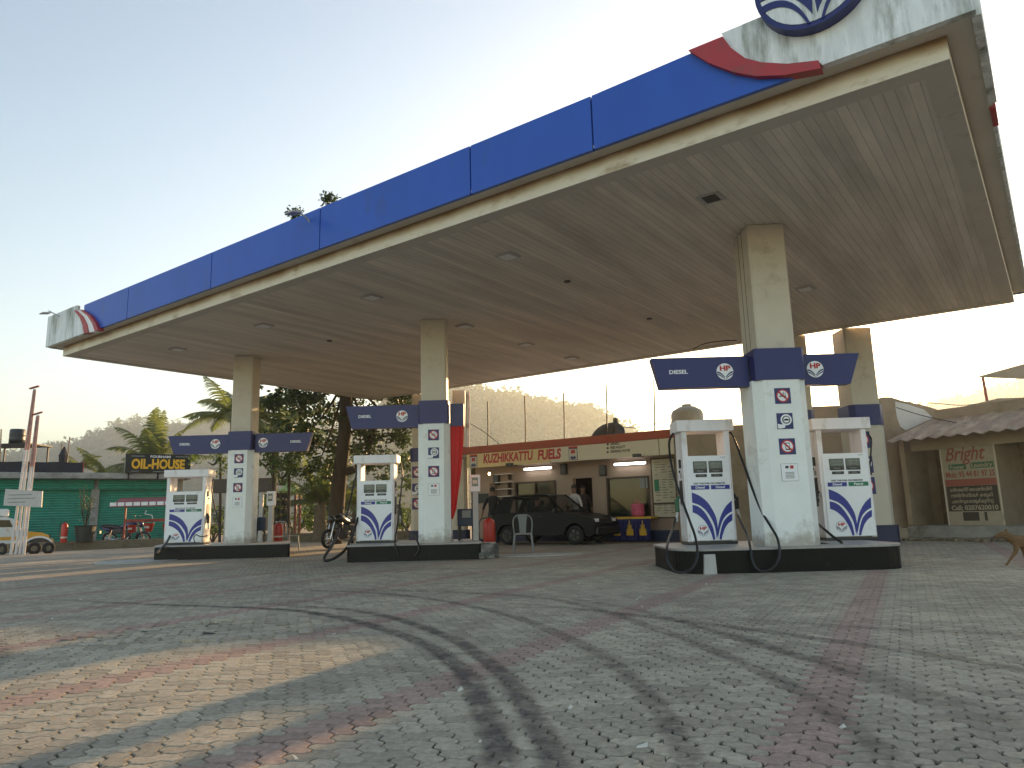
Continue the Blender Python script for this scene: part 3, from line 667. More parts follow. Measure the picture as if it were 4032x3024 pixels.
# ------------------------------------------------------------ columns
KZ = .343
def octo(w_, d_, c): return [(-w_/2+c, -d_/2), (w_/2-c, -d_/2), (w_/2, -d_/2+c), (w_/2, d_/2-c), (w_/2-c, d_/2), (-w_/2+c, d_/2), (-w_/2, d_/2-c), (-w_/2, -d_/2+c)]
XY = lambda a, b_, d: Vector((a, b_, d))
def notice(t, kind, x, z, y, s_=.13):
    m = MB(); f = FR
    if kind == 'plate':
        m.mat(4).box(x-s_*1.03, x+s_*1.03, y-.004, y, z-s_*1.08, z+s_*1.08); m.mat(1).box(x-s_, x+s_, y-.007, y-.0045, z-s_*1.05, z+s_*1.05)
        m.mat(2).box(x+.1*s_, x+.5*s_, y-.01, y-.0075, z+.45*s_, z+.85*s_); m.mat(4).box(x-.5*s_, x-.1*s_, y-.01, y-.0075, z+.5*s_, z+.8*s_)
        for k in range(5): m.mat(5).box(x-.55*s_, x+.55*s_, y-.01, y-.0075, z-(.05+.17*k)*s_, z-(-.03+.17*k)*s_)
        return m.build('payment_plate', ['navy', 'white_sticker', 'red_ink', 'black_ink', 'black_ink', 'digit'], t)
    m.mat(0).box(x-s_, x+s_, y-.006, y, z-s_, z+s_)
    if kind in ('smoke', 'phone'):
        m.mat(2).prism(circle(x, z, s_*.82), f, y-.009, y-.0065); m.mat(1).prism(circle(x, z, s_*.66), f, y-.012, y-.0095)
        if kind == 'smoke':
            m.mat(3).box(x-.42*s_, x+.40*s_, y-.015, y-.0125, z-.12*s_, z+.02*s_); m.strip(arcpts((x+.1*s_, z+.1*s_), (x-.05*s_, z+.3*s_), (x+.12*s_, z+.5*s_)), arcpts((x+.17*s_, z+.1*s_), (x+.03*s_, z+.3*s_), (x+.2*s_, z+.5*s_)), f, y-.015, y-.0125)
            m.strip(arcpts((x+.3*s_, z+.1*s_), (x+.2*s_, z+.3*s_), (x+.35*s_, z+.4*s_)), arcpts((x+.36*s_, z+.1*s_), (x+.28*s_, z+.3*s_), (x+.42*s_, z+.4*s_)), f, y-.015, y-.0125)
        else:
            m.mat(3).box(x-.26*s_, x+.26*s_, y-.015, y-.0125, z-.45*s_, z+.45*s_); m.mat(1).box(x-.19*s_, x+.19*s_, y-.018, y-.0155, z-.3*s_, z+.36*s_)
        a = .6*s_; c_ = .07*s_
        m.mat(2).prism([(x-a*.78-c_, z+a*.78-c_), (x-a*.78+c_, z+a*.78+c_), (x+a*.78+c_, z-a*.78+c_), (x+a*.78-c_, z-a*.78-c_)], f, y-.0205, y-.018)
    else:
        cx, cz = x+.15*s_, z+.15*s_
        m.mat(1).prism(circle(cx, cz, .7*s_), f, y-.009, y-.0065); m.mat(3).prism(circle(cx, cz, .5*s_), f, y-.012, y-.0095); m.mat(1).prism(circle(cx, cz, .38*s_), f, y-.015, y-.0125)
        m.mat(3).strip(arcpts((cx-.36*s_, cz), (cx, cz+.26*s_), (cx+.36*s_, cz)), arcpts((cx-.36*s_, cz-.06*s_), (cx, cz-.18*s_), (cx+.36*s_, cz-.06*s_)), f, y-.018, y-.0155)
        m.mat(1).prism([(x-.98*s_, z-.35*s_), (x-.55*s_, z-.45*s_), (x-.2*s_, z-.4*s_), (x-.05*s_, z-.6*s_), (x-.12*s_, z-.85*s_), (x-.6*s_, z-.95*s_), (x-.98*s_, z-.93*s_)], f, y-.021, y-.0185)
    return m.build({'smoke': 'no_smoking_sign', 'phone': 'no_phone_sign', 'stop': 'engine_off_sign'}[kind], ['navy', 'white_sticker', 'red_ink', 'black_ink'], t)
def column(label, cx, cy, w_, d_, zb0, zb1, base, notices, wl=None, wr=None, cham=.13, group=None, dz=0, diesel=(True, False), front=True, lowm='clad_white', wingem=(True, True)):
    t = thing('canopy_column', label, 'column', (cx, cy, base), 0, group)
    sw = w_*.80*(.9 if w_ > .75 else 1); H = lambda z: z-base
    m = MB(); c2 = .03
    m.prism(octo(sw, d_*.86, c2), XY, H(zb1)-.02, H(ZS)+.01)
    m.mat(1)
    for xx in (-sw/2-.002,):
        m.box(xx-.001, xx+.004, -.06, -.05, H(zb1), H(ZS)); m.box(xx-.001, xx+.004, -.02+.14, -.01+.14, H(zb1), H(ZS))
    m.build('shaft', ['column_beige', 'dark_wood'], t)
    m = MB(); m.prism(octo(w_, d_, cham), XY, 0, H(zb0)+.01); m.build('cladding', lowm, t)
    m = MB(); m.prism(octo(w_*.93, d_+.03, .03), XY, H(zb0), H(zb1)); m.build('blue_band', 'navy', t)
    yw = -d_*.12
    for sgn, wx in ((-1, wl), (1, wr)):
        if wx is None: continue
        x1, x2 = wx; z0, z1 = H(zb0)-.05, H(zb1)-.06
        e0 = sgn*(w_/2+.0)
        m = MB(); m.prism([(e0, z0), (x2, z0), (x1, z1), (e0, z1)], FR, yw-.09, yw+.09); wg = m.build('sign_wing', 'navy', t)
        em = MB(); ex = e0+sgn*(.16+.11) if sgn < 0 else e0+.20
        if wingem[0 if sgn < 0 else 1]: emblem(em, (e0+sgn*(.36 if sgn < 0 else .22)), (z0+z1)/2, .135, FR, yw-.091)
        if em.f: em.build('emblem', ['white_sticker', 'navy_ink', 'red_ink'], wg)
        if diesel[0 if sgn < 0 else 1]:
            tx = MB(); put_text(tx, 'DIESEL', (x2-sgn*(-.30 if False else .24)-sgn*.05, (z0+z1)/2+.01), .085, 1.15, .002, yw-.092); tx.build('lettering', 'white_sticker', wg)
        m = MB(); m.box(min(x1, x2)-0, min(x1, x2)+.001, 0, .001, 0, .001) if False else None
    for k, z in notices: notice(t, k, 0, H(z), -d_/2-.001, .118)
    return t
# pixel measured heights at the column front (y): z(y_px)
cR = at(3042, 1600, 10.75); cR.x
def zat(px, py, y): return at(px, py, y).z
XR, YR = 4.02, 11.08
colR = column('tall front column at the right between two white dispensers under the canopy', XR, YR, .80, .84, zat(3050, 1495, 10.66), zat(3050, 1371, 10.66), KZ,
    [('smoke', zat(3072, 1559, 10.66)), ('stop', zat(3082, 1658, 10.66)), ('phone', zat(3092, 1758, 10.66)), ('plate', zat(3104, 1860, 10.66))],
    wl=(at(2560, 1385, 10.93).x-XR, at(2597, 1515, 10.93).x-XR), wr=(at(3375, 1372, 10.93).x-XR, at(3345, 1508, 10.93).x-XR), group='columns in the front row of the canopy')
XM, YM = at(1713, 1800, 16.0).x, 16.05
colM = column('middle front column with a red cloth hanging down its right side', XM, YM, .70, .66, zat(1700, 1667, 15.7), zat(1700, 1576, 15.7), KZ,
    [('smoke', zat(1711, 1712, 15.7)), ('stop', zat(1710, 1783, 15.7)), ('phone', zat(1709, 1856, 15.7)), ('plate', zat(1709, 1927, 15.7))],
    wl=(at(1363, 1583, 15.9).x-XM, at(1385, 1668, 15.9).x-XM), wr=(at(1826, 1580, 15.9).x-XM, at(1826, 1668, 15.9).x-XM), group='columns in the front row of the canopy', wingem=(True, False))
XL, YL = at(960, 1800, 19.2).x, 19.2
colL = column('farthest front column at the left with two full blue sign wings', XL, YL, .68, .66, zat(945, 1772, 18.87), zat(945, 1698, 18.87), KZ,
    [('smoke', zat(937, 1806, 18.87)), ('stop', zat(935, 1862, 18.87)), ('phone', zat(932, 1920, 18.87)), ('plate', zat(929, 1977, 18.87))],
    wl=(at(667, 1712, 19.1).x-XL, at(688, 1780, 19.1).x-XL), wr=(at(1232, 1700, 19.1).x-XL, at(1210, 1771, 19.1).x-XL), group='columns in the front row of the canopy', diesel=(True, True))
b = MB(); b.box(0, .02, -.02, .02, 0, .01)
# rear columns
def rear(label, cx, cy, w_, sign=False, z0=2.95, z1=3.45):
    t = thing('canopy_column', label, 'column', (cx, cy, 0), 0, 'columns in the rear row of the canopy')
    m = MB(); m.prism(octo(w_*.86, w_*.86, .03), XY, z1-.02, ZS+.01); m.build('shaft', 'column_beige', t)
    m = MB(); m.prism(octo(w_, w_, .12), XY, .42, z0+.01); m.build('cladding', 'column_beige', t)
    m = MB(); m.prism(octo(w_+.03, w_+.03, .12), XY, z0, z1); m.build('blue_band', 'navy', t)
    m = MB(); m.prism(octo(w_+.12, w_+.12, .12), XY, 0, .42); m.build('plinth', 'wall_base', t)
    if sign:
        for k, z in (('smoke', 2.45), ('stop', 1.85), ('phone', 1.35)): notice(t, k, sign, z, -w_/2-.001, .2)
    return t
RRx = at(3375, 1600, 17.5).x
rRR = rear('massive rear column at the right, its blue band crossing behind the right dispenser', at(3487, 1640, 17.5).x-.42, 17.9, .80, sign=-.22, z0=zat(3400, 1673, 17.4), z1=zat(3400, 1590, 17.4))
r2 = rear('slim rear column seen just right of the right front column', at(3172, 1600, 18.1).x, 18.4, .50, z0=zat(3140, 1660, 18.1), z1=zat(3140, 1614, 18.1))
r3 = rear('rear column showing just left of the middle front column', at(1652, 1800, 25.9).x, 26.1, .62, sign=-.05, z0=zat(1640, 1818, 25.8), z1=zat(1640, 1764, 25.8))
r4 = rear('rear column at the corner of the office, right of the middle front column', at(1806, 1700, 25.0).x, 25.4, .52, z0=2.9, z1=3.25)
pp = MB(); pp.tube([at(1838, 1545, 24.6), at(1838, 1700, 24.6), at(1836, 1760, 24.6)], .045); pp.tube([at(1846, 1540, 24.7), at(1848, 1600, 24.7), at(1845, 1760, 24.7)], .03)
tag(pp.build('downpipe', 'pipe_white'), 'pair of white pipes running down beside the office corner', 'pipe')
# red cloth
m = MB()
Lp = [(1652+0*i, y) for i, y in enumerate(())]
rc = [((1056, 490), (1154, 494)), ((1056, 560), (1153, 570)), ((1055, 640), (1150, 650)), ((1054, 730), (1143, 740)), ((1053, 820), (1136, 830)), ((1052, 920), (1124, 925)), ((1050, 1020), (1110, 1020)), ((1050, 1110), (1100, 1110)), ((1050, 1190), (1075, 1186))]
g = []
NX = 8
for (a, c) in rc:
    row = []
    for k in range(NX+1):
        t_ = k/NX; px = 1200+(a[0]+(c[0]-a[0])*t_)*.5427; py = 1400+(a[1]+(c[1]-a[1])*t_)*.5427
        row.append(at(px, py, 15.92+.05*math.sin(k*2.1)*(.3+.7*t_)))
    g.append(row)
vs = [p for row in g for p in row]+[p+Vector((0, .02, 0)) for row in g for p in row]; n_ = NX+1; hN = len(rc)*n_
fs = [(i*n_+k, i*n_+k+1, (i+1)*n_+k+1, (i+1)*n_+k) for i in range(len(rc)-1) for k in range(NX)]
fs += [tuple(hN+x for x in f[::-1]) for f in fs]
m.add(vs, fs); tag(m.build('red_banner', 'red_cloth', smooth=True), 'bright red cloth hanging narrow beneath the blue band of the middle column', 'banner')
# ------------------------------------------------------------ islands
def island(label, x0, x1, y0, y1, r, worn=None, skew=0):
    t = thing('pump_island', label, 'kerb', ((x0+x1)/2, (y0+y1)/2, 0), 0, 'raised kerb islands under the pumps')
    hx, hy = (x1-x0)/2, (y1-y0)/2
    def rr(o):
        P = []
        for cx, cy, a0 in ((hx-r, -hy+r, -90), (hx-r, hy-r, 0), (-hx+r, hy-r, 90), (-hx+r, -hy+r, 180)):
            for k in range(7): a = R(a0+15*k); X_ = cx+(r+o)*math.cos(a); Y_ = cy+(r+o)*math.sin(a); P.append((X_-skew*(Y_+hy), Y_))
        return P
    m = MB(); m.prism(rr(0), XY, 0, KZ-.03); m.build('kerb_side', 'black_granite', t)
    m = MB(); m.prism(rr(.02), XY, KZ-.03, KZ); m.build('kerb_top', 'grey_lip', t)
    if worn:
        m = MB(); rng = random.Random(4)
        for k in range(16):
            x = hx-.1+rng.random()*.32; y = -hy+rng.random()*.8; s_ = .05+rng.random()*.10
            m.bbox(x-s_, x+s_, y-s_, y+s_, 0, .10+rng.random()*.22, .02, Matrix.Rotation(rng.random()*.12, 4, 'Z'))
        m.build('broken_end', 'worn_concrete', t)
    return t
island('black kerb island with rounded ends carrying the two nearest dispensers', 2.28, 5.56, 10.45, 12.65, .45)
island('black kerb island with a broken pale right end below the red cloth', -3.52, -.72, 15.38, 17.7, .08, worn=True, skew=.1)
island('most distant black kerb island under the left dispenser', -8.98, -5.6, 18.35, 20.4, .08, skew=.32)
m = MB(); p = gz(2753, 2250); m.prism([(-.09, .0), (.09, .0), (.08, .27), (-.07, .27)], lambda a, b_, d: Vector((p.x+a+.03, d, b_)), 10.40, 10.45); tag(m.build('kerb_patch', 'grey_post'), 'light grey patch plate on the front of the nearest kerb', 'patch')
# ------------------------------------------------------------ dispensers
def V_art(mb, x0, w_, z0, h, y):
    cv = lambda L: [(x0+w_*((x-272-.085*(yy-805))/365), z0+h*((1335-yy)/520)) for x, yy in L]
    def dense(L): P = catmull([(a, b_, 0) for a, b_ in L], 3); return [(p.x, p.y) for p in P]
    lu = cv([(275, 825), (350, 865), (420, 930), (470, 1010), (508, 1100), (526, 1200), (530, 1260)]); ll = cv([(282, 935), (350, 965), (410, 1020), (460, 1100), (497, 1190), (515, 1290), (520, 1335)])
    su = cv([(285, 958), (340, 980), (392, 1030), (440, 1110), (480, 1200), (500, 1290), (505, 1335)]); s2 = cv([(290, 1040), (340, 1068), (400, 1130), (440, 1200), (470, 1275), (480, 1310), (487, 1335)])
    ru = cv([(650, 925), (600, 980), (565, 1050), (545, 1110), (532, 1180), (527, 1230), (526, 1262)]); rl = cv([(655, 1040), (612, 1070), (575, 1120), (552, 1190), (538, 1270), (533, 1310), (532, 1335)])
    tu = cv([(658, 1062), (620, 1090), (583, 1140), (563, 1200), (550, 1270), (546, 1310), (545, 1335)]); tl = cv([(660, 1135), (622, 1168), (592, 1220), (575, 1280), (568, 1310), (566, 1325), (565, 1335)])
    for a, c in ((lu, ll), (su, s2), (ru, rl), (tu, tl)): mb.strip(dense(a), dense(c), FR, y, y-.003)
def dispenser(label, loc, rz=0, labels=('Diesel', 'Diesel'), w_=.72, d_=.44, prices='102.84 103.10 94.20 95.75', H=1.99):
    t = thing('fuel_dispenser', label, 'fuel pump', loc, rz, 'white fuel dispensers on the islands')
    hw, hd = w_/2, d_/2; y = -hd
    m = MB(); m.bbox(-hw-.01, hw+.01, -hd-.01, hd+.01, 0, .05, .01); m.build('base', 'bezel', t)
    m = MB(); m.bbox(-hw+.02, hw-.02, -hd, hd, .045, H*.70, .012); m.build('cabinet', 'white_paint', t)
    for sgn in (-1, 1):
        m = MB(); a = sgn*hw; m.bbox(min(a, a-sgn*.09), max(a, a-sgn*.09), -hd-.012, hd+.012, .04, H-.18, .01); sp = m.build('side_post', 'white_paint', t)
        m = MB(); m.box(*sorted((a+sgn*.001, a+sgn*.012)), -.10, .08, .62, 1.02); m.build('nozzle_holster', 'black_plastic', sp)
        m = MB(); m.mat(0).box(*sorted((a+sgn*.001, a+sgn*.03)), -.09, -.03, 1.22, 1.36); m.mat(1).box(*sorted((a+sgn*.001, a+sgn*.003)), -.08, .0, 1.06, 1.14); m.mat(0).box(*sorted((a+sgn*.001, a+sgn*.02)), .0, .04, 1.15, 1.19); m.build('switch_box', ['black_plastic', 'digit'], sp)
    m = MB(); m.bbox(-hw-.07, hw+.07, -hd-.06, hd+.05, H-.19, H, .012); m.build('header', 'white_paint', t)
    # front door
    px0, px1, z0, z1 = -hw+.05, hw-.035, .06, H*.70+.01; W_, Hh = px1-px0, z1-z0
    m = MB(); m.bbox(px0, px1, y-.03, y-.002, z0, z1, .006); fp = m.build('front_panel', 'white_sticker', t)
    yy = y-.031; U = lambda u: px0+W_*u; Vv = lambda v: z0+Hh*v
    for u0, u1 in ((.15, .47), (.51, .83)):
        m = MB(); m.mat(0).bbox(U(u0), U(u1), yy-.006, yy+.002, Vv(.795), Vv(.935), .005); m.mat(1).box(U(u0)+.012, U(u1)-.012, yy-.009, yy-.0065, Vv(.845), Vv(.928))
        m.mat(2)
        put_text(m, '0000.00', ((U(u0)+U(u1))/2, Vv(.903)), .04, 1.1, 0, yy-.0095); put_text(m, '000.00', ((U(u0)+U(u1))/2, Vv(.866)), .036, 1.1, 0, yy-.0095)
        put_text(m, labels[0 if u0 < .4 else 1], ((U(u0)+U(u1))/2, Vv(.818)), .036, 1.1, .0005, yy-.0065)
        m.build('display', ['bezel', 'screen', 'digit'], fp)
        m = MB(); m.mat(0).bbox(U(u0)+.03, U(u1)-.01, yy-.005, yy+.002, Vv(.745), Vv(.78), .004); m.mat(1); put_text(m, '00.00', ((U(u0)+U(u1))/2+.01, Vv(.762)), .034, 1.1, 0, yy-.0055); m.build('rate_display', ['bezel', 'digit'], fp)
    m = MB()
    put_text(m, 'TEST THE FUEL ON DEMAND', (U(.5), Vv(.668)), .034, 1.15, .0008, yy-.002); m.build('small_lettering', 'black_ink', fp); m = MB(); put_text(m, '1 2 3 4', (U(.85), Vv(.975)), .026, 1.1, 0, yy-.002)
    m.build('small_lettering', 'black_ink', fp)
    for i, (u0, u1) in enumerate(((.07, .49), (.53, .96))):
        m = MB(); m.mat(0 if labels[i] == 'Diesel' else 2).box(U(u0), U(u1), yy-.003, yy, Vv(.598), Vv(.648)); m.mat(1); put_text(m, labels[i], ((U(u0)+U(u1))/2, Vv(.622)), .052, 1.15, .0012, yy-.004); m.build('grade_label', ['blue_strip', 'white_sticker', 'green_ink'], fp)
    m = MB(); V_art(m, U(.075), W_*.90, z0+.012, Hh*.57, yy-.0005); m.build('leaf_graphic', 'blue_strip', fp)
    m = MB(); emblem(m, U(.28), Vv(.118), .088, FR, yy-.0005, th=.0015); m.build('emblem', ['white_sticker', 'navy_ink', 'red_ink'], fp)
    return t
def hose(t, pts, r=.019, name='hose'):
    inv = TM[t.name].inverted()
    P = catmull([inv @ p for p in pts], 5)
    m = MB(); m.tube(P, r, 8); return m.build(name, 'rubber', t, smooth=True)
def nozzle(t, p, sgn=-1, m_='green_plastic'):
    inv = TM[t.name].inverted(); q = inv @ p
    m = MB(); m.mat(0).bbox(q.x-.035, q.x+.035, q.y-.03, q.y+.03, q.z-.10, q.z+.10, .015); m.mat(1).tube([(q.x, q.y, q.z-.08), (q.x+sgn*.02, q.y-.02, q.z-.18), (q.x+sgn*.02, q.y-.02, q.z-.25)], [.022, .02, .02]); m.mat(0).tube([(q.x, q.y, q.z+.08), (q.x-sgn*.03, q.y, q.z+.14), (q.x-sgn*.07, q.y, q.z+.13)], [.03, .025, .018])
    m.mat(1).tube([(q.x-sgn*.03, q.y-.03, q.z+.06), (q.x-sgn*.07, q.y-.03, q.z), (q.x-sgn*.05, q.y-.03, q.z-.08)], .008)
    m.build('nozzle', [m_, 'grey_post'], t)
C1 = lambda x, y, d: at(2500+x*.6329, 1300+y*.6329, d)
CP = lambda x, y, d: at(2620+x*.3916, 1620+y*.3916, d)
C3 = lambda x, y, d: at(1200+x*.5427, 1400+y*.5427, d)
C2 = lambda x, y, d: at(600+x*.5426, 1350+y*.5426, d)
d1 = dispenser('nearest white dispenser at the left end of the rounded island, both labels blue', (3.12, 12.0, KZ), R(0), ('Diesel', 'Diesel'), w_=.78)
hose(d1, [CP(78, 222, 11.8), CP(40, 300, 11.7), CP(45, 430, 11.55), CP(80, 620, 11.35), CP(135, 800, 11.2), CP(200, 980, 11.0), CP(255, 1130, 10.8), CP(300, 1260, 10.6), CP(322, 1400, 10.36), CP(312, 1500, 10.3), CP(265, 1580, 10.27), CP(170, 1620, 10.27), CP(75, 1590, 10.3), CP(22, 1490, 10.36), CP(15, 1380, 10.5), CP(40, 1270, 11.0), CP(80, 1170, 11.5), CP(100, 1080, 11.75)])
nozzle(d1, CP(118, 950, 11.82), -1)
hose(d1, [C1(590, 632, 11.9), C1(622, 690, 11.7), C1(675, 830, 11.4), C1(735, 1000, 11.1), C1(790, 1130, 10.85), C1(850, 1230, 10.6), C1(888, 1300, 10.42), C1(900, 1390, 10.34), C1(875, 1460, 10.3), C1(820, 1497, 10.28), C1(765, 1490, 10.3), C1(730, 1430, 10.36), C1(715, 1340, 10.5), C1(700, 1275, 11.0), C1(665, 1205, 11.4), C1(640, 1150, 11.75)])
nozzle(d1, C1(632, 1075, 11.9), 1, 'black_plastic')
d2 = dispenser('second near white dispenser on the right end of the rounded island, one green label', (5.45, 12.25, KZ), R(-2), ('Diesel', 'Petrol'), w_=.82)
hose(d2, [C1(1128, 1130, 12.0), C1(1130, 1190, 11.8), C1(1180, 1240, 11.4), C1(1240, 1290, 11.1), C1(1290, 1328, 10.95), C1(1230, 1338, 10.95), C1(1140, 1325, 11.0)], .02)
nozzle(d2, C1(1126, 1060, 12.05), -1, 'black_plastic')
hose(d2, [C1(1448, 640, 12.2), C1(1470, 680, 12.3), C1(1468, 760, 12.3), C1(1462, 850, 12.35), C1(1470, 900, 12.4)], .014)
d3 = dispenser('middle white dispenser standing left of the red cloth column', (at(1486, 2100, 16.8).x, 16.75, KZ), R(0), ('Diesel', 'Petrol'), w_=.84, H=1.96)
hose(d3, [C3(378, 810, 16.7), C3(372, 870, 16.6), C3(350, 960, 16.5), C3(322, 1080, 16.3), C3(300, 1175, 16.2)], .02)
hose(d3, [C3(395, 1150, 16.6), C3(370, 1230, 16.4), C3(345, 1310, 16.0), C3(300, 1400, 15.6), C3(240, 1455, 15.2), C3(170, 1488, 14.9), C3(140, 1480, 14.9), C3(155, 1440, 15.1), C3(195, 1385, 15.5), C3(225, 1330, 15.9), C3(250, 1260, 16.3)], .03)
hose(d3, [C3(692, 780, 16.7), C3(708, 850, 16.5), C3(700, 970, 16.4), C3(688, 1080, 16.3), C3(680, 1180, 16.0), C3(662, 1290, 15.7), C3(655, 1370, 15.33), C3(668, 1420, 15.3), C3(680, 1450, 15.3)], .018)
hose(d3, [C3(700, 1190, 16.6), C3(722, 1240, 16.3), C3(765, 1290, 15.9), C3(805, 1325, 15.5), C3(826, 1375, 15.32), C3(825, 1420, 15.3), C3(800, 1455, 15.3)], .02)
nozzle(d3, C3(690, 1130, 16.65), 1, 'black_plastic'); nozzle(d3, C3(385, 1125, 16.65), -1)
d4 = dispenser('farthest white dispenser at the left, before the green shutters', (at(741, 2100, 19.3).x, 19.25, KZ), R(3), ('Diesel', 'Petrol'), w_=1.0, H=1.92)
hose(d4, [C2(150, 1310, 19.2), C2(135, 1380, 19.1), C2(108, 1440, 18.7), C2(65, 1490, 18.1), C2(25, 1536, 17.6)], .028)
hose(d4, [C2(440, 985, 19.3), C2(432, 1080, 19.2), C2(450, 1180, 19.0), C2(470, 1260, 18.9), C2(485, 1350, 18.7), C2(492, 1440, 18.6)], .018)
hose(d4, [C2(405, 1400, 19.1), C2(350, 1405, 18.9), C2(315, 1392, 18.85), C2(300, 1420, 18.8), C2(315, 1455, 18.75), C2(325, 1462, 18.7)], .012)
nozzle(d4, C2(148, 1290, 19.2), -1, 'green_plastic'); nozzle(d4, C2(405, 1280, 19.2), 1, 'black_plastic')
# slim air posts
def air_post(label, px, pyb, pyt, y, w_):
    p = at(px, pyb, y); top = at(px, pyt, y).z-p.z
    t = thing('air_post', label, 'air pump', (p.x, y, KZ if pyb < 2150 else 0), 0, 'slim grey posts with a display box')
    h = at(px, pyt, y).z-(KZ if pyb < 2150 else 0)
    m = MB(); m.bbox(-w_*.28, w_*.28, -.07, .07, 0, h-.30, .008); m.build('post', 'grey_post', t)
    m = MB(); m.mat(0).bbox(-w_/2, w_/2, -.10, .10, h-.38, h, .012); m.mat(1).box(-w_*.32, w_*.32, -.104, -.1005, h-.26, h-.06); m.mat(2).box(-w_*.25, w_*.25, -.107, -.1045, h-.2, h-.12); m.build('display_box', ['white_paint', 'screen', 'paper'], t)
    return t
air_post('slim grey post with a small display, right of the middle column', 1875, 2132, 1870, 16.6, .22)
air_post('slim grey post with a small display, behind the farthest kerb island', 1063, 2140, 1935, 19.6, .20)
# covered desks
def desk(label, px0, px1, pyt, pyb, y, paper=True):
    a, c = at(px0, pyb, y), at(px1, pyt, y); w_ = c.x-a.x; z0 = KZ; h = c.z-z0
    t = thing('cash_desk', label, 'desk', ((a.x+c.x)/2, y, z0), 0, 'dark cash desks on the islands')
    m = MB(); m.bbox(-w_/2, w_/2, -.25, .25, h*.45, h, .02); m.build('box', 'dark_blue_box', t)
    for sx_ in (-1, 1):
        for sy in (-1, 1):
            m = MB(); m.box(sx_*(w_/2-.03)-.02, sx_*(w_/2-.03)+.02, sy*.2-.02, sy*.2+.02, 0, h*.46); m.build('leg', 'black_plastic', t)
    if paper: m = MB(); m.prism([(-.08, h*.72), (.12, h*.72), (.12, h*.95), (-.08, h*.95)], FR, -.254, -.256); m.build('paper_notice', 'digit', t)
    return t
desk('dark blue cash desk standing beside the red cloth', 1805, 1868, 2003, 2130, 16.9)
desk('dark covered cash desk against the farthest front column', 985, 1058, 2035, 2135, 19.8, False)
# ------------------------------------------------------------ plastic chairs
def chair(label, loc, rz):
    t = thing('plastic_chair', label, 'chair', loc, rz, 'grey plastic chairs')
    w_, d_ = .42, .42
    for sx_ in (-1, 1):
        m = MB(); m.tube([(sx_*.23, -.22, 0), (sx_*.19, -.19, .42)], [.018, .026], 6); m.build('leg', 'grey_plastic', t)
        m = MB(); m.tube([(sx_*.23, .24, 0), (sx_*.19, .19, .42)], [.018, .026], 6); m.build('leg', 'grey_plastic', t)
    m = MB(); m.bbox(-.21, .21, -.22, .21, .42, .45, .012); m.build('seat', 'grey_plastic', t)
    m = MB(); P = catmull([(-.19, .2, .44), (-.215, .23, .62), (-.20, .26, .78), (-.12, .28, .855), (0, .285, .865), (.12, .28, .855), (.20, .26, .78), (.215, .23, .62), (.19, .2, .44)], 4)
    m.tube(P, .016, 6); m.add([], [])
    m.build('back_frame', 'grey_plastic', t)
    m = MB(); m.prism([(-.07, .45), (.07, .45), (.085, .70), (.11, .85), (-.11, .85), (-.085, .70)], lambda a, b_, d: Vector((a, .2+(b_-.45)*.2+d, b_)), 0, .014); m.build('back_panel', 'grey_plastic', t)
    return t
pc = at(2062, 2181, 16.9)
chair('grey plastic chair standing in front of the dark car', (pc.x, 16.9, .012), R(178))
pc2 = gz(1170, 2166)
chair('grey plastic chair at the right end of the farthest island', (pc2.x-.1, 21.8, 0), R(150))
# ------------------------------------------------------------ extinguishers
def extinguisher(label, loc, h=.55, r=.085, trolley=False):
    t = thing('fire_extinguisher', label, 'fire extinguisher', loc, 0, 'red fire extinguishers')
    m = MB(); m.lathe([(r*.95, 0), (r, .03*h), (r, .80*h), (r*.92, .86*h), (r*.65, .91*h), (r*.3, .94*h), (r*.28, .96*h)], n=16); m.build('cylinder', 'red_fire', t, smooth=True)
    m = MB(); m.cyl((0, 0, .93*h), (0, 0, h), .02); m.box(-.02, .09, -.012, .012, h*.97, h*1.01); m.build('valve', 'black_plastic', t)
    m = MB(); m.tube(catmull([(0, 0, h*.96), (-r*1.3, 0, h*.93), (-r*1.7, 0, h*.7), (-r*1.6, 0, h*.3)], 4), .012, 6); m.build('hose', 'rubber', t)
    m = MB(); m.lathe([(r+.002, 0), (r+.002, .08*h)], (0, 0, .2*h), 16); m.build('label_band', 'paper', t)
    return t
p = at(1927, 2120, 18.3); extinguisher('fat red extinguisher behind the broken end of the middle island', (p.x, 18.3, 0), .86, .15)
p = at(1095, 2125, 20.3); extinguisher('red extinguisher standing on the farthest island', (p.x, 20.3, KZ), .50, .12)
# ------------------------------------------------------------ figures (skin modifier)
def skin(nodes, edges, sub=2):
    me = bpy.data.meshes.new('s'); names = list(nodes); idx = {n: i for i, n in enumerate(names)}
    bm = bmesh.new(); lay = bm.verts.layers.skin.verify()
    vs = [bm.verts.new(nodes[n][0]) for n in names]
    for i, n in enumerate(names):
        rr = nodes[n][1]; vs[i][lay].radius = (rr, rr) if not isinstance(rr, tuple) else rr
    vs[0][lay].use_root = True
    for a, c in edges: bm.edges.new((vs[idx[a]], vs[idx[c]]))
    bm.to_mesh(me); bm.free()
    o = bpy.data.objects.new('s', me); COL.objects.link(o)
    md = o.modifiers.new('k', 'SKIN'); md.use_smooth_shade = True
    s2 = o.modifiers.new('u', 'SUBSURF'); s2.levels = sub; s2.render_levels = sub
    dg = bpy.context.evaluated_depsgraph_get(); dg.update()
    r = bpy.data.meshes.new_from_object(o.evaluated_get(dg)); bpy.data.objects.remove(o); bpy.data.meshes.remove(me)
    return r
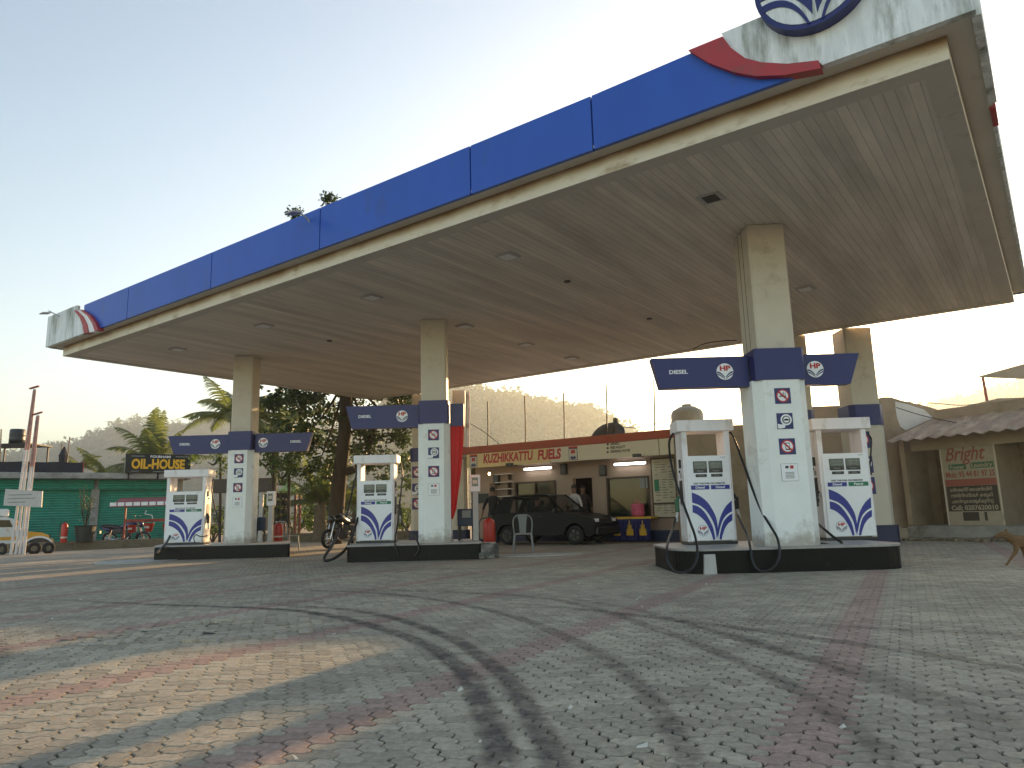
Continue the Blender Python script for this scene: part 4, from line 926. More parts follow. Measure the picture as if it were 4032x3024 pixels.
def person(label, loc, rz, joints, cat='person', top='shirt_dark', bottom='trousers', group=None, waist=.95, sleeve=.5, facemark=True):
    t = thing('person', label, cat, loc, rz, group)
    J = dict(pelvis=((0, 0, .93), (.15, .11)), waist=((0, 0, 1.05), (.13, .10)), chest=((0, 0, 1.28), (.165, .115)), neckb=((0, 0, 1.43), (.075, .07)), neck=((0, -.01, 1.49), .05), head0=((0, -.02, 1.56), (.075, .085)), head1=((0, -.02, 1.65), (.078, .095)), head2=((0, -.015, 1.70), (.05, .06)))
    for s_, n in ((-1, 'l'), (1, 'r')):
        J['sh'+n] = ((s_*.17, 0, 1.38), .062); J['el'+n] = ((s_*.26, .02, 1.12), .042); J['wr'+n] = ((s_*.28, -.05, .88), .028); J['pa'+n] = ((s_*.285, -.07, .80), (.035, .018))
        J['hip'+n] = ((s_*.09, 0, .86), .095); J['kn'+n] = ((s_*.11, -.01, .48), .062); J['an'+n] = ((s_*.12, .02, .09), .042); J['to'+n] = ((s_*.13, -.15, .035), (.045, .03))
    J.update(joints)
    E = [('pelvis', 'waist'), ('waist', 'chest'), ('chest', 'neckb'), ('neckb', 'neck'), ('neck', 'head0'), ('head0', 'head1'), ('head1', 'head2')]
    for n in 'lr':
        E += [('neckb', 'sh'+n), ('sh'+n, 'el'+n), ('el'+n, 'wr'+n), ('wr'+n, 'pa'+n), ('pelvis', 'hip'+n), ('hip'+n, 'kn'+n), ('kn'+n, 'an'+n), ('an'+n, 'to'+n)]
        wr = Vector(J['wr'+n][0]); pa = Vector(J['pa'+n][0]); d = (pa-wr).normalized(); sd_ = Vector((0, 1, 0)) if abs(d.y) < .8 else Vector((1, 0, 0))
        for k in range(4):
            b0 = pa+sd_*(.021*(k-1.5))+d*.012; b1 = b0+d*(.05-.004*abs(k-1.4))+Vector((0, 0, -.004)); b2 = b1+d*.03+sd_.cross(d)*.012
            J[f'f{n}{k}a'] = (tuple(b0), .0095); J[f'f{n}{k}b'] = (tuple(b1), .0085); J[f'f{n}{k}c'] = (tuple(b2), .0075)
            E += [('pa'+n, f'f{n}{k}a'), (f'f{n}{k}a', f'f{n}{k}b'), (f'f{n}{k}b', f'f{n}{k}c')]
        th0 = pa-d*.03-sd_*.03; th1 = th0-sd_*.025+d*.035
        J[f't{n}a'] = (tuple(th0), .011); J[f't{n}b'] = (tuple(th1), .009); E += [('pa'+n, f't{n}a'), (f't{n}a', f't{n}b')]
    me = skin(J, E, 2)
    for m_ in ('skin', top, bottom, 'bezel'): me.materials.append(M[m_])
    wz = J['waist'][0][2]-.06; ez = Vector(J['ell'][0]); kl = [(Vector(J['wr'+n][0]), Vector(J['el'+n][0])) for n in 'lr']
    for p in me.polygons:
        c = p.center; z = c.z; mi = 1
        near = min((c-Vector(J[n][0])).length for n in ('wrl', 'wrr', 'pal', 'par'))
        if near < .17 and (c-Vector(J['pelvis'][0])).length > .16: mi = 0
        elif z > J['neckb'][0][2]+.045: mi = 0
        elif z < .10: mi = 3
        elif z < wz: mi = 2
        p.material_index = mi; p.use_smooth = True
    o = link('body', me, t)
    h1 = Vector(J['head1'][0])
    m = MB(); m.smooth = True; m.ell(h1+Vector((0, .018, .035)), (.088, .098, .088), 14, 10); m.build('hair', 'hair', t)
    m = MB(); m.smooth = True; m.ell(h1+Vector((0, -.10, -.03)), (.012, .018, .022), 8, 6); 
    for s_ in (-1, 1): m.ell(h1+Vector((s_*.082, .0, -.02)), (.012, .02, .03), 8, 6)
    m.build('nose_and_ears', 'skin', t)
    m = MB()
    for s_ in (-1, 1): m.ell(h1+Vector((s_*.032, -.09, .0)), (.012, .006, .006), 8, 6)
    m.box(h1.x-.025, h1.x+.025, h1.y-.088, h1.y-.08, h1.z-.078, h1.z-.07); m.build('eyes_and_mouth', 'bezel', t)
    return t
pp_ = at(1945, 2120, 22.9)
person('person in dark shirt and trousers bending his head over his hands by the parked car', (pp_.x, 22.6, 0), R(185),
    dict(head0=((0, -.06, 1.55), (.075, .085)), head1=((0, -.09, 1.63), (.078, .095)), head2=((0, -.10, 1.69), (.05, .06)), ell=((-.25, .02, 1.12), .042), wrl=((-.14, -.2, 1.12), .028), pal=((-.08, -.26, 1.14), (.03, .02)), elr=((.29, .03, 1.13), .042), wrr=((.34, -.02, .90), .028), par=((.36, -.03, .83), (.03, .02))))
# ------------------------------------------------------------ office
OF = Wall((-1.55, 24.5), -32.9)
office = thing('fuel_office', 'low pink office building with a red parapet and a cream name board', 'building', (-1.55, 24.5, 0), R(-32.9))
WO = .95      # wall set back from the name board
oh = lambda px, py, off=0: OF.hit(px, py, off)
OX0 = oh(1835, 1800)[0]; OX1 = oh(2650, 1700)[0]; Z_B = .5*(oh(1835, 1846)[1]+oh(2636, 1787)[1]); Z_Y = .5*(oh(1835, 1792)[1]+oh(2636, 1722)[1]); Z_P = .5*(oh(1835, 1761)[1]+oh(2636, 1690)[1])
print('OFFICE', OX0, OX1, Z_B, Z_Y, Z_P)
C4 = lambda x, y: (1750+x*.5124, 1400+y*.5124)
def orect(x0, y0, x1, y1, off=WO):     # rect on wall from crop-4 corner pixels
    a = OF.hit(*C4(x0, y0), off); c = OF.hit(*C4(x1, y1), off); return a[0], c[0], c[1], a[1]
win1 = orect(542, 975, 862, 1100); win1 = (win1[0], win1[1], .95, win1[3])
door = orect(985, 945, 1145, 1215); door = (door[0], door[1], .12, door[3])
win2 = orect(1243, 938, 1590, 1240)
win2 = (win2[0], win2[1], win2[2], oh(*C4(1243, 940), WO)[1])
WL, WR_ = OX0-.3, OX1+.9
m = MB()
def wall_holes(m, x0, x1, z0, z1, holes, y0, y1):
    xs = sorted({x0, x1, *[h[0] for h in holes], *[h[1] for h in holes]})
    for a, c in zip(xs, xs[1:]):
        hh = [h for h in holes if h[0] <= a+1e-6 and h[1] >= c-1e-6]
        if not hh: m.box(a, c, y0, y1, z0, z1)
        else:
            h = hh[0]
            if h[2] > z0+.01: m.box(a, c, y0, y1, z0, h[2])
            m.box(a, c, y0, y1, h[3], z1)
wall_holes(m, WL, WR_, .32, Z_Y, [win1, door, win2], WO, WO+.2)
m.build('front_wall', 'wall_pink', office)
m = MB(); m.box(WL, door[0], WO-.02, WO+.22, 0, .32); m.box(door[1], WR_, WO-.02, WO+.22, 0, .32); m.build('base_course', 'wall_base', office)
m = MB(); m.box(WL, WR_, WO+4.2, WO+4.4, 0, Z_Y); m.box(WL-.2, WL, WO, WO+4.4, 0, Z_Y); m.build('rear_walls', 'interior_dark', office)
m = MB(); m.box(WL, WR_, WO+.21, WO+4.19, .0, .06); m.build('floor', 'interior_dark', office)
m = MB(); m.box(WL-.3, OX1, .05, WO+4.4, Z_Y-.08, Z_Y+.06); m.build('roof_slab', 'concrete', office)
m = MB(); m.bbox(WL, OX1+.02, -.02, .22, Z_Y, Z_P, .02); m.build('red_parapet', 'parapet_red', office)
# name boards
seam1 = oh(*C4(812, 770))[0]; seam2 = oh(*C4(1648, 690))[0]; OXe = OX1
for i, (a, c, mt) in enumerate(((OX0+.02, seam1, 'sign_cream'), (seam1, seam2, 'sign_white'), (seam2, OXe, 'sign_white'))):
    m = MB(); m.box(a+.012, c-.012, -.01, .06, Z_B, Z_Y-.005); nb = m.build('name_board', mt, office)
    if i == 0: nb0 = nb
    if i == 1: nb1 = nb
def fit_text(nm, s_, px0, px1, pxm, py, size, mt, parent, bold=.01, y=-.012, shear=0):
    a = oh(*C4(px0, py))[0]; c = oh(*C4(px1, py))[0]; z = oh(*C4(pxm[0], pxm[1]))[1]
    vs, fs = text_mesh(s_, size, 1, bold, shear=shear); w0 = max(v[0] for v in vs)-min(v[0] for v in vs); x0 = min(v[0] for v in vs); k = (c-a)/w0
    m = MB(); m.add([(a+(v[0]-x0)*k, y-v[2], z+v[1]) for v in vs], fs); return m.build(nm, mt, parent)
fit_text('lettering', 'KUZHIKKATTU', 300, 682, (480, 785), 790, .40, 'red_ink', nb0, .016, shear=.12)
fit_text('lettering', 'FUELS', 718, 898, (805, 763), 765, .42, 'red_ink', nb0, .018, shear=.12)
def shield(px, py, parent):
    a = oh(*C4(px, py)); m = MB(); x, z = a
    m.mat(1).box(x-.15, x+.15, -.016, -.012, z-.22, z+.2); m.mat(0).box(x-.135, x+.135, -.019, -.0165, z-.205, z+.12)
    m.mat(2).box(x-.07, x+.07, -.0215, -.0195, z-.02, z+.09); m.mat(1).prism([(x-.12, z-.16), (x, z-.20), (x+.12, z-.16), (x+.03, z-.08), (x, z-.15), (x-.03, z-.08)], FR, -.0215, -.0195)
    m.mat(2).box(x-.15, x+.15, -.019, -.0165, z+.145, z+.195); m.build('badge', ['paper', 'navy_ink', 'red_ink'], parent)
shield(225, 808, nb0); shield(990, 748, nb1)
for i, (s_, py) in enumerate((('URINALS', 682), ('FREE FACILITY', 712), ('DRINKING WATER', 742))):
    a = oh(*C4(1275, py-2)); m = MB(); vs, fs = text_mesh(s_, .105, .72, .003, 'LEFT', shear=.15); m.add([(a[0]+v[0], -.012-v[2], a[1]+v[1]) for v in vs], fs)
    bx = oh(*C4(1256, py)); m.prism(circle(bx[0], bx[1], .035, 10), FR, -.016, -.012); m.build('small_lettering', 'black_ink', nb1)
# windows and door
def frame(mname, r, mt, parent, th=.05, y0=WO-.03, mull=()):
    x0, x1, z0, z1 = r; m = MB()
    m.box(x0, x1, y0, y0+.08, z1-th, z1); m.box(x0, x1, y0, y0+.08, z0, z0+th); m.box(x0, x0+th, y0, y0+.08, z0+th, z1-th); m.box(x1-th, x1, y0, y0+.08, z0+th, z1-th)
    for q in mull: m.box(x0+(x1-x0)*q-.02, x0+(x1-x0)*q+.02, y0, y0+.08, z0+th, z1-th)
    return m.build(mname, mt, parent)
w1 = frame('window_frame', win1, 'dark_wood', office, mull=(.5,)); m = MB(); m.box(win1[0]+.05, win1[1]-.05, WO+.05, WO+.06, win1[2]+.05, win1[3]-.05); m.build('pane', 'window_glass', w1)
w2 = frame('window_frame', win2, 'dark_wood', office, mull=()); m = MB(); m.box(win2[0]+.05, win2[1]-.05, WO+.05, WO+.06, win2[2]+.05, win2[3]-.05); m.build('pane', 'window_glass', w2)
xw = win1[0]+(win1[1]-win1[0])*.5
m = MB(); m.box(xw+.03, win1[1]-.06, WO+.10, WO+.12, win1[2]+.06, win1[3]-.06)
for k in range(3): q = xw+.1+(win1[1]-xw)*.28*(k+.3); m.mat(1).box(q, q+.02, WO+.09, WO+.098, win1[2]+.06, win1[3]-.06); m.mat(0)
m.build('cream_cabinet', ['interior_warm', 'dark_wood'], office)
m = MB(); m.box(win1[0]+.08, win1[0]+.3, WO+.03, WO+.04, win1[3]-1.0, win1[3]-.55); m.build('window_notice', 'digit', office)
# things seen through / on window 2
m = MB(); a = orect(1495, 940, 1585, 1015); m.box(a[0], (a[0]+a[1])/2-.01, WO+.02, WO+.03, a[2], a[3]); m.box((a[0]+a[1])/2+.01, a[1], WO+.02, WO+.03, a[2], a[3]); m.build('pasted_papers', 'digit', office)
c_ = oh(*C4(1281, 1027), WO+.5); t = thing('wall_clock', 'round pale clock behind the large office window', 'clock', TM[office.name] @ Vector((c_[0], WO+.12, c_[1])), R(-32.9))
m = MB(); m.prism(circle(0, 0, .13, 20), FR, 0, .03); m.build('dial', 'sign_white', t); m = MB(); m.box(-.006, .006, -.006, -.001, 0, .09); m.box(0, .06, -.006, -.001, -.006, .006); m.build('hands', 'black_ink', t)
def wthing(name, label, cat, px, py, off, group=None):
    s_, z = oh(px, py, off); p = OF.o+OF.d*s_+OF.n*off+Vector((0, 0, z)); return thing(name, label, cat, tuple(p), OF.a, group)
# tube lights
for (x0, y0, x1, y1, lb) in ((608, 876, 822, 862, 'lit white tube light on the office wall, left of the door'), (1300, 850, 1546, 813, 'lit white tube light above the large office window')):
    a = oh(*C4(x0, y0), WO-.1); c = oh(*C4(x1, y1), WO-.1); p = OF.o+OF.d*a[0]+OF.n*(WO-.07)+Vector((0, 0, (a[1]+c[1])/2))
    t = thing('tube_light', lb, 'lamp', tuple(p), OF.a, 'tube lights on the office wall'); Lg = c[0]-a[0]; dz_ = 0
    m = MB(); m.box(0, Lg, .0, .05, -.03, .05); m.build('fitting', 'pale_white', t)
    m = MB(); m.cyl((.03, -.03, .0), (Lg-.03, -.03, 0), .024, n=10); m.build('tube', 'tube', t)
for px, py, lb in ((915, 872, 'small black speaker on the wall left of the office door'), (1215, 884, 'small black speaker on the wall right of the office door'), (398, 955, 'small black speaker above the standing person')):
    t = wthing('wall_speaker', lb, 'speaker', *C4(px, py), WO-.12, 'black speakers on the office wall')
    m = MB(); m.bbox(-.10, .10, -.06, .10, -.17, .17, .015); m.build('case', 'black_plastic', t); m = MB(); m.prism(circle(0, -.04, .06, 16), FR, -.066, -.061); m.prism(circle(0, .09, .03, 12), FR, -.066, -.061); m.build('grille', 'bezel', t)
t = wthing('price_board', 'tall framed paper notice board with rows of handwriting right of the large window', 'notice board', *C4(1690, 1020), WO-.03)
m = MB(); x0, x1, z0, z1 = orect(1590, 800, 1790, 1238, WO-.03); cx, cz = oh(*C4(1690, 1020), WO-.03); x0 -= cx; x1 -= cx; z0 -= cz; z1 -= cz
m.mat(0).box(x0-.04, x1+.04, 0, .03, z0-.04, z1+.04); m.mat(1).box(x0, x1, -.004, -.001, z0+.42, z1); m.box(x0, x1, -.004, -.001, z0, z0+.36); m.build('board', ['dark_wood', 'board_paper'], t)
m = MB(); rng = random.Random(5)
z = z1-.1
while z > z0+.05:
    if not (z0+.34 < z < z0+.46):
        for u in range(3):
            if rng.random() < .75: a = x0+.08+(x1-x0)*.31*u; m.box(a, a+(x1-x0)*(.12+.14*rng.random()), -.007, -.0045, z, z+.018)
    z -= .075
m.build('writing', 'board_ink', t)
m = MB(); m.box(x0+.05, x0+.2, -.01, -.0075, z1-.95, z1-.6); m.build('green_sticker', 'green_ink', t)
# wall shelves with items
t = wthing('wall_shelf', 'white wall shelf of four tiers left of the left office window', 'shelf', *C4(475, 1000), WO-.01)
for k, (py) in enumerate((917, 978, 1030, 1085)):
    a = oh(*C4(418, py), WO); c = oh(*C4(533, py), WO); o_ = oh(*C4(475, 1000), WO-.01)
    m = MB(); m.box(a[0]-o_[0], c[0]-o_[0], -.25, -.01, a[1]-o_[1]-.012, a[1]-o_[1]+.012)
    m.build('shelf_board', 'plaster_white', t)
    m = MB(); m.box(c[0]-o_[0]-.1, c[0]-o_[0]-.08, -.22, -.01, a[1]-o_[1]-.2, a[1]-o_[1]-.013); m.build('bracket', 'dark_wood', t)
# cabinet of white sheets + poster left of the person
t = wthing('steel_cupboard', 'pale cupboard with a dark leaf poster behind the standing person', 'cupboard', *C4(300, 1130), WO-.5)
m = MB(); m.bbox(-.25, .25, 0, .45, -1.2, .65, .01); m.build('case', 'wall_pink', t); m = MB(); m.box(-.22, .22, -.004, -.001, -.02, .30); m.build('poster', 'black_ink', t)
# draped table with bag
a = oh(*C4(1285, 1250), WO-.6); c = oh(*C4(1585, 1240), WO-.6); p0 = OF.o+OF.d*a[0]+OF.n*(WO-.6)
tb = thing('draped_table', 'table with a blue and yellow draped front beneath the large office window', 'table', (p0.x, p0.y, 0), OF.a)
Lg = c[0]-a[0]; zt_ = .5*(a[1]+c[1])
m = MB(); m.box(-.02, Lg+.02, -.02, .5, zt_-.04, zt_+.02); m.build('tabletop', 'yellow_cloth', tb)
m = MB(); NXc = 60
row = lambda z, am: [Vector((Lg*i/NXc, -.02-am*abs(math.sin(i*.55)), z)) for i in range(NXc+1)]
R0, R1 = row(zt_-.04, .02), row(.06, .07); m.add(R0+R1, [(i, i+1, NXc+2+i, NXc+1+i) for i in range(NXc)])
m.build('skirt', 'blue_cloth', tb)
m = MB()
for k in range(3):
    cx = Lg*(.17+.33*k); 
    for q in range(5):
        xx = cx+(q-2)*Lg*.035; hh = (1-abs(q-2)*.28)*.62
        m.strip([(xx-Lg*.017, .2), (xx+Lg*.017, .2)], [(xx-Lg*.012, .2+hh*zt_*.95), (xx+Lg*.006, .2+hh*zt_*.98)], FR, -.12, -.125)
m.build('yellow_pleats', 'yellow_cloth', tb)
p = p0+OF.d*(Lg*.62)+OF.n*.2
t = thing('pink_bag', 'pink striped bag standing on the draped table', 'bag', (p.x, p.y, zt_+.02), OF.a)
m = MB(); m.smooth = True
m.lathe([(.15, 0), (.20, .08), (.19, .3), (.2, .38)], n=14); m.build('sack', 'pink_bag', t); m = MB(); m.tube(catmull([(-.1, 0, .36), (-.06, 0, .46), (.02, 0, .47), (.06, 0, .36)], 4), .012, 6); m.build('handle', 'pink_bag', t)
# persons at door
def on_wall(px, py, off): s_, z = oh(px, py, off); return OF.o+OF.d*s_+OF.n*off
p = on_wall(*C4(1000, 1100), WO-.45)
person('person in a white shirt standing beside the office door behind the car', (p.x, p.y, 0), OF.a-R(15), dict(wrl=((-.2, -.16, 1.0), .028), pal=((-.12, -.2, 1.02), (.03, .02))), top='shirt_white')
p = on_wall(*C4(1065, 1100), WO+.1)
person('person in dark clothes standing inside the open office door', (p.x, p.y, .0), OF.a+R(20), {}, top='shirt_check')
# roof things
for i, (x, yb, yt) in enumerate(((333, 685, 340), (622, 655, 300), (920, 630, 273), (1248, 595, 210), (1614, 565, 178))):
    s_, z = oh(*C4(x, yb), .3); s2_, z2 = oh(*C4(x-6 if i else x-2, yt), .3); p = OF.o+OF.d*s_+OF.n*.3
    t = MB(); t.tube([(0, 0, 0), ((s2_-s_)*.5, .02, (z2-Z_P)*.5), ((s2_-s_), 0, z2-Z_P)], .022, 6)
    o = t.build('roof_rod', 'wire_black'); o.location = (p.x, p.y, Z_P-.05); o.rotation_euler = (0, 0, OF.a)
    TM[o.name] = Matrix.Translation(o.location)
    tag(o, ['leftmost bare steel rod standing on the office roof', 'second bare steel rod from the left on the office roof', 'middle bare steel rod on the office roof', 'bare steel rod rising beside the satellite dish', 'rightmost bare steel rod on the office roof'][i], 'rod', 'bare rods on the office roof')
s_, z = oh(*C4(1255, 590), 1.2); p = OF.o+OF.d*s_+OF.n*1.2
t = thing('satellite_dish', 'dark satellite dish lying tilted on the office roof', 'satellite dish', (p.x, p.y, Z_Y+.06), OF.a)
m = MB(); Mx = Matrix.Translation((0, 0, .22)) @ Matrix.Rotation(R(55), 4, 'X')
m.lathe([(.02, -.14), (.28, -.10), (.48, -.02), (.60, .06), (.59, .07), (.46, 0), (.25, -.08), (.02, -.12)], n=24, M4=Mx); m.build('dish', 'tank_black', t, smooth=True)
m = MB(); m.tube([(.3, -.2, .35), (.42, -.35, .5), (.46, -.37, .65)], .02, 6); m.bbox(.40, .54, -.44, -.30, .62, .78, .02); m.build('feed_arm', 'tank_black', t)
# water tank on the roof behind the near dispenser
s_, z = oh(2708, 1660, 1.6); p = OF.o+OF.d*s_+OF.n*1.6
t = thing('water_tank', 'squat olive grey water tank on the roof above the nearest dispenser', 'water tank', (p.x, p.y, Z_Y+.06), 0)
rt = (oh(2782, 1640, 1.6)[0]-oh(2635, 1640, 1.6)[0])*.5*.84; zt2 = oh(2708, 1600, 1.6)[1]-Z_Y
m = MB(); m.lathe([(rt*.97, 0), (rt, .1), (rt, zt2*.45), (rt*1.03, zt2*.47), (rt*1.03, zt2*.52), (rt, zt2*.54), (rt, zt2*.72), (rt*.9, zt2*.82), (rt*.5, zt2*.93), (rt*.3, zt2*.94), (rt*.3, zt2), (.02, zt2)], n=28); m.build('shell', 'tank_tan', t, smooth=True)
# wires
def wire(pts, label, r=.012, nm='cable'):
    m = MB(); m.tube(catmull(pts, 6), r, 5); tag(m.build(nm, 'wire_black'), label, 'cable')
wire([at(1852, 1668, 23.5), at(1905, 1700, 23.2), at(1965, 1748, 23)], 'black cable slanting down to the left end of the office roof')
wire([at(2440, 1680, 22.5), at(2510, 1684, 22), at(2590, 1665, 21.5), at(2640, 1645, 21)], 'black cable sagging from the satellite dish to the roof tank')
wire([at(2728, 1374, 17.5), at(2780, 1352, 17.3), at(2850, 1342, 17.2), at(2900, 1340, 17.0)], 'thin black cable looping under the canopy left of the right column')
t = wthing('street_bulb', 'small glowing bulb at the left end of the office front', 'lamp', *C4(345, 908), -.05)
m = MB(); m.ell((0, 0, 0), (.035, .035, .05), 10, 8); m.build('bulb', 'bulb', t); m = MB(); m.cyl((0, 0, .04), (0, 0, .12), .02); m.build('holder', 'black_plastic', t)
for px, py, lb in ((500, 838, 'small floodlight arm beneath the name board near its lettering'), (1478, 768, 'small floodlight arm beneath the name board above the right tube')):
    t = wthing('arm_floodlight', lb, 'lamp', *C4(px, py), -.3, 'small floodlights under the name board'); m = MB(); m.bbox(-.12, .12, -.06, .06, -.05, .05, .015); m.build('head', 'black_plastic', t); m = MB(); m.tube([(0, .05, 0), (.05, .2, -.03), (.1, .32, 0)], .012, 6); m.build('arm', 'black_plastic', t)
# ------------------------------------------------------------ car
def wheel(parent, c, r=.28, wd=.17):
    m = MB(); m.torus(c, r-.06, .075, 'y', 24, 8, wd/.15); w_ = m.build('tyre', 'tyre', None, smooth=True); 
    bpy.data.objects.remove(w_)
    g = MB(); g.mat(0).torus(c, r-.065, .068, 'y', 24, 8, wd/.14); g.mat(1)
    for s_ in (-1, 1): g.prism(circle(c[0], c[2], r-.11, 18), FR, c[1]+s_*(wd/2-.03), c[1]+s_*(wd/2-.01))
    for k in range(5):
        a = 2*math.pi*k/5; g.mat(1).tube([(c[0], c[1]-wd/2+.01, c[2]), (c[0]+(r-.12)*math.cos(a), c[1]-wd/2, c[2]+(r-.12)*math.sin(a))], .02, 5)
    return g.build('wheel', ['tyre', 'bezel'], parent, smooth=False)
def hatchback(label, loc, rz):
    t = thing('parked_car', label, 'car', loc, rz)
    Lh, W_ = 1.8, .80
    # lower body: side outline (x forward), wheel arches cut
    def arch(cx, r=.34, n=8): return [(cx+r*math.cos(a), .27+r*math.sin(a)) for a in [math.pi*i/n for i in range(n+1)]]
    bot = [(-1.78, .32), (-1.55, .24)]+arch(-1.12)[::-1]+arch(1.18)[::-1]+[(1.62, .22), (1.80, .30)]
    top = [(1.84, .48), (1.78, .70), (1.70, .74), (1.2, .86), (.72, .93), (0, .93), (-1.2, .92), (-1.72, .86), (-1.83, .62)]
    poly = bot+top; m = MB(); n = len(poly)
    def yo(x, z): return W_-.02
    for s_ in (-1, 1): m.add([Vector((x, s_*yo(x, z), z)) for x, z in poly], [tuple(range(n))])
    vs = [Vector((x, s_*yo(x, z), z)) for s_ in (-1, 1) for x, z in poly]; m.add(vs, [(i, (i+1) % n, n+(i+1) % n, n+i) for i in range(n)])
    m.build('body', 'car_paint', t)
    # greenhouse
    roof = [(-1.35, 1.36), (-1.28, 1.42), (-.6, 1.47), (.05, 1.46), (.22, 1.42)]; yr = .58
    m = MB()
    for (x, z), (x2, z2) in zip(roof, roof[1:]): m.add([(x, -yr, z), (x2, -yr, z2), (x2, yr, z2), (x, yr, z), (x, -yr, z-.03), (x2, -yr, z2-.03), (x2, yr, z2-.03), (x, yr, z-.03)], [(0, 1, 2, 3), (4, 7, 6, 5), (0, 4, 5, 1), (3, 2, 6, 7)])
    def bar(a, c, r=.03): m.tube([a, c], r, 6)
    for s_ in (-1, 1):
        bar((.2, s_*yr, 1.42), (.80, s_*.72, .93)); bar((-.30, s_*.60, 1.45), (-.28, s_*.75, .93), .035); bar((-1.0, s_*.60, 1.42), (-1.05, s_*.75, .92), .04); bar((-1.33, s_*yr, 1.37), (-1.68, s_*.72, .90), .05)
        bar((-1.33, s_*.6, 1.40), (.2, s_*.6, 1.43), .025); bar((-1.7, s_*.755, .92), (.8, s_*.755, .94), .02)
        m.prism([(-1.05, .92), (-1.0, 1.42), (-1.33, 1.38), (-1.68, .90)], lambda a, b_, d: Vector((a, s_*(.76-.16*(b_-.92)/.5)+d, b_)), -.012, .012)
    m.build('roof_and_pillars', 'car_paint', t)
    for nm, P in (('windscreen', [(.22, -.56, 1.41), (.22, .56, 1.41), (.80, .70, .94), (.80, -.70, .94)]), ('rear_window', [(-1.34, -.55, 1.37), (-1.34, .55, 1.37), (-1.68, .68, .91), (-1.68, -.68, .91)])):
        m = MB(); m.add(P, [(0, 1, 2, 3)]); m.build(nm, 'car_glass', t)
    for s_ in (-1, 1):
        for P in ([(.14, 1.40), (.74, .95), (-.26, .95), (-.27, 1.42)], [(-.33, 1.42), (-.31, .95), (-1.03, .95), (-.98, 1.40)]):
            m = MB(); m.add([(x, s_*(.755-.155*(z-.93)/.5), z) for x, z in P], [(0, 1, 2, 3)]); m.build('side_window', 'car_glass', t)
        m = MB(); m.bbox(1.70, 1.80, *sorted((s_*.42, s_*.68)), .58, .72, .02); m.build('headlight', 'lamp_glass', t)
        m = MB(); m.box(-1.80, -1.76, *sorted((s_*.55, s_*.70)), .62, .88); m.build('tail_light', 'red_ink', t)
        m = MB(); m.bbox(.52, .62, *sorted((s_*.76, s_*.90)), .92, 1.03, .02); m.build('mirror', 'black_plastic', t)
        m = MB(); m.box(.02, .16, *sorted((s_*.80, s_*.815)), .80, .83); m.box(-.85, -.7, *sorted((s_*.80, s_*.815)), .80, .83); m.build('door_handle', 'black_plastic', t)
    m = MB(); m.bbox(1.74, 1.90, -.74, .74, .26, .48, .04); m.build('bumper', 'black_plastic', t); m = MB(); m.bbox(-1.92, -1.76, -.74, .74, .30, .52, .04); m.build('bumper', 'black_plastic', t)
    m = MB(); m.box(1.79, 1.83, -.35, .35, .58, .68); m.build('grille', 'bezel', t)
    m = MB()
    for s_ in (-1, 1): m.bbox(-.55, -.05, s_*.36-.22, s_*.36+.22, .45, .60, .04); m.bbox(-.62, -.48, s_*.36-.22, s_*.36+.22, .55, 1.12, .04); m.bbox(-.60, -.50, s_*.36-.1, s_*.36+.1, 1.13, 1.28, .03)
    m.box(-1.6, 1.0, -.7, .7, .26, .32); m.build('seats', 'interior_dark', t)
    m = MB(); m.torus((.28, .36, .92), .17, .015, 'x', 16, 6); m.build('steering_wheel', 'black_plastic', t)
    for cx in (-1.12, 1.18):
        for s_ in (-1, 1): wheel(t, (cx, s_*.70, .27))
    return t
pcar = gz(1985+330, 2135)
pa_, pb_ = (-.22, 22.9), (2.40, 21.20)
car = hatchback('black hatchback with open-looking side windows parked before the office', ((pa_[0]+pb_[0])/2, (pa_[1]+pb_[1])/2+.15, 0), math.atan2(pb_[1]-pa_[1], pb_[0]-pa_[0]))
cp = TM[car.name] @ Vector((-.3, -.36, -.36))
dj = dict(hipl=((-.10, -.05, .86), .09), hipr=((.10, -.05, .86), .09), knl=((-.12, -.42, .92), .06), knr=((.12, -.42, .92), .06), anl=((-.12, -.55, .62), .04), anr=((.12, -.55, .62), .04), tol=((-.12, -.66, .58), (.04, .03)), tor=((.12, -.66, .58), (.04, .03)), wrl=((-.15, -.32, 1.18), .028), pal=((-.13, -.38, 1.20), (.03, .02)), wrr=((.15, -.32, 1.18), .028), par=((.13, -.38, 1.2), (.03, .02)))
person('person seated at the wheel inside the black hatchback', tuple(cp), OF.a+R(90), dj, top='shirt_dark')
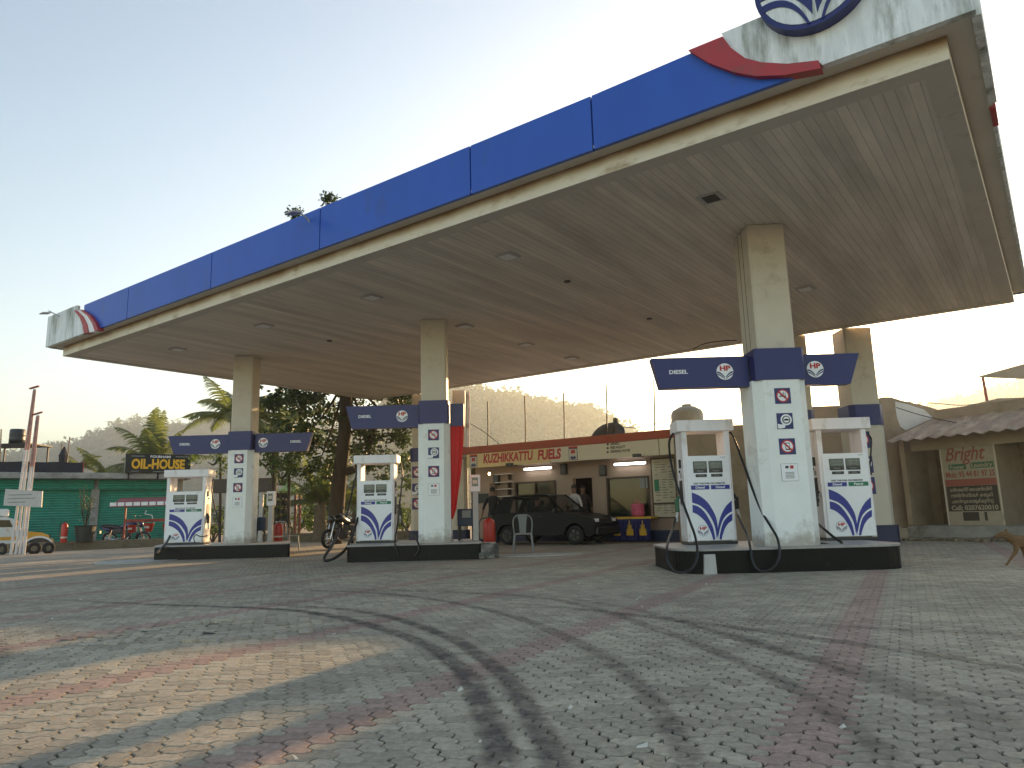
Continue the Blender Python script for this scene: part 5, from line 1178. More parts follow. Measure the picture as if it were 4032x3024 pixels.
# ------------------------------------------------------------ motorcycles
def motorcycle(label, loc, rz, paint, lean=0):
    t = thing('motorcycle', label, 'motorcycle', loc, rz, 'parked motorcycles')
    for cx in (-.62, .68):
        m = MB(); m.mat(0).torus((cx, 0, .3), .25, .05, 'y', 28, 8); m.mat(1).torus((cx, 0, .3), .20, .012, 'y', 20, 6); m.cyl((cx, -.06, .3), (cx, .06, .3), .05)
        for k in range(6): a = math.pi*k/3; m.tube([(cx, 0, .3), (cx+.2*math.cos(a), 0, .3+.2*math.sin(a))], .012, 5)
        m.build('wheel', ['tyre', 'chrome'], t, smooth=True)
    m = MB(); m.tube(catmull([(-.25, 0, .78), (.0, 0, .84), (.25, 0, .90), (.42, 0, .86)], 4), [.07, .09, .11, .12, .14, .15, .155, .16, .155, .14, .12, .10, .07], 12); m.build('fuel_tank', paint, t, smooth=True)
    m = MB(); m.tube(catmull([(-.95, 0, .88), (-.6, 0, .82), (-.3, 0, .76), (-.1, 0, .80)], 4), [.05, .07, .09, .1, .11, .11, .11, .1, .1, .1, .09, .08, .06], 10); m.build('seat', 'black_plastic', t, smooth=True)
    m = MB(); m.tube([(-1.0, 0, .80), (-.75, 0, .72), (-.5, 0, .66)], [.04, .09, .08], 8); m.build('tail', paint, t, smooth=True)
    m = MB()
    m.ell((.0, 0, .42), (.22, .13, .18)); m.bbox(-.15, .15, -.11, .11, .5, .7, .03); m.bbox(-.5, -.12, -.13, .13, .52, .74, .05); m.build('engine', 'bike_engine', t)
    m = MB()
    for s_ in (-1, 1): m.tube([(.68, s_*.08, .3), (.48, s_*.08, .92)], .022, 8); m.tube([(-.62, s_*.10, .3), (-.5, s_*.12, .68)], .022, 6); m.tube([(-.62, s_*.09, .3), (-.05, s_*.09, .36)], .02, 6)
    m.build('fork_and_shocks', 'chrome', t)
    m = MB(); m.tube(catmull([(.36, -.36, 1.02), (.42, -.2, 1.06), (.46, 0, .98), (.42, .2, 1.06), (.36, .36, 1.02)], 4), .014, 6); m.tube([(.36, -.38, 1.02), (.38, -.26, 1.04)], .022, 8); m.tube([(.36, .38, 1.02), (.38, .26, 1.04)], .022, 8); m.build('handlebar', 'black_plastic', t)
    m = MB(); m.tube(catmull([(.22, -.26, .75), (.34, -.30, .5), (.25, -.27, .3)], 4), .018, 6); m.build('crash_guard', 'bike_engine', t); m = MB(); m.tube(catmull([(.22, .26, .75), (.34, .30, .5), (.25, .27, .3)], 4), .018, 6); m.build('crash_guard', 'bike_engine', t)
    m = MB(); m.bbox(.18, .42, -.17, .17, .55, .80, .06); m.build('tank_shroud', paint, t)
    m = MB(); m.ell((.56, 0, .88), (.11, .13, .14)); m.build('headlight_cowl', paint, t, smooth=True); m = MB(); m.ell((.61, 0, .87), (.05, .07, .075)); m.build('headlight', 'lamp_glass', t, smooth=True)
    for s_ in (-1, 1):
        m = MB(); m.tube([(.42, s_*.22, 1.05), (.40, s_*.30, 1.2)], .008, 5); m.ell((.40, s_*.32, 1.23), (.02, .06, .04)); m.build('mirror', 'black_plastic', t)
    m = MB(); m.tube(catmull([(.15, -.1, .38), (0, -.13, .25), (-.4, -.15, .28), (-.75, -.16, .36)], 4), [.025]*8+[.04]*5, 8); m.build('exhaust', 'chrome', t)
    m = MB(); m.strip(arcpts((.42, .46), (.68, .72), (.93, .44)), arcpts((.44, .44), (.68, .68), (.91, .42)), FR, -.06, .06); m.strip(arcpts((-.9, .5), (-.62, .7), (-.4, .5)), arcpts((-.88, .48), (-.62, .67), (-.42, .48)), FR, -.06, .06); m.build('mudguards', paint, t)
    m = MB(); m.box(.72, .73, -.10, .10, .62, .70) if False else m.box(-.99, -.98, -.09, .09, .55, .66); m.build('number_plate', 'sign_white', t)
    return t
pb = at(1370, 2110, 23.5); motorcycle('black motorcycle facing the camera beside the middle dispenser', (pb.x-.1, 23.3, 0), R(-118), 'bike_black')
pb = at(518, 2135, 31.5); motorcycle('dark blue motorcycle parked side-on before the green shutters', (pb.x, 31.0, .0), R(12), 'bike_blue')
# ------------------------------------------------------------ dog
def dog():
    p = at(3960, 2235, 10.9)
    y = 10.7
    D = lambda px, py, r, dy=0: (tuple(at(3680+px*.3256, 1720+py*.3256, y+dy)-Vector((p.x+.55, y, 0))), r)
    t = thing('dog', 'lean tan street dog walking in from the right edge of the forecourt', 'dog', (p.x+.55, y, 0))
    N = dict(chest=D(1040, 1270, (.085, .10)), sh=D(960, 1245, (.065, .085)), neck=D(905, 1215, (.048, .056)), head=D(845, 1185, (.048, .046)), brow=D(805, 1180, .044), muz=D(765, 1200, .031), nose=D(722, 1212, .021),
        belly=D(1180, 1275, (.08, .095)), loin=D(1300, 1262, (.065, .075)), rump=D(1420, 1262, (.07, .085)), tail1=D(1490, 1225, .022), tail2=D(1570, 1150, .016), tail3=D(1600, 1060, .01),
        s1=D(985, 1310, .045, -.06), e1=D(985, 1390, .03, -.07), k1=D(935, 1450, .019, -.07), w1=D(890, 1520, .015, -.07), f1=D(860, 1556, .017, -.07),
        s2=D(1060, 1310, .045, .06), e2=D(1085, 1400, .028, .06), k2=D(1100, 1480, .018, .06), w2=D(1115, 1545, .015, .06), f2=D(1095, 1572, .017, .06),
        h1=D(1430, 1330, .055, -.06), n1=D(1400, 1420, .032, -.07), q1=D(1470, 1490, .017, -.07), p1=D(1440, 1560, .015, -.07), z1=D(1415, 1575, .016, -.07),
        h2=D(1430, 1330, .05, .06), n2=D(1450, 1420, .03, .07), q2=D(1540, 1480, .017, .07), p2=D(1560, 1550, .015, .07), z2=D(1540, 1575, .016, .07),
        u1=D(870, 1150, .016, -.03), u2=D(868, 1112, .007, -.035), v1=D(862, 1150, .016, .03), v2=D(850, 1120, .007, .035))
    E = [('chest', 'sh'), ('sh', 'neck'), ('neck', 'head'), ('head', 'brow'), ('brow', 'muz'), ('muz', 'nose'), ('chest', 'belly'), ('belly', 'loin'), ('loin', 'rump'), ('rump', 'tail1'), ('tail1', 'tail2'), ('tail2', 'tail3'),
         ('chest', 's1'), ('s1', 'e1'), ('e1', 'k1'), ('k1', 'w1'), ('w1', 'f1'), ('chest', 's2'), ('s2', 'e2'), ('e2', 'k2'), ('k2', 'w2'), ('w2', 'f2'), ('rump', 'h1'), ('h1', 'n1'), ('n1', 'q1'), ('q1', 'p1'), ('p1', 'z1'), ('rump', 'h2'), ('h2', 'n2'), ('n2', 'q2'), ('q2', 'p2'), ('p2', 'z2'),
         ('head', 'u1'), ('u1', 'u2'), ('head', 'v1'), ('v1', 'v2')]
    me = skin(N, E, 2); me.materials.append(M['dog_fur']); o = link('body', me, t)
    m = MB(); q = Vector(N['nose'][0]); m.ell(q+Vector((-.010, 0, .004)), (.012, .012, .010), 8, 6); q = Vector(N['brow'][0])
    for s_ in (-1, 1): m.ell(q+Vector((-.012, s_*.031, .012)), (.008, .006, .008), 8, 6)
    m.build('nose_and_eyes', 'dog_dark', t, smooth=True)
dog()
# ------------------------------------------------------------ left shops
SH = Wall((-21.9, 31.2), 33)
sh = lambda px, py, off=0: SH.hit(px, py, off)
CA = lambda x, y: (x*.5124, 1450+y*.5124)
shop = thing('shutter_shop', 'long low shop with green roller shutters and a concrete roof slab', 'building', (-21.9, 31.2, 0), R(33))
zs0 = .5*(sh(*CA(100, 848))[1]+sh(*CA(1300, 862))[1]); zs1 = zs0+.26
xr = sh(*CA(1352, 1000))[0]; xp = sh(*CA(722, 1100))[0]
print('SHOP', zs0, zs1, xr, xp)
m = MB(); m.bbox(-14, xr+.5, -.8, 6, zs0, zs1, .02); m.build('roof_slab', 'concrete', shop)
xs_ = [-13, -8.8, -4.6+xp-4.2+.3, xp, xr]
for a, c in ((-12.6, -8.2), (-8.2, xp-4.6), (xp-4.6, xp), (xp, xr)):
    m = MB(); m.mat(0).box(a+.16, c-.16, -.0, .03, .05, zs0-.45); m.mat(1).box(a+.10, c-.1, -.25, .1, zs0-.45, zs0-.02); m.build('roller_shutter', ['shutter_green', 'shutter_green'], shop)
    m = MB(); m.box(c-.16, c+.16, -.12, .25, 0, zs0); m.build('pillar', 'concrete', shop)
m = MB(); m.box(-13, xr+.3, .2, 5.5, 0, zs0); m.build('walls', 'concrete', shop)
m = MB(); m.box(-14, xr+.5, -1.6, .0, -.02, .12); m.build('verandah_floor', 'concrete', shop)
# scribble on the shutter
m = MB(); c_ = sh(*CA(1150, 1110)); m.tube([(c_[0]-.15, -.02, c_[1]+.1), (c_[0]-.2, -.02, c_[1]-.05), (c_[0]+.1, -.02, c_[1]-.12), (c_[0]+.15, -.02, c_[1]-.3)], .025, 5); m.build('paint_mark', 'pale_white', shop)
# roof hoarding
a = sh(*CA(-40, 760), -.3); c = sh(*CA(640, 760), -.3); t = thing('roof_hoarding', 'long black cloth hoarding along the shop roof edge', 'hoarding', tuple(SH.o+SH.d*a[0]+SH.n*-.3+Vector((0, 0, zs1))), SH.a)
Lg = c[0]-a[0]; hh = sh(*CA(300, 720), -.3)[1]-zs1
m = MB(); N_ = 30; P = [(-8+(Lg+8)*i/N_, hh*(1+.04*math.sin(i*1.9))) for i in range(N_+1)]; m.strip([(x, .02) for x, z in P], P, FR, -.02, .02); m.build('cloth', 'tarp_black', t)
m = MB()
for k in range(6): x = -6+(Lg+6)*k/5; m.box(x-.02, x+.02, -.06, -.022, 0, hh+.05)
m.build('battens', 'rust_post', t)
# sticks and cloth on roof
def stick(px0, py0, px1, py1, lb):
    a = sh(px0, py0, .6); c = sh(px1, py1, .6); p = SH.o+SH.d*a[0]+SH.n*.6
    m = MB(); m.tube([(0, 0, 0), ((c[0]-a[0])*SH.d.x, (c[0]-a[0])*SH.d.y, c[1]-zs1)], .03, 6); o = m.build('roof_pole', 'concrete_tan'); o.location = (p.x, p.y, zs1); tag(o, lb, 'pole', 'thin poles on the shop roof'); return p
stick(*CA(455, 735), *CA(478, 575), 'short thin pole left of the bundled cloth on the shop roof'); stick(*CA(512, 735), *CA(537, 528), 'tall thin pole right of the bundled cloth on the shop roof'); stick(*CA(4, 720), *CA(10, 468), 'thin pole at the far left edge of the shop roof')
a = sh(*CA(490, 660), .6); p = SH.o+SH.d*a[0]+SH.n*.5; m = MB(); m.lathe([(.05, -.55), (.16, -.35), (.2, .1), (.03, .5)], (0, 0, 0), 8); o = m.build('cloth_bundle', 'tarp_black'); o.location = (p.x, p.y, zs1+.75); tag(o, 'dark bundled cloth tied between two thin roof poles', 'cloth')
a = sh(*CA(405, 700), .6); p = SH.o+SH.d*a[0]+SH.n*.5; m = MB(); m.add([(-.4, 0, 0), (.4, 0, 0), (.42, 0, .6), (0, .1, .35), (-.4, .1, .3), (-.4, .5, 0), (.4, .5, 0), (.42, .5, .55)], [(0, 1, 2, 3), (0, 3, 4), (1, 6, 7, 2), (2, 7, 3), (3, 7, 4), (0, 4, 5), (5, 6, 1, 0), (5, 4, 7, 6)]); o = m.build('covered_heap', 'tarp_black'); o.location = (p.x, p.y, zs1); tag(o, 'small dark covered heap left of the bundled cloth on the roof', 'heap')
# black tank on stand
a = sh(*CA(115, 720), 1.5); p = SH.o+SH.d*a[0]+SH.n*1.5
zt3 = sh(*CA(115, 590), 1.5)[1]; r3_ = (sh(*CA(165, 520), 1.5)[0]-sh(*CA(47, 520), 1.5)[0])*.55; h3 = sh(*CA(100, 465), 1.5)[1]-zt3
t = thing('roof_water_tank', 'black water tank on a tall steel stand above the green shutters', 'water tank', (p.x, p.y, zs1))
m = MB(); m.lathe([(r3_, 0), (r3_, h3*.3), (r3_*1.03, h3*.33), (r3_, h3*.36), (r3_, h3*.6), (r3_*1.03, h3*.63), (r3_, h3*.66), (r3_, h3*.9), (r3_*.9, h3*.97), (.1, h3)], (0, 0, zt3-zs1), 24); m.build('tank', 'tank_black', t, smooth=True)
m = MB(); 
for sx_ in (-1, 1):
    for sy in (-1, 1): m.box(sx_*1.0-.03, sx_*1.0+.03, sy*.7-.03, sy*.7+.03, 0, zt3-zs1-.05)
m.box(-1.15, 1.15, -.8, .8, zt3-zs1-.06, zt3-zs1-.005); m.build('stand', 'wire_black', t)
# oil-house sign
C6 = lambda x, y: (400+x*.1808, 1720+y*.1808)
t = None
a = sh(*C6(505, 780), -.9); c = sh(*C6(1925, 800), -.9); zt4 = .5*(sh(*C6(520, 340), -.9)[1]+sh(*C6(1935, 415), -.9)[1]); zb4 = .5*(a[1]+c[1])
p = SH.o+SH.d*a[0]+SH.n*-.9
t = thing('shop_sign', 'black sign reading OIL-HOUSE in fat yellow letters above the shutters', 'sign', (p.x, p.y, zb4), SH.a)
Lg = c[0]-a[0]; hh = zt4-zb4
m = MB(); m.box(0, Lg, 0, .12, 0, hh); m.build('board', 'sign_black', t)
def ftext(s_, x0, x1, z, size, mt, nm='lettering', bold=.0, y=-.004, parent=None, shear=0):
    vs, fs = text_mesh(s_, size, 1, bold, shear=shear); lo = min(v[0] for v in vs); k = (x1-x0)/(max(v[0] for v in vs)-lo); m = MB(); m.add([(x0+(v[0]-lo)*k, y-v[2], z+v[1]) for v in vs], fs); return m.build(nm, mt, parent)
ftext('OIL-HOUSE', Lg*.09, Lg*.91, hh*.45, hh*.68, 'sign_yellow', bold=hh*.03, parent=t)
ftext('POURNAMI', Lg*.37, Lg*.68, hh*.86, hh*.17, 'pale_white', bold=.004, parent=t)
for q in ((.09, .2, .08, .11), (.42, .61, .06, .09), (.83, .9, .06, .09), (.76, .97, .86, .9), (.08, .28, .86, .9)): m = MB(); m.box(Lg*q[0], Lg*q[1], -.006, -.002, hh*q[2], hh*q[3]); m.build('trim_line', 'digit', t)
m = MB(); m.box(-.02, .0, -.01, .1, 0, hh); m.build('edge_trim', 'digit', t)
m = MB()
for k in (.06, .5, .94): m.box(Lg*k-.03, Lg*k+.03, .04, .1, zs1-zb4-.02 if zs1 < zb4 else -.3, .0)
m.build('posts', 'wire_black', t)
# kerb wall in front of the shops
kw0 = gz(-60, 2195); kw1 = gz(700, 2160)
def kerbwall(label, a, c, h=.32, w_=.35):
    d = (c-a); L_ = d.xy.length; t = MB(); ang = math.atan2(d.y, d.x)
    n = 40; vs = []
    t.bbox(0, L_, 0, w_, -.02, h, .03); o = t.build('kerb_wall', 'kerb_stone'); o.location = (a.x, a.y, 0); o.rotation_euler = (0, 0, ang); TM[o.name] = Matrix.Translation(o.location); tag(o, label, 'low wall', 'low stained kerb walls')
def gp(px, y): q = at(px, 2100, y); return Vector((q.x, y, 0))
kerbwall('long stained low kerb wall before the green shutters', gp(-300, 25.4), gp(668, 29.3))
kerbwall('low brown kerb wall at the foot of the mango tree', gp(905, 31), gp(1660, 30), .35)
# bucket stand
CB = lambda x, y: (400+x*.2109, 1850+y*.2109)
yb = 29.8
def P2(x, y, d=yb): return at(*CB(x, y), d)
t0 = P2(405, 1400); t = thing('bucket_stand', 'red framed bucket stand with a striped canopy before the shutters', 'stand', (t0.x, yb, 0))
q0, q1 = P2(290, 640), P2(1390, 600); rail = P2(400, 960).z; L_ = q1.x-t0.x
m = MB(); m.box(-.03, .03, -.03, .03, 0, q0.z-.1); m.build('post', 'rust_post', t)
m = MB(); m.box(L_-.03, L_+.03, -.03, .03, 0, q1.z-.1); m.build('post', 'rust_post', t)
m = MB(); m.box(.031, L_-.031, -.03, .03, rail-.05, rail+.07); m.build('rail', 'rust_post', t)
zr = (P2(300, 680).z+P2(1380, 640).z)/2
m = MB(); ang = 0
nsc = 8; x0_ = q0.x-t0.x; x1_ = L_+.12
for k in range(nsc):
    a = x0_+(x1_-x0_)*k/nsc; c = x0_+(x1_-x0_)*(k+1)/nsc
    m.mat(0).add([(a, -.55, zr-.02), (c, -.55, zr-.02), (c, .2, zr+.30), (a, .2, zr+.30)], [(0, 1, 2, 3)]); m.mat(1).box(a+.02, c-.04, -.57, -.555, zr-.02, zr+.12)
m.mat(0).box(x0_, x1_, -.58, -.54, zr-.06, zr-.02); m.box(x0_, x1_, .2, .24, zr-.04, zr+.32)
m.build('awning', ['maroon_tile', 'pale_white'], t)
for i, (bx, by, s_, lb) in enumerate(((595, 1100, .17, 'leftmost red fire bucket hanging from the stand rail'), (910, 1080, .19, 'middle red fire bucket, with pale lettering, on the stand rail'), (1240, 1070, .16, 'rightmost red fire bucket, next to the far dispenser'))):
    q = P2(bx, by); tb_ = thing('fire_bucket', lb, 'bucket', (q.x, yb-.12, q.z-.16), 0, 'red fire buckets on the stand')
    m = MB(); m.lathe([(s_*.62, 0), (s_*1.0, s_*1.75), (s_*1.06, s_*1.8), (s_*.95, s_*1.75), (s_*.6, .03)], n=16); m.build('pail', 'red_fire', tb_, smooth=True)
    m = MB(); m.tube(catmull([(-s_, 0, s_*1.7), (-s_*.5, 0, s_*2.4), (0, 0, rail-(q.z-.16)), (s_*.5, 0, s_*2.4), (s_, 0, s_*1.7)], 4), .01, 5); m.build('handle', 'wire_black', tb_)
    if i < 2: m = MB(); put_text(m, 'FIRE' if i else 'FIRE', (0, s_*.95), s_*.62, .9, .004, -s_*.92); m.build('lettering', 'paper', tb_)
# extinguisher & pot at the shop
p = P2(-378, 1200, 27.6); p = at(249, 2148, 27.3); extinguisher('red extinguisher with a white band, left of the potted shrub', (p.x, 27.3, .3), .75, .11)
def leaves(mb, c, rad, n, size, rng, fn=None, droop=0):
    for _ in range(n):
        while True:
            v = Vector((rng.uniform(-1, 1), rng.uniform(-1, 1), rng.uniform(-1, 1)))
            if v.length < 1: break
        v = v*(.45+.55*rng.random()); p = Vector(c)+Vector((v.x*rad[0], v.y*rad[1], v.z*rad[2]))
        s_ = size*rng.uniform(.6, 1.3); a = Vector((rng.gauss(0, 1), rng.gauss(0, 1), rng.gauss(0, .6)-droop)).normalized(); b_ = a.orthogonal().normalized(); b_ = (b_*math.cos(rng.random()*6)+a.cross(b_)*math.sin(rng.random()*6)).normalized()
        mb.add([p, p+a*s_*.5+b_*s_*.24, p+a*s_, p+a*s_*.5-b_*s_*.24], [(0, 1, 2, 3)])
p = at(331, 2148, 27.8)
t = thing('potted_shrub', 'sparse shrub in a dark green pot before the shutter pillar', 'potted plant', (p.x, 27.8, .3))
m = MB(); m.lathe([(.28, 0), (.36, .55), (.40, .6), (.36, .6), (.30, .5)], n=18); m.build('pot', 'pot_black', t)
m = MB(); rng = random.Random(3)
for k in range(14): a = rng.uniform(0, 6.28); m.tube([(0, 0, .5), (.15*math.cos(a), .15*math.sin(a), 1.0), (.35*math.cos(a)*rng.random(), .35*math.sin(a)*rng.random(), 1.3+.8*rng.random())], .008, 4)
m.build('stems', 'bark', t); m = MB(); leaves(m, (0, 0, 1.35), (.4, .4, .75), 260, .07, rng); m.build('foliage', 'leaf_potted', t)
# flag poles with board
CF = CA
def fp(x, y, d): return at(*CF(x, y), d)
t0 = fp(150, 1420, 24.6)
poles = [((85, 1410), (262, 160), 'leftmost striped pole leaning up to the tall tip of the cluster'), ((125, 1405), (272, 160), 'second striped pole, reaching the tall tip of the cluster'), ((155, 1410), (285, 362), 'third striped pole, reaching the shorter tip'), ((185, 1400), (298, 360), 'rightmost striped pole of the cluster, reaching the shorter tip')]
for a, c, lb in poles:
    p, q = fp(*a, 24.6), fp(*c, 24.4); t = thing('flag_pole', lb, 'pole', (p.x, p.y, 0), 0, 'white and red striped poles')
    m = MB(); v = q-p; v.z = q.z
    m.mat(0).tube([Vector((0, 0, 0))+v*(k/12) for k in range(13)], [.048-.018*k/12 for k in range(13)], 8); m.mat(1)
    m.tube([v*(7.5/12), v*(9/12), v*(11.9/12)], [.04, .037, .031], 8)
    m.build('shaft', ['pipe_white', 'pole_faded'], t)
    m = MB(); m.tube([v+Vector((-.16, 0, .02)), v+Vector((.12, 0, .10))], .03, 6); m.build('tip_bracket', 'rust_post', t)
p = fp(180, 1000, 24.3); t = thing('blank_board', 'weathered grey board fixed across the striped poles', 'sign', (p.x, 24.3, p.z), 0)
m = MB(); qa = [fp(*c_, 24.3)-p for c_ in ((28, 1055), (320, 1068), (328, 945), (45, 928))]; m.prism([(q.x, q.z) for q in qa], FR, -.02, .02); m.build('sheet', 'worn_board' if 'worn_board' in M else 'grey_post', t)
m = MB()
for k, (z_, l_) in enumerate(((.12, .8), (0, .9), (-.12, .6))): m.box(-.5, -.5+l_, -.024, -.021, z_-.02, z_+.02)
m.build('faded_lines', 'digit', t)
# ------------------------------------------------------------ jeep
def jeep():
    CJ = lambda x, y: (x*.1808, 1950+y*.1808)
    y = 28.3
    o = at(*CJ(1100, 1140), y); JW = Wall((o.x, y), 33); JA = R(33); t = thing('utility_jeep', 'white and mustard yellow jeep half hidden behind the striped poles', 'jeep', (o.x-math.sin(JA)*.78, y+math.cos(JA)*.78, 0), JA)
    hoodz = JW.hit(*CJ(900, 800))[1]; beltz = JW.hit(*CJ(100, 730))[1]; top = JW.hit(*CJ(100, 470))[1]
    lx = lambda px: JW.hit(*CJ(px, 900))[0]
    xf = lx(1100); xh = lx(480); xw = lx(100)
    W = .78
    m = MB(); print('JEEP', xh, xf, hoodz, beltz, top); m.prism([(xh, .2), (xf-.1, .2), (xf, .40), (xf-.05, hoodz-.14), (xf-.3, hoodz-.03), (xh, hoodz+.05)], FR, -W+.02, W-.02); m.build('bonnet', 'jeep_yellow', t)
    m = MB(); m.prism([(xh-2.6, .2), (xh, .2), (xh, beltz+.02), (xh-2.6, beltz+.02)], FR, -W, W); m.build('body', 'jeep_white', t)
    m = MB(); m.prism([(xh-2.55, beltz+.02), (xh-.15, beltz+.02), (xw+.25, top-.1), (xw, top), (xh-2.55, top)], FR, -W+.05, W-.05); m.build('cabin', 'jeep_white', t)
    m = MB(); m.prism([(xh-1.5, beltz+.06), (xh-.32, beltz+.06), (xw+.1, top-.12), (xh-1.5, top-.12)], FR, -W+.035, -W+.045); m.build('side_window', 'glass_dark', t)
    m = MB(); m.prism([(xh-.14, beltz+.03), (xh-.08, beltz+.06), (xw+.30, top-.09), (xw+.24, top-.1)], FR, -W+.1, W-.1); m.build('windscreen', 'jeep_yellow', t)
    for cx in (lx(850), lx(850)-2.3):
        m = MB(); A = [(cx+.5*math.cos(a), .17+.38*math.sin(a)) for a in [math.pi*i/12 for i in range(13)]]; B = [(cx+.43*math.cos(a), .17+.31*math.sin(a)) for a in [math.pi*i/12 for i in range(13)]]
        m.strip(A, B, FR, -W-.12, -W+.2); m.build('wheel_arch', 'pale_white', t)
        m = MB(); m.prism(B+[(cx-.43, .1), (cx+.43, .1)], FR, -W-.04, -W+.0); m.build('arch_liner', 'bezel', t)
        for s_ in (-1, 1): m = MB(); m.mat(0).torus((cx, s_*(W-.08), .27), .20, .07, 'y', 24, 8); m.mat(1).prism(circle(cx, .27, .12, 16), FR, s_*(W-.02)-.02, s_*(W-.02)+.02); m.build('wheel', ['tyre', 'grey_post'], t)
    m = MB(); m.bbox(xf-.05, xf+.12, -W, W, .26, .42, .04); m.build('front_bumper', 'jeep_yellow', t)
    m = MB(); m.bbox(xw-.5, xw+.05, -.4, .4, top+.02, top+.3, .06); m.build('roof_box', 'jeep_white', t)
    m = MB(); m.ell((xh-.25, -W-.12, beltz+.12), (.04, .08, .13)); m.tube([(xh-.25, -W+.02, beltz-.02), (xh-.25, -W-.12, beltz+.05)], .015, 5); m.build('mirror', 'black_plastic', t)
    m = MB(); m.box(xh-2.5, xh-.1, -W-.006, -W-.001, beltz-.42, beltz-.30); m.build('orange_stripe', 'jeep_yellow', t)
    m = MB(); m.cyl((xf-.06, -W+.25, .50), (xf+.0, -W+.25, .50), .08); m.cyl((xf-.06, W-.25, .50), (xf+.0, W-.25, .50), .08); m.build('headlights', 'bezel', t)
    m = MB(); m.prism(circle(xf-.22, hoodz-.2, .1, 14), FR, -W+.072, -W+.079); m.build('red_badge', 'red_ink', t)
jeep()
# tyres lying along the kerb
for i, px in enumerate((5, 84, 134, 190)):
    p = at(px, 2178, 25.0); o = MB(); o.torus((0, 0, .2), .15, .06, 'y', 20, 8); o = o.build('half_tyre', 'tyre', smooth=True); o.location = (p.x, 25.0+.0, -.02); o.rotation_euler = (0, 0, R(20*i)); tag(o, ['old tyre at the extreme left against the kerb wall', 'old tyre under the foot of the rightmost striped pole', 'middle old tyre below the jeep bonnet', 'right-hand old tyre of the row below the jeep'][i], 'tyre', 'old tyres along the kerb wall')
# ------------------------------------------------------------ laundry on the right
LB = Wall((9.75, 20.3), -60)
lh = lambda px, py, off=0: LB.hit(px, py, off)
CL = lambda x, y: (3300+x*.603, 1300+y*.603)
xl0 = lh(*CL(345, 735))[0]; ze = .5*(lh(*CL(345, 735))[1]+lh(*CL(1200, 640))[1]); zrg = .5*(lh(*CL(640, 575), 1.2)[1]+lh(*CL(1214, 515), 1.2)[1])
xe1 = lh(*CL(1214, 900))[0]+7
print('LAUNDRY', xl0, ze, zrg, xe1)
ld = thing('laundry_shop', 'row of dim shops under a corrugated lean-to roof at the right', 'building', (9.75, 20.3, 0), R(-60))
FLZ = .32
hb0 = lh(*CL(735, 1285), .8); hb1 = lh(*CL(1085, 1280), .8); hbx0 = .5*(lh(*CL(670, 760), .8)[0]+hb0[0]); hbx1 = .5*(lh(*CL(1010, 700), .8)[0]+hb1[0])
zb_t = .5*(lh(*CL(670, 760), .8)[1]+lh(*CL(1010, 700), .8)[1]); zb_b = .5*(hb0[1]+hb1[1])
m = MB(); n_ = 110; x0, x1 = xl0-.1, xe1
ridge = []; eave = []
for i in range(n_+1):
    x = x0+(x1-x0)*i/n_; dz_ = .035*math.sin(i*1.57); ridge.append(Vector((x+.5, 1.3, zrg+dz_))); eave.append(Vector((x, -.15, ze+dz_)))
m.add(eave+ridge, [(i, i+1, n_+2+i, n_+1+i) for i in range(n_)]); m.add([v-Vector((0, 0, .015)) for v in eave+ridge], [(i+1, i, n_+1+i, n_+2+i) for i in range(n_)])
m.build('corrugated_roof', 'roof_iron' if 'roof_iron' in M else 'roof_iron_', ld) if False else None
mat('roof_iron', (.34, .25, .17), .42, metal=.3, var=.55, scale=2.2, stretch=(1.5, .5, 1), dirt=(.20, .08, .05), dirtamt=.35, dirtscale=1.5)
m.build('corrugated_roof', 'roof_iron', ld)
m = MB(); m.box(x0+.6, x1, 1.32, 6.2, zrg-.3, zrg+.26); m.build('parapet', 'concrete_tan', ld)
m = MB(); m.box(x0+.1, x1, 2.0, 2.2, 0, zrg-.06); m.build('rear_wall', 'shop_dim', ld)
px_ = sorted((x0+.0, lh(*CL(455, 1200), .8)[0]))
for a, c in ((x0-.05, lh(*CL(450, 1200), .8)[0]), (hbx0, hbx1), (hbx1+2.4, hbx1+3.2)):
    m = MB(); m.box(a, c, .8, 3.0, FLZ, 2.82); m.build('partition_wall', 'concrete_tan', ld)
m = MB(); m.box(x0, x1, .78, 3.0, zrg-.55, zrg-.065) if False else m.box(x0+.2, x1, .70, .79, ze-.25, 2.80); m.build('lintel', 'concrete_tan', ld)
m = MB(); m.bbox(x0+.2, x1, .1, 3.0, 0, FLZ, .02); m.build('floor_step', 'concrete', ld)
t = thing('laundry_banner', 'faded laundry banner with red script lettering between the dim shop fronts', 'banner', tuple(LB.o+LB.d*hbx0+LB.n*.79+Vector((0, 0, zb_b))), LB.a)
bw, bh = hbx1-hbx0, zb_t-zb_b
mat('banner_cream', (.36, .31, .23), .7, var=.08); mat('banner_red', (.30, .08, .055), .7, var=.1); mat('banner_green', (.03, .14, .07), .7, var=.1); mat('banner_black', (.035, .03, .025), .7, var=.1)
m = MB(); m.box(0, bw, -.02, 0, 0, bh); m.build('sheet', 'banner_cream', t)
bz = lambda y: bh*(1-(y-130)/(1075-130))     # from the banner crop rows
m = MB(); m.box(.02*bw, .98*bw, -.024, -.021, bz(620), bz(545)); m.build('red_strip', 'banner_red', t)
m = MB(); m.box(.02*bw, .98*bw, -.024, -.021, bz(905), bz(622)); m.build('black_panel', 'banner_black', t)
for a, c, zz0, zz1 in ((.28, .58, 1010, 915), (.68, .73, 1010, 915)): m = MB(); m.box(bw*a, bw*c, -.024, -.021, bz(zz0), bz(zz1)); m.build('faded_picture', 'banner_black', t)
m = MB(); m.bbox(.12*bw, .46*bw, -.025, -.021, bz(435), bz(372), .002); m.box(.54*bw, .97*bw, -.025, -.021, bz(430), bz(365)); m.build('green_strips', 'banner_green', t)
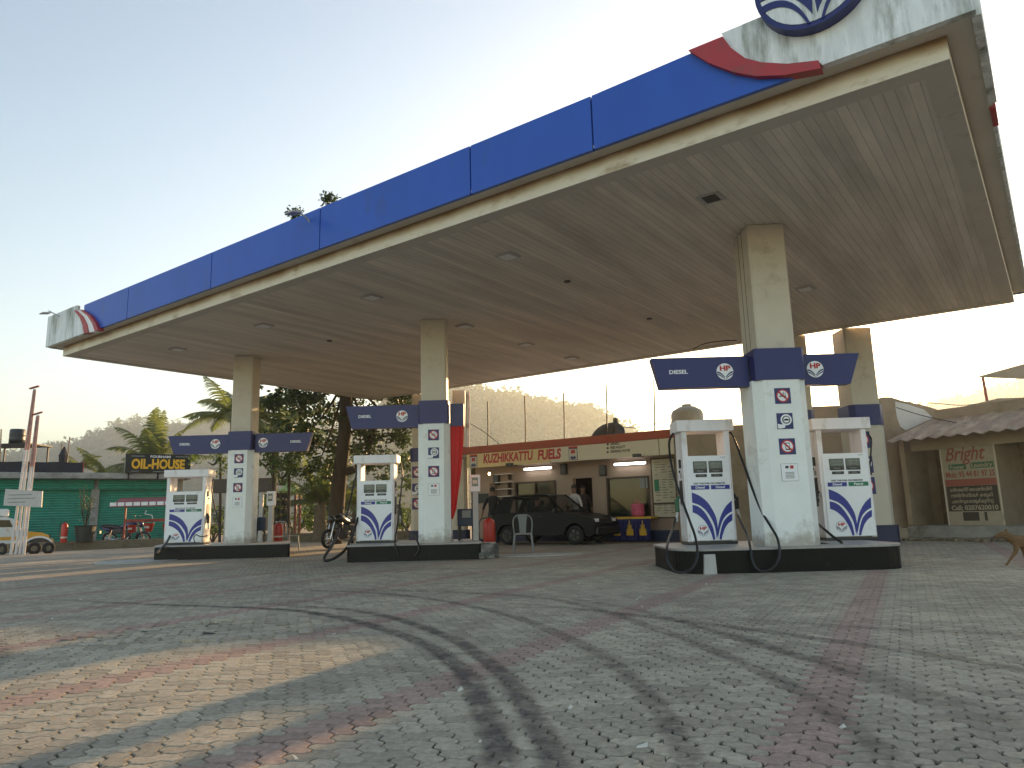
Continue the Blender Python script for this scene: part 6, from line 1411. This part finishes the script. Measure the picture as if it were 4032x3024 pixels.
ftext('Bright', .08*bw, .85*bw, bz(262), bh*.24, 'banner_red', bold=.006, y=-.024, parent=t, shear=.35)
ftext('KGN', .38*bw, .64*bw, bz(155), bh*.05, 'banner_cream', bold=.002, y=-.027, parent=t) if False else None
ftext('Power', .15*bw, .43*bw, bz(408), bh*.07, 'banner_cream', bold=.004, y=-.028, parent=t)
ftext('Laundry', .56*bw, .95*bw, bz(398), bh*.07, 'banner_cream', bold=.004, y=-.028, parent=t)
ftext('Mob: 95 44 81 97 25', .05*bw, .97*bw, bz(493), bh*.095, 'banner_red', bold=.005, y=-.024, parent=t)
ftext('Call; 0207620010', .08*bw, .95*bw, bz(868), bh*.075, 'banner_cream', bold=.005, y=-.027, parent=t)
MAL = ['\u0d2c\u0d4d\u0d30\u0d48\u0d31\u0d4d\u0d31\u0d4d \u0d32\u0d4b\u0d7a\u0d21\u0d4d\u0d30\u0d3f', '\u0d35\u0d38\u0d4d\u0d24\u0d4d\u0d30\u0d19\u0d4d\u0d19\u0d7e \u0d15\u0d34\u0d41\u0d15\u0d3f', '\u0d1a\u0d46\u0d2f\u0d4d\u0d24\u0d41\u0d15\u0d4a\u0d1f\u0d41\u0d15\u0d4d\u0d15\u0d41\u0d28\u0d4d\u0d28\u0d41']
for i, yy in enumerate((665, 730, 795)):
    try: ftext(MAL[i], .1*bw, .88*bw, bz(yy), bh*.055, 'banner_cream', bold=.003, y=-.027, parent=t)
    except Exception as e: print('mal', e)
for q in (-.03, bw): m = MB(); m.box(q, q+.03, -.03, 0, 0, bh*1.1); m.build('edge_strip', 'column_beige', t)
# rounded white wall corner and tan wall between
mW = at(3560, 1700, 20.5)
m = MB(); t = thing('corner_wall', 'tan wall with a curved white painted patch left of the corrugated roof', 'wall', (at(3520, 1700, 20.6).x, 20.6, 0), R(0))
f = lambda px, py: Wall((TM[t.name].translation.x, TM[t.name].translation.y), 0).hit(px, py)
w0 = f(2880, 1610); 
top = [f(*CL(*q)) for q in ((-1068, 635), (-980, 618), (-860, 626), (-620, 618), (-480, 585), (-300, 505), (-150, 498), (60, 490), (180, 465), (295, 437), (345, 437), (400, 455), (460, 470), (540, 485), (640, 515), (700, 560))]
m.prism([(top[0][0], 0)]+top+[(top[-1][0], 0)], FR, 0, .25); m.build('wall_panel', 'concrete_tan', t)
wp2 = [f(*CL(*q)) for q in ((372, 466), (460, 486), (560, 520), (622, 575), (560, 600), (500, 630), (440, 655), (405, 630), (385, 580), (375, 520))]
m = MB(); m.prism(wp2, FR, -.012, -.002); m.build('white_patch', 'plaster_white', t)
# small things by the right plinth
p = at(3545, 2130, 18.6); m = MB(); m.bbox(-.16, .16, -.12, .12, 0, .30, .02); m.bbox(-.05, .05, -.05, .05, .29, .36, .015); o = m.build('stone_block', 'concrete_tan'); o.location = (p.x, 18.6, 0); tag(o, 'small pale stone block at the foot of the massive rear column', 'block')
m = MB(); rng = random.Random(9); a_ = gz(3600, 2150); 
for k in range(260):
    u = rng.random(); q = Vector((9.6+2.4*u+rng.gauss(0, .12), 18.9-3.2*u+rng.gauss(0, .25), 0)); s_ = rng.uniform(.02, .09)
    m.bbox(q.x-s_, q.x+s_, q.y-s_*.7, q.y+s_*.7, -.01, s_*.9, s_*.3, None)
tag(m.build('rubble_strip', 'dirt_debris'), 'low strip of soil and rubble below the laundry step', 'rubble', kind='stuff')
# roof awning top right
a = at(*CL(920, 300), 26); c = at(*CL(1230, 215), 24); e = at(*CL(1230, 360), 24); pst0 = at(*CL(945, 310), 25.8); pst1 = at(*CL(978, 475), 25.6)
t = thing('terrace_awning', 'tilted sheet awning on a thin post above the laundry roof', 'awning', (pst1.x, 25.6, 0))
inv = TM[t.name].inverted()
m = MB(); P = [inv @ q for q in (a, c+Vector((1.5, -.8, .35)), e+Vector((1.5, -.8, .0)))]; P += [q-Vector((0, 0, .05)) for q in P]; m.add(P, [(0, 1, 2), (5, 4, 3), (0, 3, 4, 1), (1, 4, 5, 2), (2, 5, 3, 0)]); m.build('sheet', 'concrete_tan', t)
m = MB(); m.tube([inv @ pst0, inv @ pst1-Vector((0, 0, .4))], .05, 6); m.build('post', 'rust_post', t)
m = MB(); m.bbox(-.3, 9, -1, 4, 0, (inv @ pst1).z+.02, .02); m.build('rear_block', 'concrete_tan', t)
wire([at(*CL(380, 505), 20.3), at(*CL(560, 560), 19.6), at(*CL(820, 610), 18.6), at(*CL(1000, 600), 18), at(*CL(1214, 590), 17.2)], 'black cable draped across the corrugated roof', .012)
wire([at(*CL(430, 468), 22), at(*CL(640, 478), 21.5), at(*CL(780, 490), 21), at(*CL(900, 485), 21)], 'black cable running along the top of the tan wall', .012)
# ------------------------------------------------------------ on the canopy edge
def floodlight(label, px, py, s_=1):
    st, z = hs(px, py); p = TM[can.name] @ fpt(st, z, 0)
    t = thing('fascia_floodlight', label, 'lamp', tuple(p), Fw.a, 'floodlights on arms above the fascia')
    m = MB(); m.bbox(-.11, .11, -.46, -.25, .05, .08, .01, Matrix.Rotation(R(12), 4, 'X')); m.build('head', 'grey_post', t); m = MB(); m.tube([(0, -.3, .07), (0, -.05, -.02), (0, .05, -.12)], .015, 6); m.build('arm', 'grey_post', t)
floodlight('small floodlight on an arm between two plants on the blue fascia', 1222, 862)
floodlight('small floodlight on an arm at the far left tip of the canopy', 240, 1243)
for px, py, lb, hgt in ((1135, 890, 'small leafy weed left of the floodlight on the canopy edge', .34), (1265, 836, 'taller leafy weed right of the floodlight on the canopy edge', .36)):
    st, z = hs(px, py); p = TM[can.name] @ fpt(st, ZT, .15); t = thing('fascia_weed', lb, 'weed', tuple(p), 0, 'weeds growing on the canopy edge')
    rng = random.Random(px); m = MB()
    for k in range(7): a = rng.uniform(0, 6.3); m.tube([(0, 0, -.2), (.05*math.cos(a), .05*math.sin(a), hgt*.4), (.16*math.cos(a), .1*math.sin(a), hgt*(.7+.3*rng.random()))], .006, 4)
    m.build('stems', 'bark', t); m = MB(); leaves(m, (0, 0, hgt*.6), (.2, .15, hgt*.5), 110, .09, rng); m.build('foliage', 'leaf_dark', t)
# ------------------------------------------------------------ trees
def palm(label, loc, h, fl, n=16, seed=1, lean=(0, 0), trunk=.14, up=.6, mt='leaf_palm', group='coconut palms', leaflets=34, name='coconut_palm'):
    rng = random.Random(seed); t = thing(name, label, 'palm tree', loc, 0, group)
    top = Vector((lean[0], lean[1], h))
    m = MB(); P = [Vector((lean[0]*(k/8)**1.6, lean[1]*(k/8)**1.6, h*k/8)) for k in range(9)]; m.tube(P, [trunk*(1.5 if k == 0 else 1-.035*k) for k in range(9)], 10); m.build('trunk', 'palm_trunk', t, smooth=True)
    m = MB()
    for i in range(n):
        az = 2*math.pi*i/n*2.4+rng.uniform(-.2, .2); el = R(rng.uniform(-8, 80))*up+R(15); L_ = fl*rng.uniform(.8, 1.1)
        d = Vector((math.cos(az)*math.cos(el), math.sin(az)*math.cos(el), math.sin(el))); p = top.copy(); rach = [p.copy()]; K = 14
        droop = rng.uniform(.05, .11)
        for k in range(K): d = (d+Vector((0, 0, -droop*(.4+k/K*1.6)))).normalized(); p = p+d*(L_/K); rach.append(p.copy())
        m.mat(1).tube(rach, [.03*(1-k/(K+2)) for k in range(K+1)], 4, caps=False); m.mat(0)
        for k in range(leaflets):
            u = .12+.88*k/leaflets; f_ = u*K; a = int(min(f_, K-1)); q = rach[a].lerp(rach[a+1], f_-a); tg = (rach[a+1]-rach[a]).normalized()
            sd_ = tg.cross(Vector((0, 0, 1))); sd_ = sd_.normalized() if sd_.length > .1 else Vector((1, 0, 0))
            ll = fl*.24*math.sin(math.pi*min(1, .12+u*.93))**.7*rng.uniform(.85, 1.1)
            for s_ in (-1, 1):
                dd = (sd_*s_*.85+tg*.55+Vector((0, 0, -.25-.3*rng.random()))).normalized(); e = q+dd*ll*.55; e2 = e+(dd+Vector((0, 0, -.55))).normalized()*ll*.45; wv = tg*.032*fl/2.5
                m.add([q-wv, q+wv, e+wv*.9, e-wv*.9], [(0, 1, 2, 3)]); m.add([e-wv*.9, e+wv*.9, e2], [(0, 1, 2)])
    m.build('crown', [mt, 'palm_trunk'], t)
    return t
def pb_(px, y): q = at(px, 2050, y); return (q.x, y, -.05)
zc = lambda px, py, y: at(px, py, y).z
palm('tall coconut palm spreading behind the farthest front column', pb_(900, 36), zc(900, 1640, 36), 3.0, 20, 5, trunk=.17)
palm('coconut palm with upright fronds rising behind the OIL-HOUSE sign', pb_(590, 43), zc(590, 1835, 43), 3.5, 16, 9, up=.95)
palm('drooping coconut palm between the black hoarding and the sign', pb_(415, 42), zc(425, 1875, 42), 2.6, 14, 12, up=.5)
palm('small coconut palm behind the left end of the sign', pb_(300, 50), zc(290, 1835, 50), 1.9, 10, 21)
palm('young coconut palm with a stout stem behind the far plastic chair', pb_(1260, 30), zc(1260, 1985, 30), 2.4, 18, 31, trunk=.3, up=.85)
palm('young coconut palm low behind the middle dispenser', pb_(1400, 33), zc(1420, 2000, 33), 2.6, 12, 33, trunk=.2)
palm('coconut palm behind the right wing of the farthest column', pb_(1075, 38), zc(1075, 1690, 38), 3.0, 14, 44, trunk=.17)
def broad(label, loc, trunkpts, radii, blobs, nl, size, seed, mt='leaf_dark', name='mango_tree', branches=(), group='broad-leaved trees'):
    rng = random.Random(seed); t = thing(name, label, 'tree', loc, 0, group); inv = TM[t.name].inverted()
    m = MB(); m.tube(catmull([inv @ p for p in trunkpts], 5), [radii[0]+(radii[1]-radii[0])*i/((len(trunkpts)-1)*5) for i in range((len(trunkpts)-1)*5+1)], 10)
    for P, r0, r1 in branches: n_ = (len(P)-1)*4+1; m.tube(catmull([inv @ p for p in P], 4), [r0+(r1-r0)*i/(n_-1) for i in range(n_)], 7)
    cen = sum((inv @ Vector(c) for c, r_ in blobs), Vector())/len(blobs)
    base = inv @ trunkpts[-1]
    for c, r_ in blobs[::2]: e = inv @ Vector(c); m.tube(catmull([base, base.lerp(e, .5)+Vector((0, 0, -.2)), e], 3), [.07, .06, .05, .045, .035, .025, .015], 5)
    m.build('trunk', 'bark', t, smooth=True)
    m = MB(); tot = sum(r_[0]*r_[1]*r_[2] for c, r_ in blobs)
    for c, r_ in blobs:
        e = inv @ Vector(c); k = int(nl*r_[0]*r_[1]*r_[2]/tot)
        nc = max(4, k//38)
        for _ in range(nc):
            while True:
                v = Vector((rng.uniform(-1, 1), rng.uniform(-1, 1), rng.uniform(-1, 1)))
                if .35 < v.length < 1: break
            leaves(m, e+Vector((v.x*r_[0], v.y*r_[1], v.z*r_[2])), (.33, .33, .28), 38, size, rng, droop=.5)
    m.build('crown', mt, t); return t
y = 27
tp = [C3(215, 1200, y), C3(240, 1000, y), C3(262, 800, y), C3(285, 600, y), C3(300, 330, y), C3(310, 150, y)]
tp[0].z = -.05
bl = []
rng = random.Random(2)
for px, py, rx, rz_ in ((1360, 1500, 2.2, 1.0), (1240, 1600, 1.3, .8), (1150, 1610, 1.2, .8), (1090, 1700, .8, .6), (1200, 1720, 1.2, .7), (1290, 1740, 1.0, .8), (1400, 1650, 1.2, .8), (1500, 1700, 1.2, .7), (1600, 1680, 1.0, .8), (1560, 1600, 1.2, .8), (1650, 1560, 1.0, .8), (1440, 1790, .8, .5), (1250, 1840, .8, .5), (1130, 1790, .6, .5), (1500, 1850, .8, .45), (1590, 1800, .7, .5), (1330, 1850, .5, .5), (1620, 1900, .4, .5), (1370, 1380, 2.4, 1.0), (1600, 1480, 1.6, .8), (1120, 1500, 1.4, .9)):
    q = at(px, py, y+rng.uniform(-1.0, 1.8)); bl.append((q, (rx, 1.1, rz_)))
broad('big dark leafy tree leaning beside the middle dispenser', (tp[0].x, y, -.05), tp, (.30, .20), bl, 17000, .19, 3,
    branches=[([C3(262, 850, y), C3(350, 830, y), C3(420, 780, y-.2), C3(470, 640, y-.2), C3(500, 520, y)], .17, .10), ([C3(235, 890, y), C3(180, 890, y), C3(120, 880, y)], .07, .03)])
# slender young trees near the farthest island
def slender(label, px, y, ptop, lean, seed, nl=900):
    b0 = at(px, 2060, y); b0.z = 0; tp_ = [b0, at(px+lean*.5, (2060+ptop)/2, y), at(px+lean, ptop, y)]
    bl_ = [(at(px+lean+dx, ptop+dy, y), (.9, .7, .45)) for dx, dy in ((-50, 20), (40, -20), (0, -60), (70, 30))]
    broad(label, (b0.x, y, 0), tp_, (.06, .045), bl_, nl, .15, seed, mt='leaf_mid', name='slender_tree', group='slender roadside trees')
slender('thin forked tree just right of the farthest column', 1072, 25, 1800, 4, 4, 900)
slender('thin dark-stemmed tree behind the far plastic chair', 1136, 26, 1850, 2, 8, 900)
slender('thin tree with a ladder beside it left of the farthest column', 868, 30, 1800, 0, 14, 700)
def shrub(label, px, y, r, h, seed, mt='leaf_mid', n=1400):
    p = at(px, 2080, y); t = thing('shrub', label, 'shrub', (p.x, y, -.03), 0, 'shrubs beyond the forecourt'); rng = random.Random(seed)
    m = MB()
    for k in range(9): a = rng.uniform(0, 6.3); m.tube([(0, 0, 0), (r*.3*math.cos(a), r*.3*math.sin(a), h*.5), (r*.7*math.cos(a), r*.7*math.sin(a), h*.85)], [.03, .02, .01], 5)
    m.build('stems', 'bark', t); m = MB()
    for k in range(max(5, n//60)): a = rng.uniform(0, 6.3); q = rng.random()**.5; leaves(m, (r*q*math.cos(a), r*q*math.sin(a), h*rng.uniform(.25, .95)), (.45, .45, .35), 60, .16, rng, droop=.2)
    m.build('foliage', mt, t)
for i, (px, y_, r_, h_, lb) in enumerate(((840, 33, 1.6, 1.8, 'bushy shrub glimpsed between the far dispenser and its column'), (1010, 31, 1.0, 2.2, 'bushy shrub behind the covered cash desk'), (1160, 34, 1.6, 1.7, 'bushy shrub behind the far plastic chair'), (1330, 36, 2.2, 2.0, 'wide shrub beneath the big leaning tree'), (1480, 34, 2.2, 1.5, 'low shrub seen under the middle dispenser hood'), (1590, 33, 1.5, 1.9, 'bushy shrub between the middle dispenser and column'))): shrub(lb, px, y_, r_, h_, 50+i)
# dark signboard behind the farthest column
p = at(945, 1900, 28); t = thing('back_signboard', 'dark blank signboard on two posts behind the farthest column', 'sign', (p.x, 28, 0))
xa = at(840, 1900, 28).x-p.x; xb = at(1078, 1900, 28).x-p.x; za, zb_ = at(945, 1940, 28).z, at(945, 1885, 28).z
m = MB(); m.box(xa, xb, -.1, .1, za, zb_); m.build('board', 'dark_wood', t); m = MB(); m.box(xa+.5, xa+.62, -.06, .06, 0, za); m.build('post', 'grey_post', t); m = MB(); m.box(at(1032, 1900, 28).x-p.x-.07, at(1032, 1900, 28).x-p.x+.07, -.06, .06, 0, za); m.build('post', 'grey_post', t)
# green gazebo + hanging pots rack
CG = lambda x, y, d: at(980+x*.2109, 1850+y*.2109, d)
y = 31; a, c, e = CG(495, 400, y), CG(740, 400, y), CG(600, 245, y)
t = thing('plant_kiosk', 'small kiosk with a pale green pyramid roof behind the potted plants', 'kiosk', ((a.x+c.x)/2, y+1.2, 0)); w_ = (c.x-a.x)/2+.15
m = MB(); m.add([(-w_, -w_, a.z), (w_, -w_, a.z), (w_, w_, a.z), (-w_, w_, a.z), (0, 0, e.z+.2)], [(0, 1, 4), (1, 2, 4), (2, 3, 4), (3, 0, 4), (3, 2, 1, 0)]); m.build('roof', 'gazebo_green', t)
m = MB()
for sx_ in (-1, 1):
    for sy in (-1, 1): m.box(sx_*(w_-.1)-.05, sx_*(w_-.1)+.05, sy*(w_-.1)-.05, sy*(w_-.1)+.05, 0, a.z)
m.build('posts', 'gazebo_red', t)
y = 29.5; k = 0
rack = thing('pot_rack', 'wire rack holding rows of small black plant pots', 'rack', (CG(620, 700, y).x, y, 0))
x0, x1 = CG(500, 700, y).x-rack.location.x, CG(740, 700, y).x-rack.location.x
m = MB()
for xx in (x0, x1): m.box(xx-.02, xx+.02, -.02, .02, 0, CG(620, 440, y).z)
for py in (520, 660, 800, 940): z = CG(620, py, y).z; m.box(x0+.021, x1-.021, -.015, .015, z-.02, z+.0)
m.build('wire_frame', 'wire_black', rack)
nm = ['top', 'second', 'third', 'lowest']; cc = ['left', 'middle', 'right']; proto = None
for ri, py in enumerate((480, 625, 775, 920)):
    for ci, px in enumerate((530, 625, 700)):
        q = CG(px, py, y-.1); lb = f'small black pot with a green plant, {nm[ri]} row of the rack, {cc[ci]} of its row'
        if proto is None:
            proto = thing('hanging_pot', lb, 'plant pot', (q.x, y-.1, q.z-.1), 0, 'small black pots on the wire rack')
            m = MB(); m.lathe([(.07, 0), (.11, .18), (.12, .19), (.09, .18)], n=10); m.build('pot', 'pot_black', proto); m = MB(); leaves(m, (0, 0, .24), (.14, .12, .12), 40, .09, random.Random(77)); m.build('foliage', 'leaf_mid', proto)
        else: dup(proto, (q.x, y-.1, q.z-.1), ri+ci, lb)
# ------------------------------------------------------------ hills
def interp(x, P):
    for (a, b_), (c, d) in zip(P, P[1:]):
        if a <= x <= c: return b_+(d-b_)*(x-a)/(c-a)
    return P[0][1] if x < P[0][0] else P[-1][1]
def hill(name, prof, dist, depth, mt, seed, ntree, ts, npalm=0):
    rng = random.Random(seed); px0, px1 = prof[0][0], prof[-1][0]; n = 60
    rows = []
    pts = []
    for i in range(n+1):
        px = px0+(px1-px0)*i/n; py = interp(px, prof); top = at(px, py+18, dist); 
        d = Vector((top.x, top.y, 0)).normalized(); base = Vector((top.x, top.y, 0))
        z = max(.3, top.z)
        col = []
        for u, h in ((-1, 0), (-.75, .22), (-.5, .48), (-.25, .78), (0, 1), (.4, .9), (1.2, .3), (1.8, 0)):
            jit = 1+.05*math.sin(i*1.3+u*9)*(0 if u == 0 else 1)
            col.append(base+d*depth*u+Vector((0, 0, z*h*jit-.2)))
        rows.append(col)
    m = MB(); K = len(rows[0]); m.add([p for c in rows for p in c], [(i*K+k, (i+1)*K+k, (i+1)*K+k+1, i*K+k+1) for i in range(n) for k in range(K-1)])
    o = m.build(name, mt, smooth=True); tag(o, kind='structure')
    m = MB()
    for k in range(ntree):
        i = rng.random()*(n-.01); a = int(i); f_ = i-a; u = rng.random()**.7*4.4 if True else 0
        b0 = int(min(u, K-2)); fu = u-b0
        p = rows[a][b0].lerp(rows[a+1][b0], f_).lerp(rows[a][b0+1].lerp(rows[a+1][b0+1], f_), fu)
        s_ = ts*rng.uniform(.6, 1.4)
        leaves(m, p+Vector((0, 0, s_*.5)), (s_, s_, s_*.75), 26, s_*.55, rng)
    w_ = m.build(name+'_wood' if False else 'hillside_wood', 'leaf_far'); tag(w_, 'dense wood covering the '+name.replace('_', ' '), 'wood', kind='stuff')
    return rows
mat('hill_green', (.045, .06, .03), .95, var=.3, scale=.05)
hl = hill('left_hill', [(-300, 1830), (0, 1790), (150, 1760), (300, 1735), (400, 1690), (520, 1655), (640, 1650), (720, 1680), (830, 1640), (960, 1620), (1150, 1640), (1400, 1680), (1700, 1720)], 900, 260, 'hill_green', 1, 1500, 9)
hm = hill('middle_hill', [(1500, 1500), (1750, 1500), (1870, 1530), (1960, 1545), (2060, 1550), (2150, 1590), (2260, 1610), (2340, 1600), (2400, 1650), (2500, 1700), (2650, 1760), (2800, 1800)], 560, 180, 'hill_green', 2, 1900, 6.5)
hr = hill('right_hill', [(3500, 1680), (3640, 1600), (3720, 1580), (3850, 1545), (4032, 1500), (4400, 1440)], 800, 200, 'hill_green', 3, 700, 9)
# palms on the ridges: copies of one palm
fpalm = None
LBL = ['left', 'middle', 'right']
rngp = random.Random(8)
def ridge_palm(px, py, dist, s_, lb, grp):
    global fpalm
    q = at(px, py, dist); base = (q.x, q.y, q.z-s_*6.2)
    if fpalm is None:
        fpalm = palm(lb, base, 6, 2.6, 12, 77, trunk=.12, mt='leaf_far', group=grp, leaflets=7, name='ridge_palm'); fpalm.scale = (s_,)*3
    else: o = dup(fpalm, base, rngp.random()*6, lb, s_); o['group'] = grp
ga = 'hazy palms along the crest of the left hill'
for i, (px, py) in enumerate(((428, 1665), (455, 1668), (488, 1662), (505, 1655), (530, 1640), (545, 1648), (582, 1645), (600, 1650), (620, 1635), (698, 1655), (749, 1635), (800, 1640), (385, 1690), (780, 1650))):
    ridge_palm(px, py, 890, 2.6, 'hazy palm silhouette on the crest of the left hill', ga)
gb = 'backlit palms on the hill behind the office'
for i, (px, py) in enumerate(((2030, 1555), (2010, 1550), (2132, 1560), (2148, 1570), (2222, 1580), (2275, 1605), (2165, 1690), (2150, 1665), (1985, 1640))):
    ridge_palm(px, py, 552 if py < 1620 else 440, 2.1, 'backlit palm silhouette on the hill behind the office', gb)
# ------------------------------------------------------------ haze
hz = bpy.data.materials.new('haze'); hz.use_nodes = True; t_ = hz.node_tree; t_.nodes.clear()
vo = t_.nodes.new('ShaderNodeVolumePrincipled'); vo.inputs['Density'].default_value = .0008; vo.inputs['Color'].default_value = (.64, .73, .78, 1); vo.inputs['Anisotropy'].default_value = .5
ou = t_.nodes.new('ShaderNodeOutputMaterial'); t_.links.new(vo.outputs[0], ou.inputs['Volume']); M['haze'] = hz
m = MB(); m.box(-900, 900, -20, 1600, -1.5, 150); tag(m.build('haze', 'haze'), 'thin morning haze filling the valley', 'haze', kind='stuff')
print('OBJECTS', len(bpy.data.objects), 'TOP', len([o for o in bpy.data.objects if o.parent is None]))
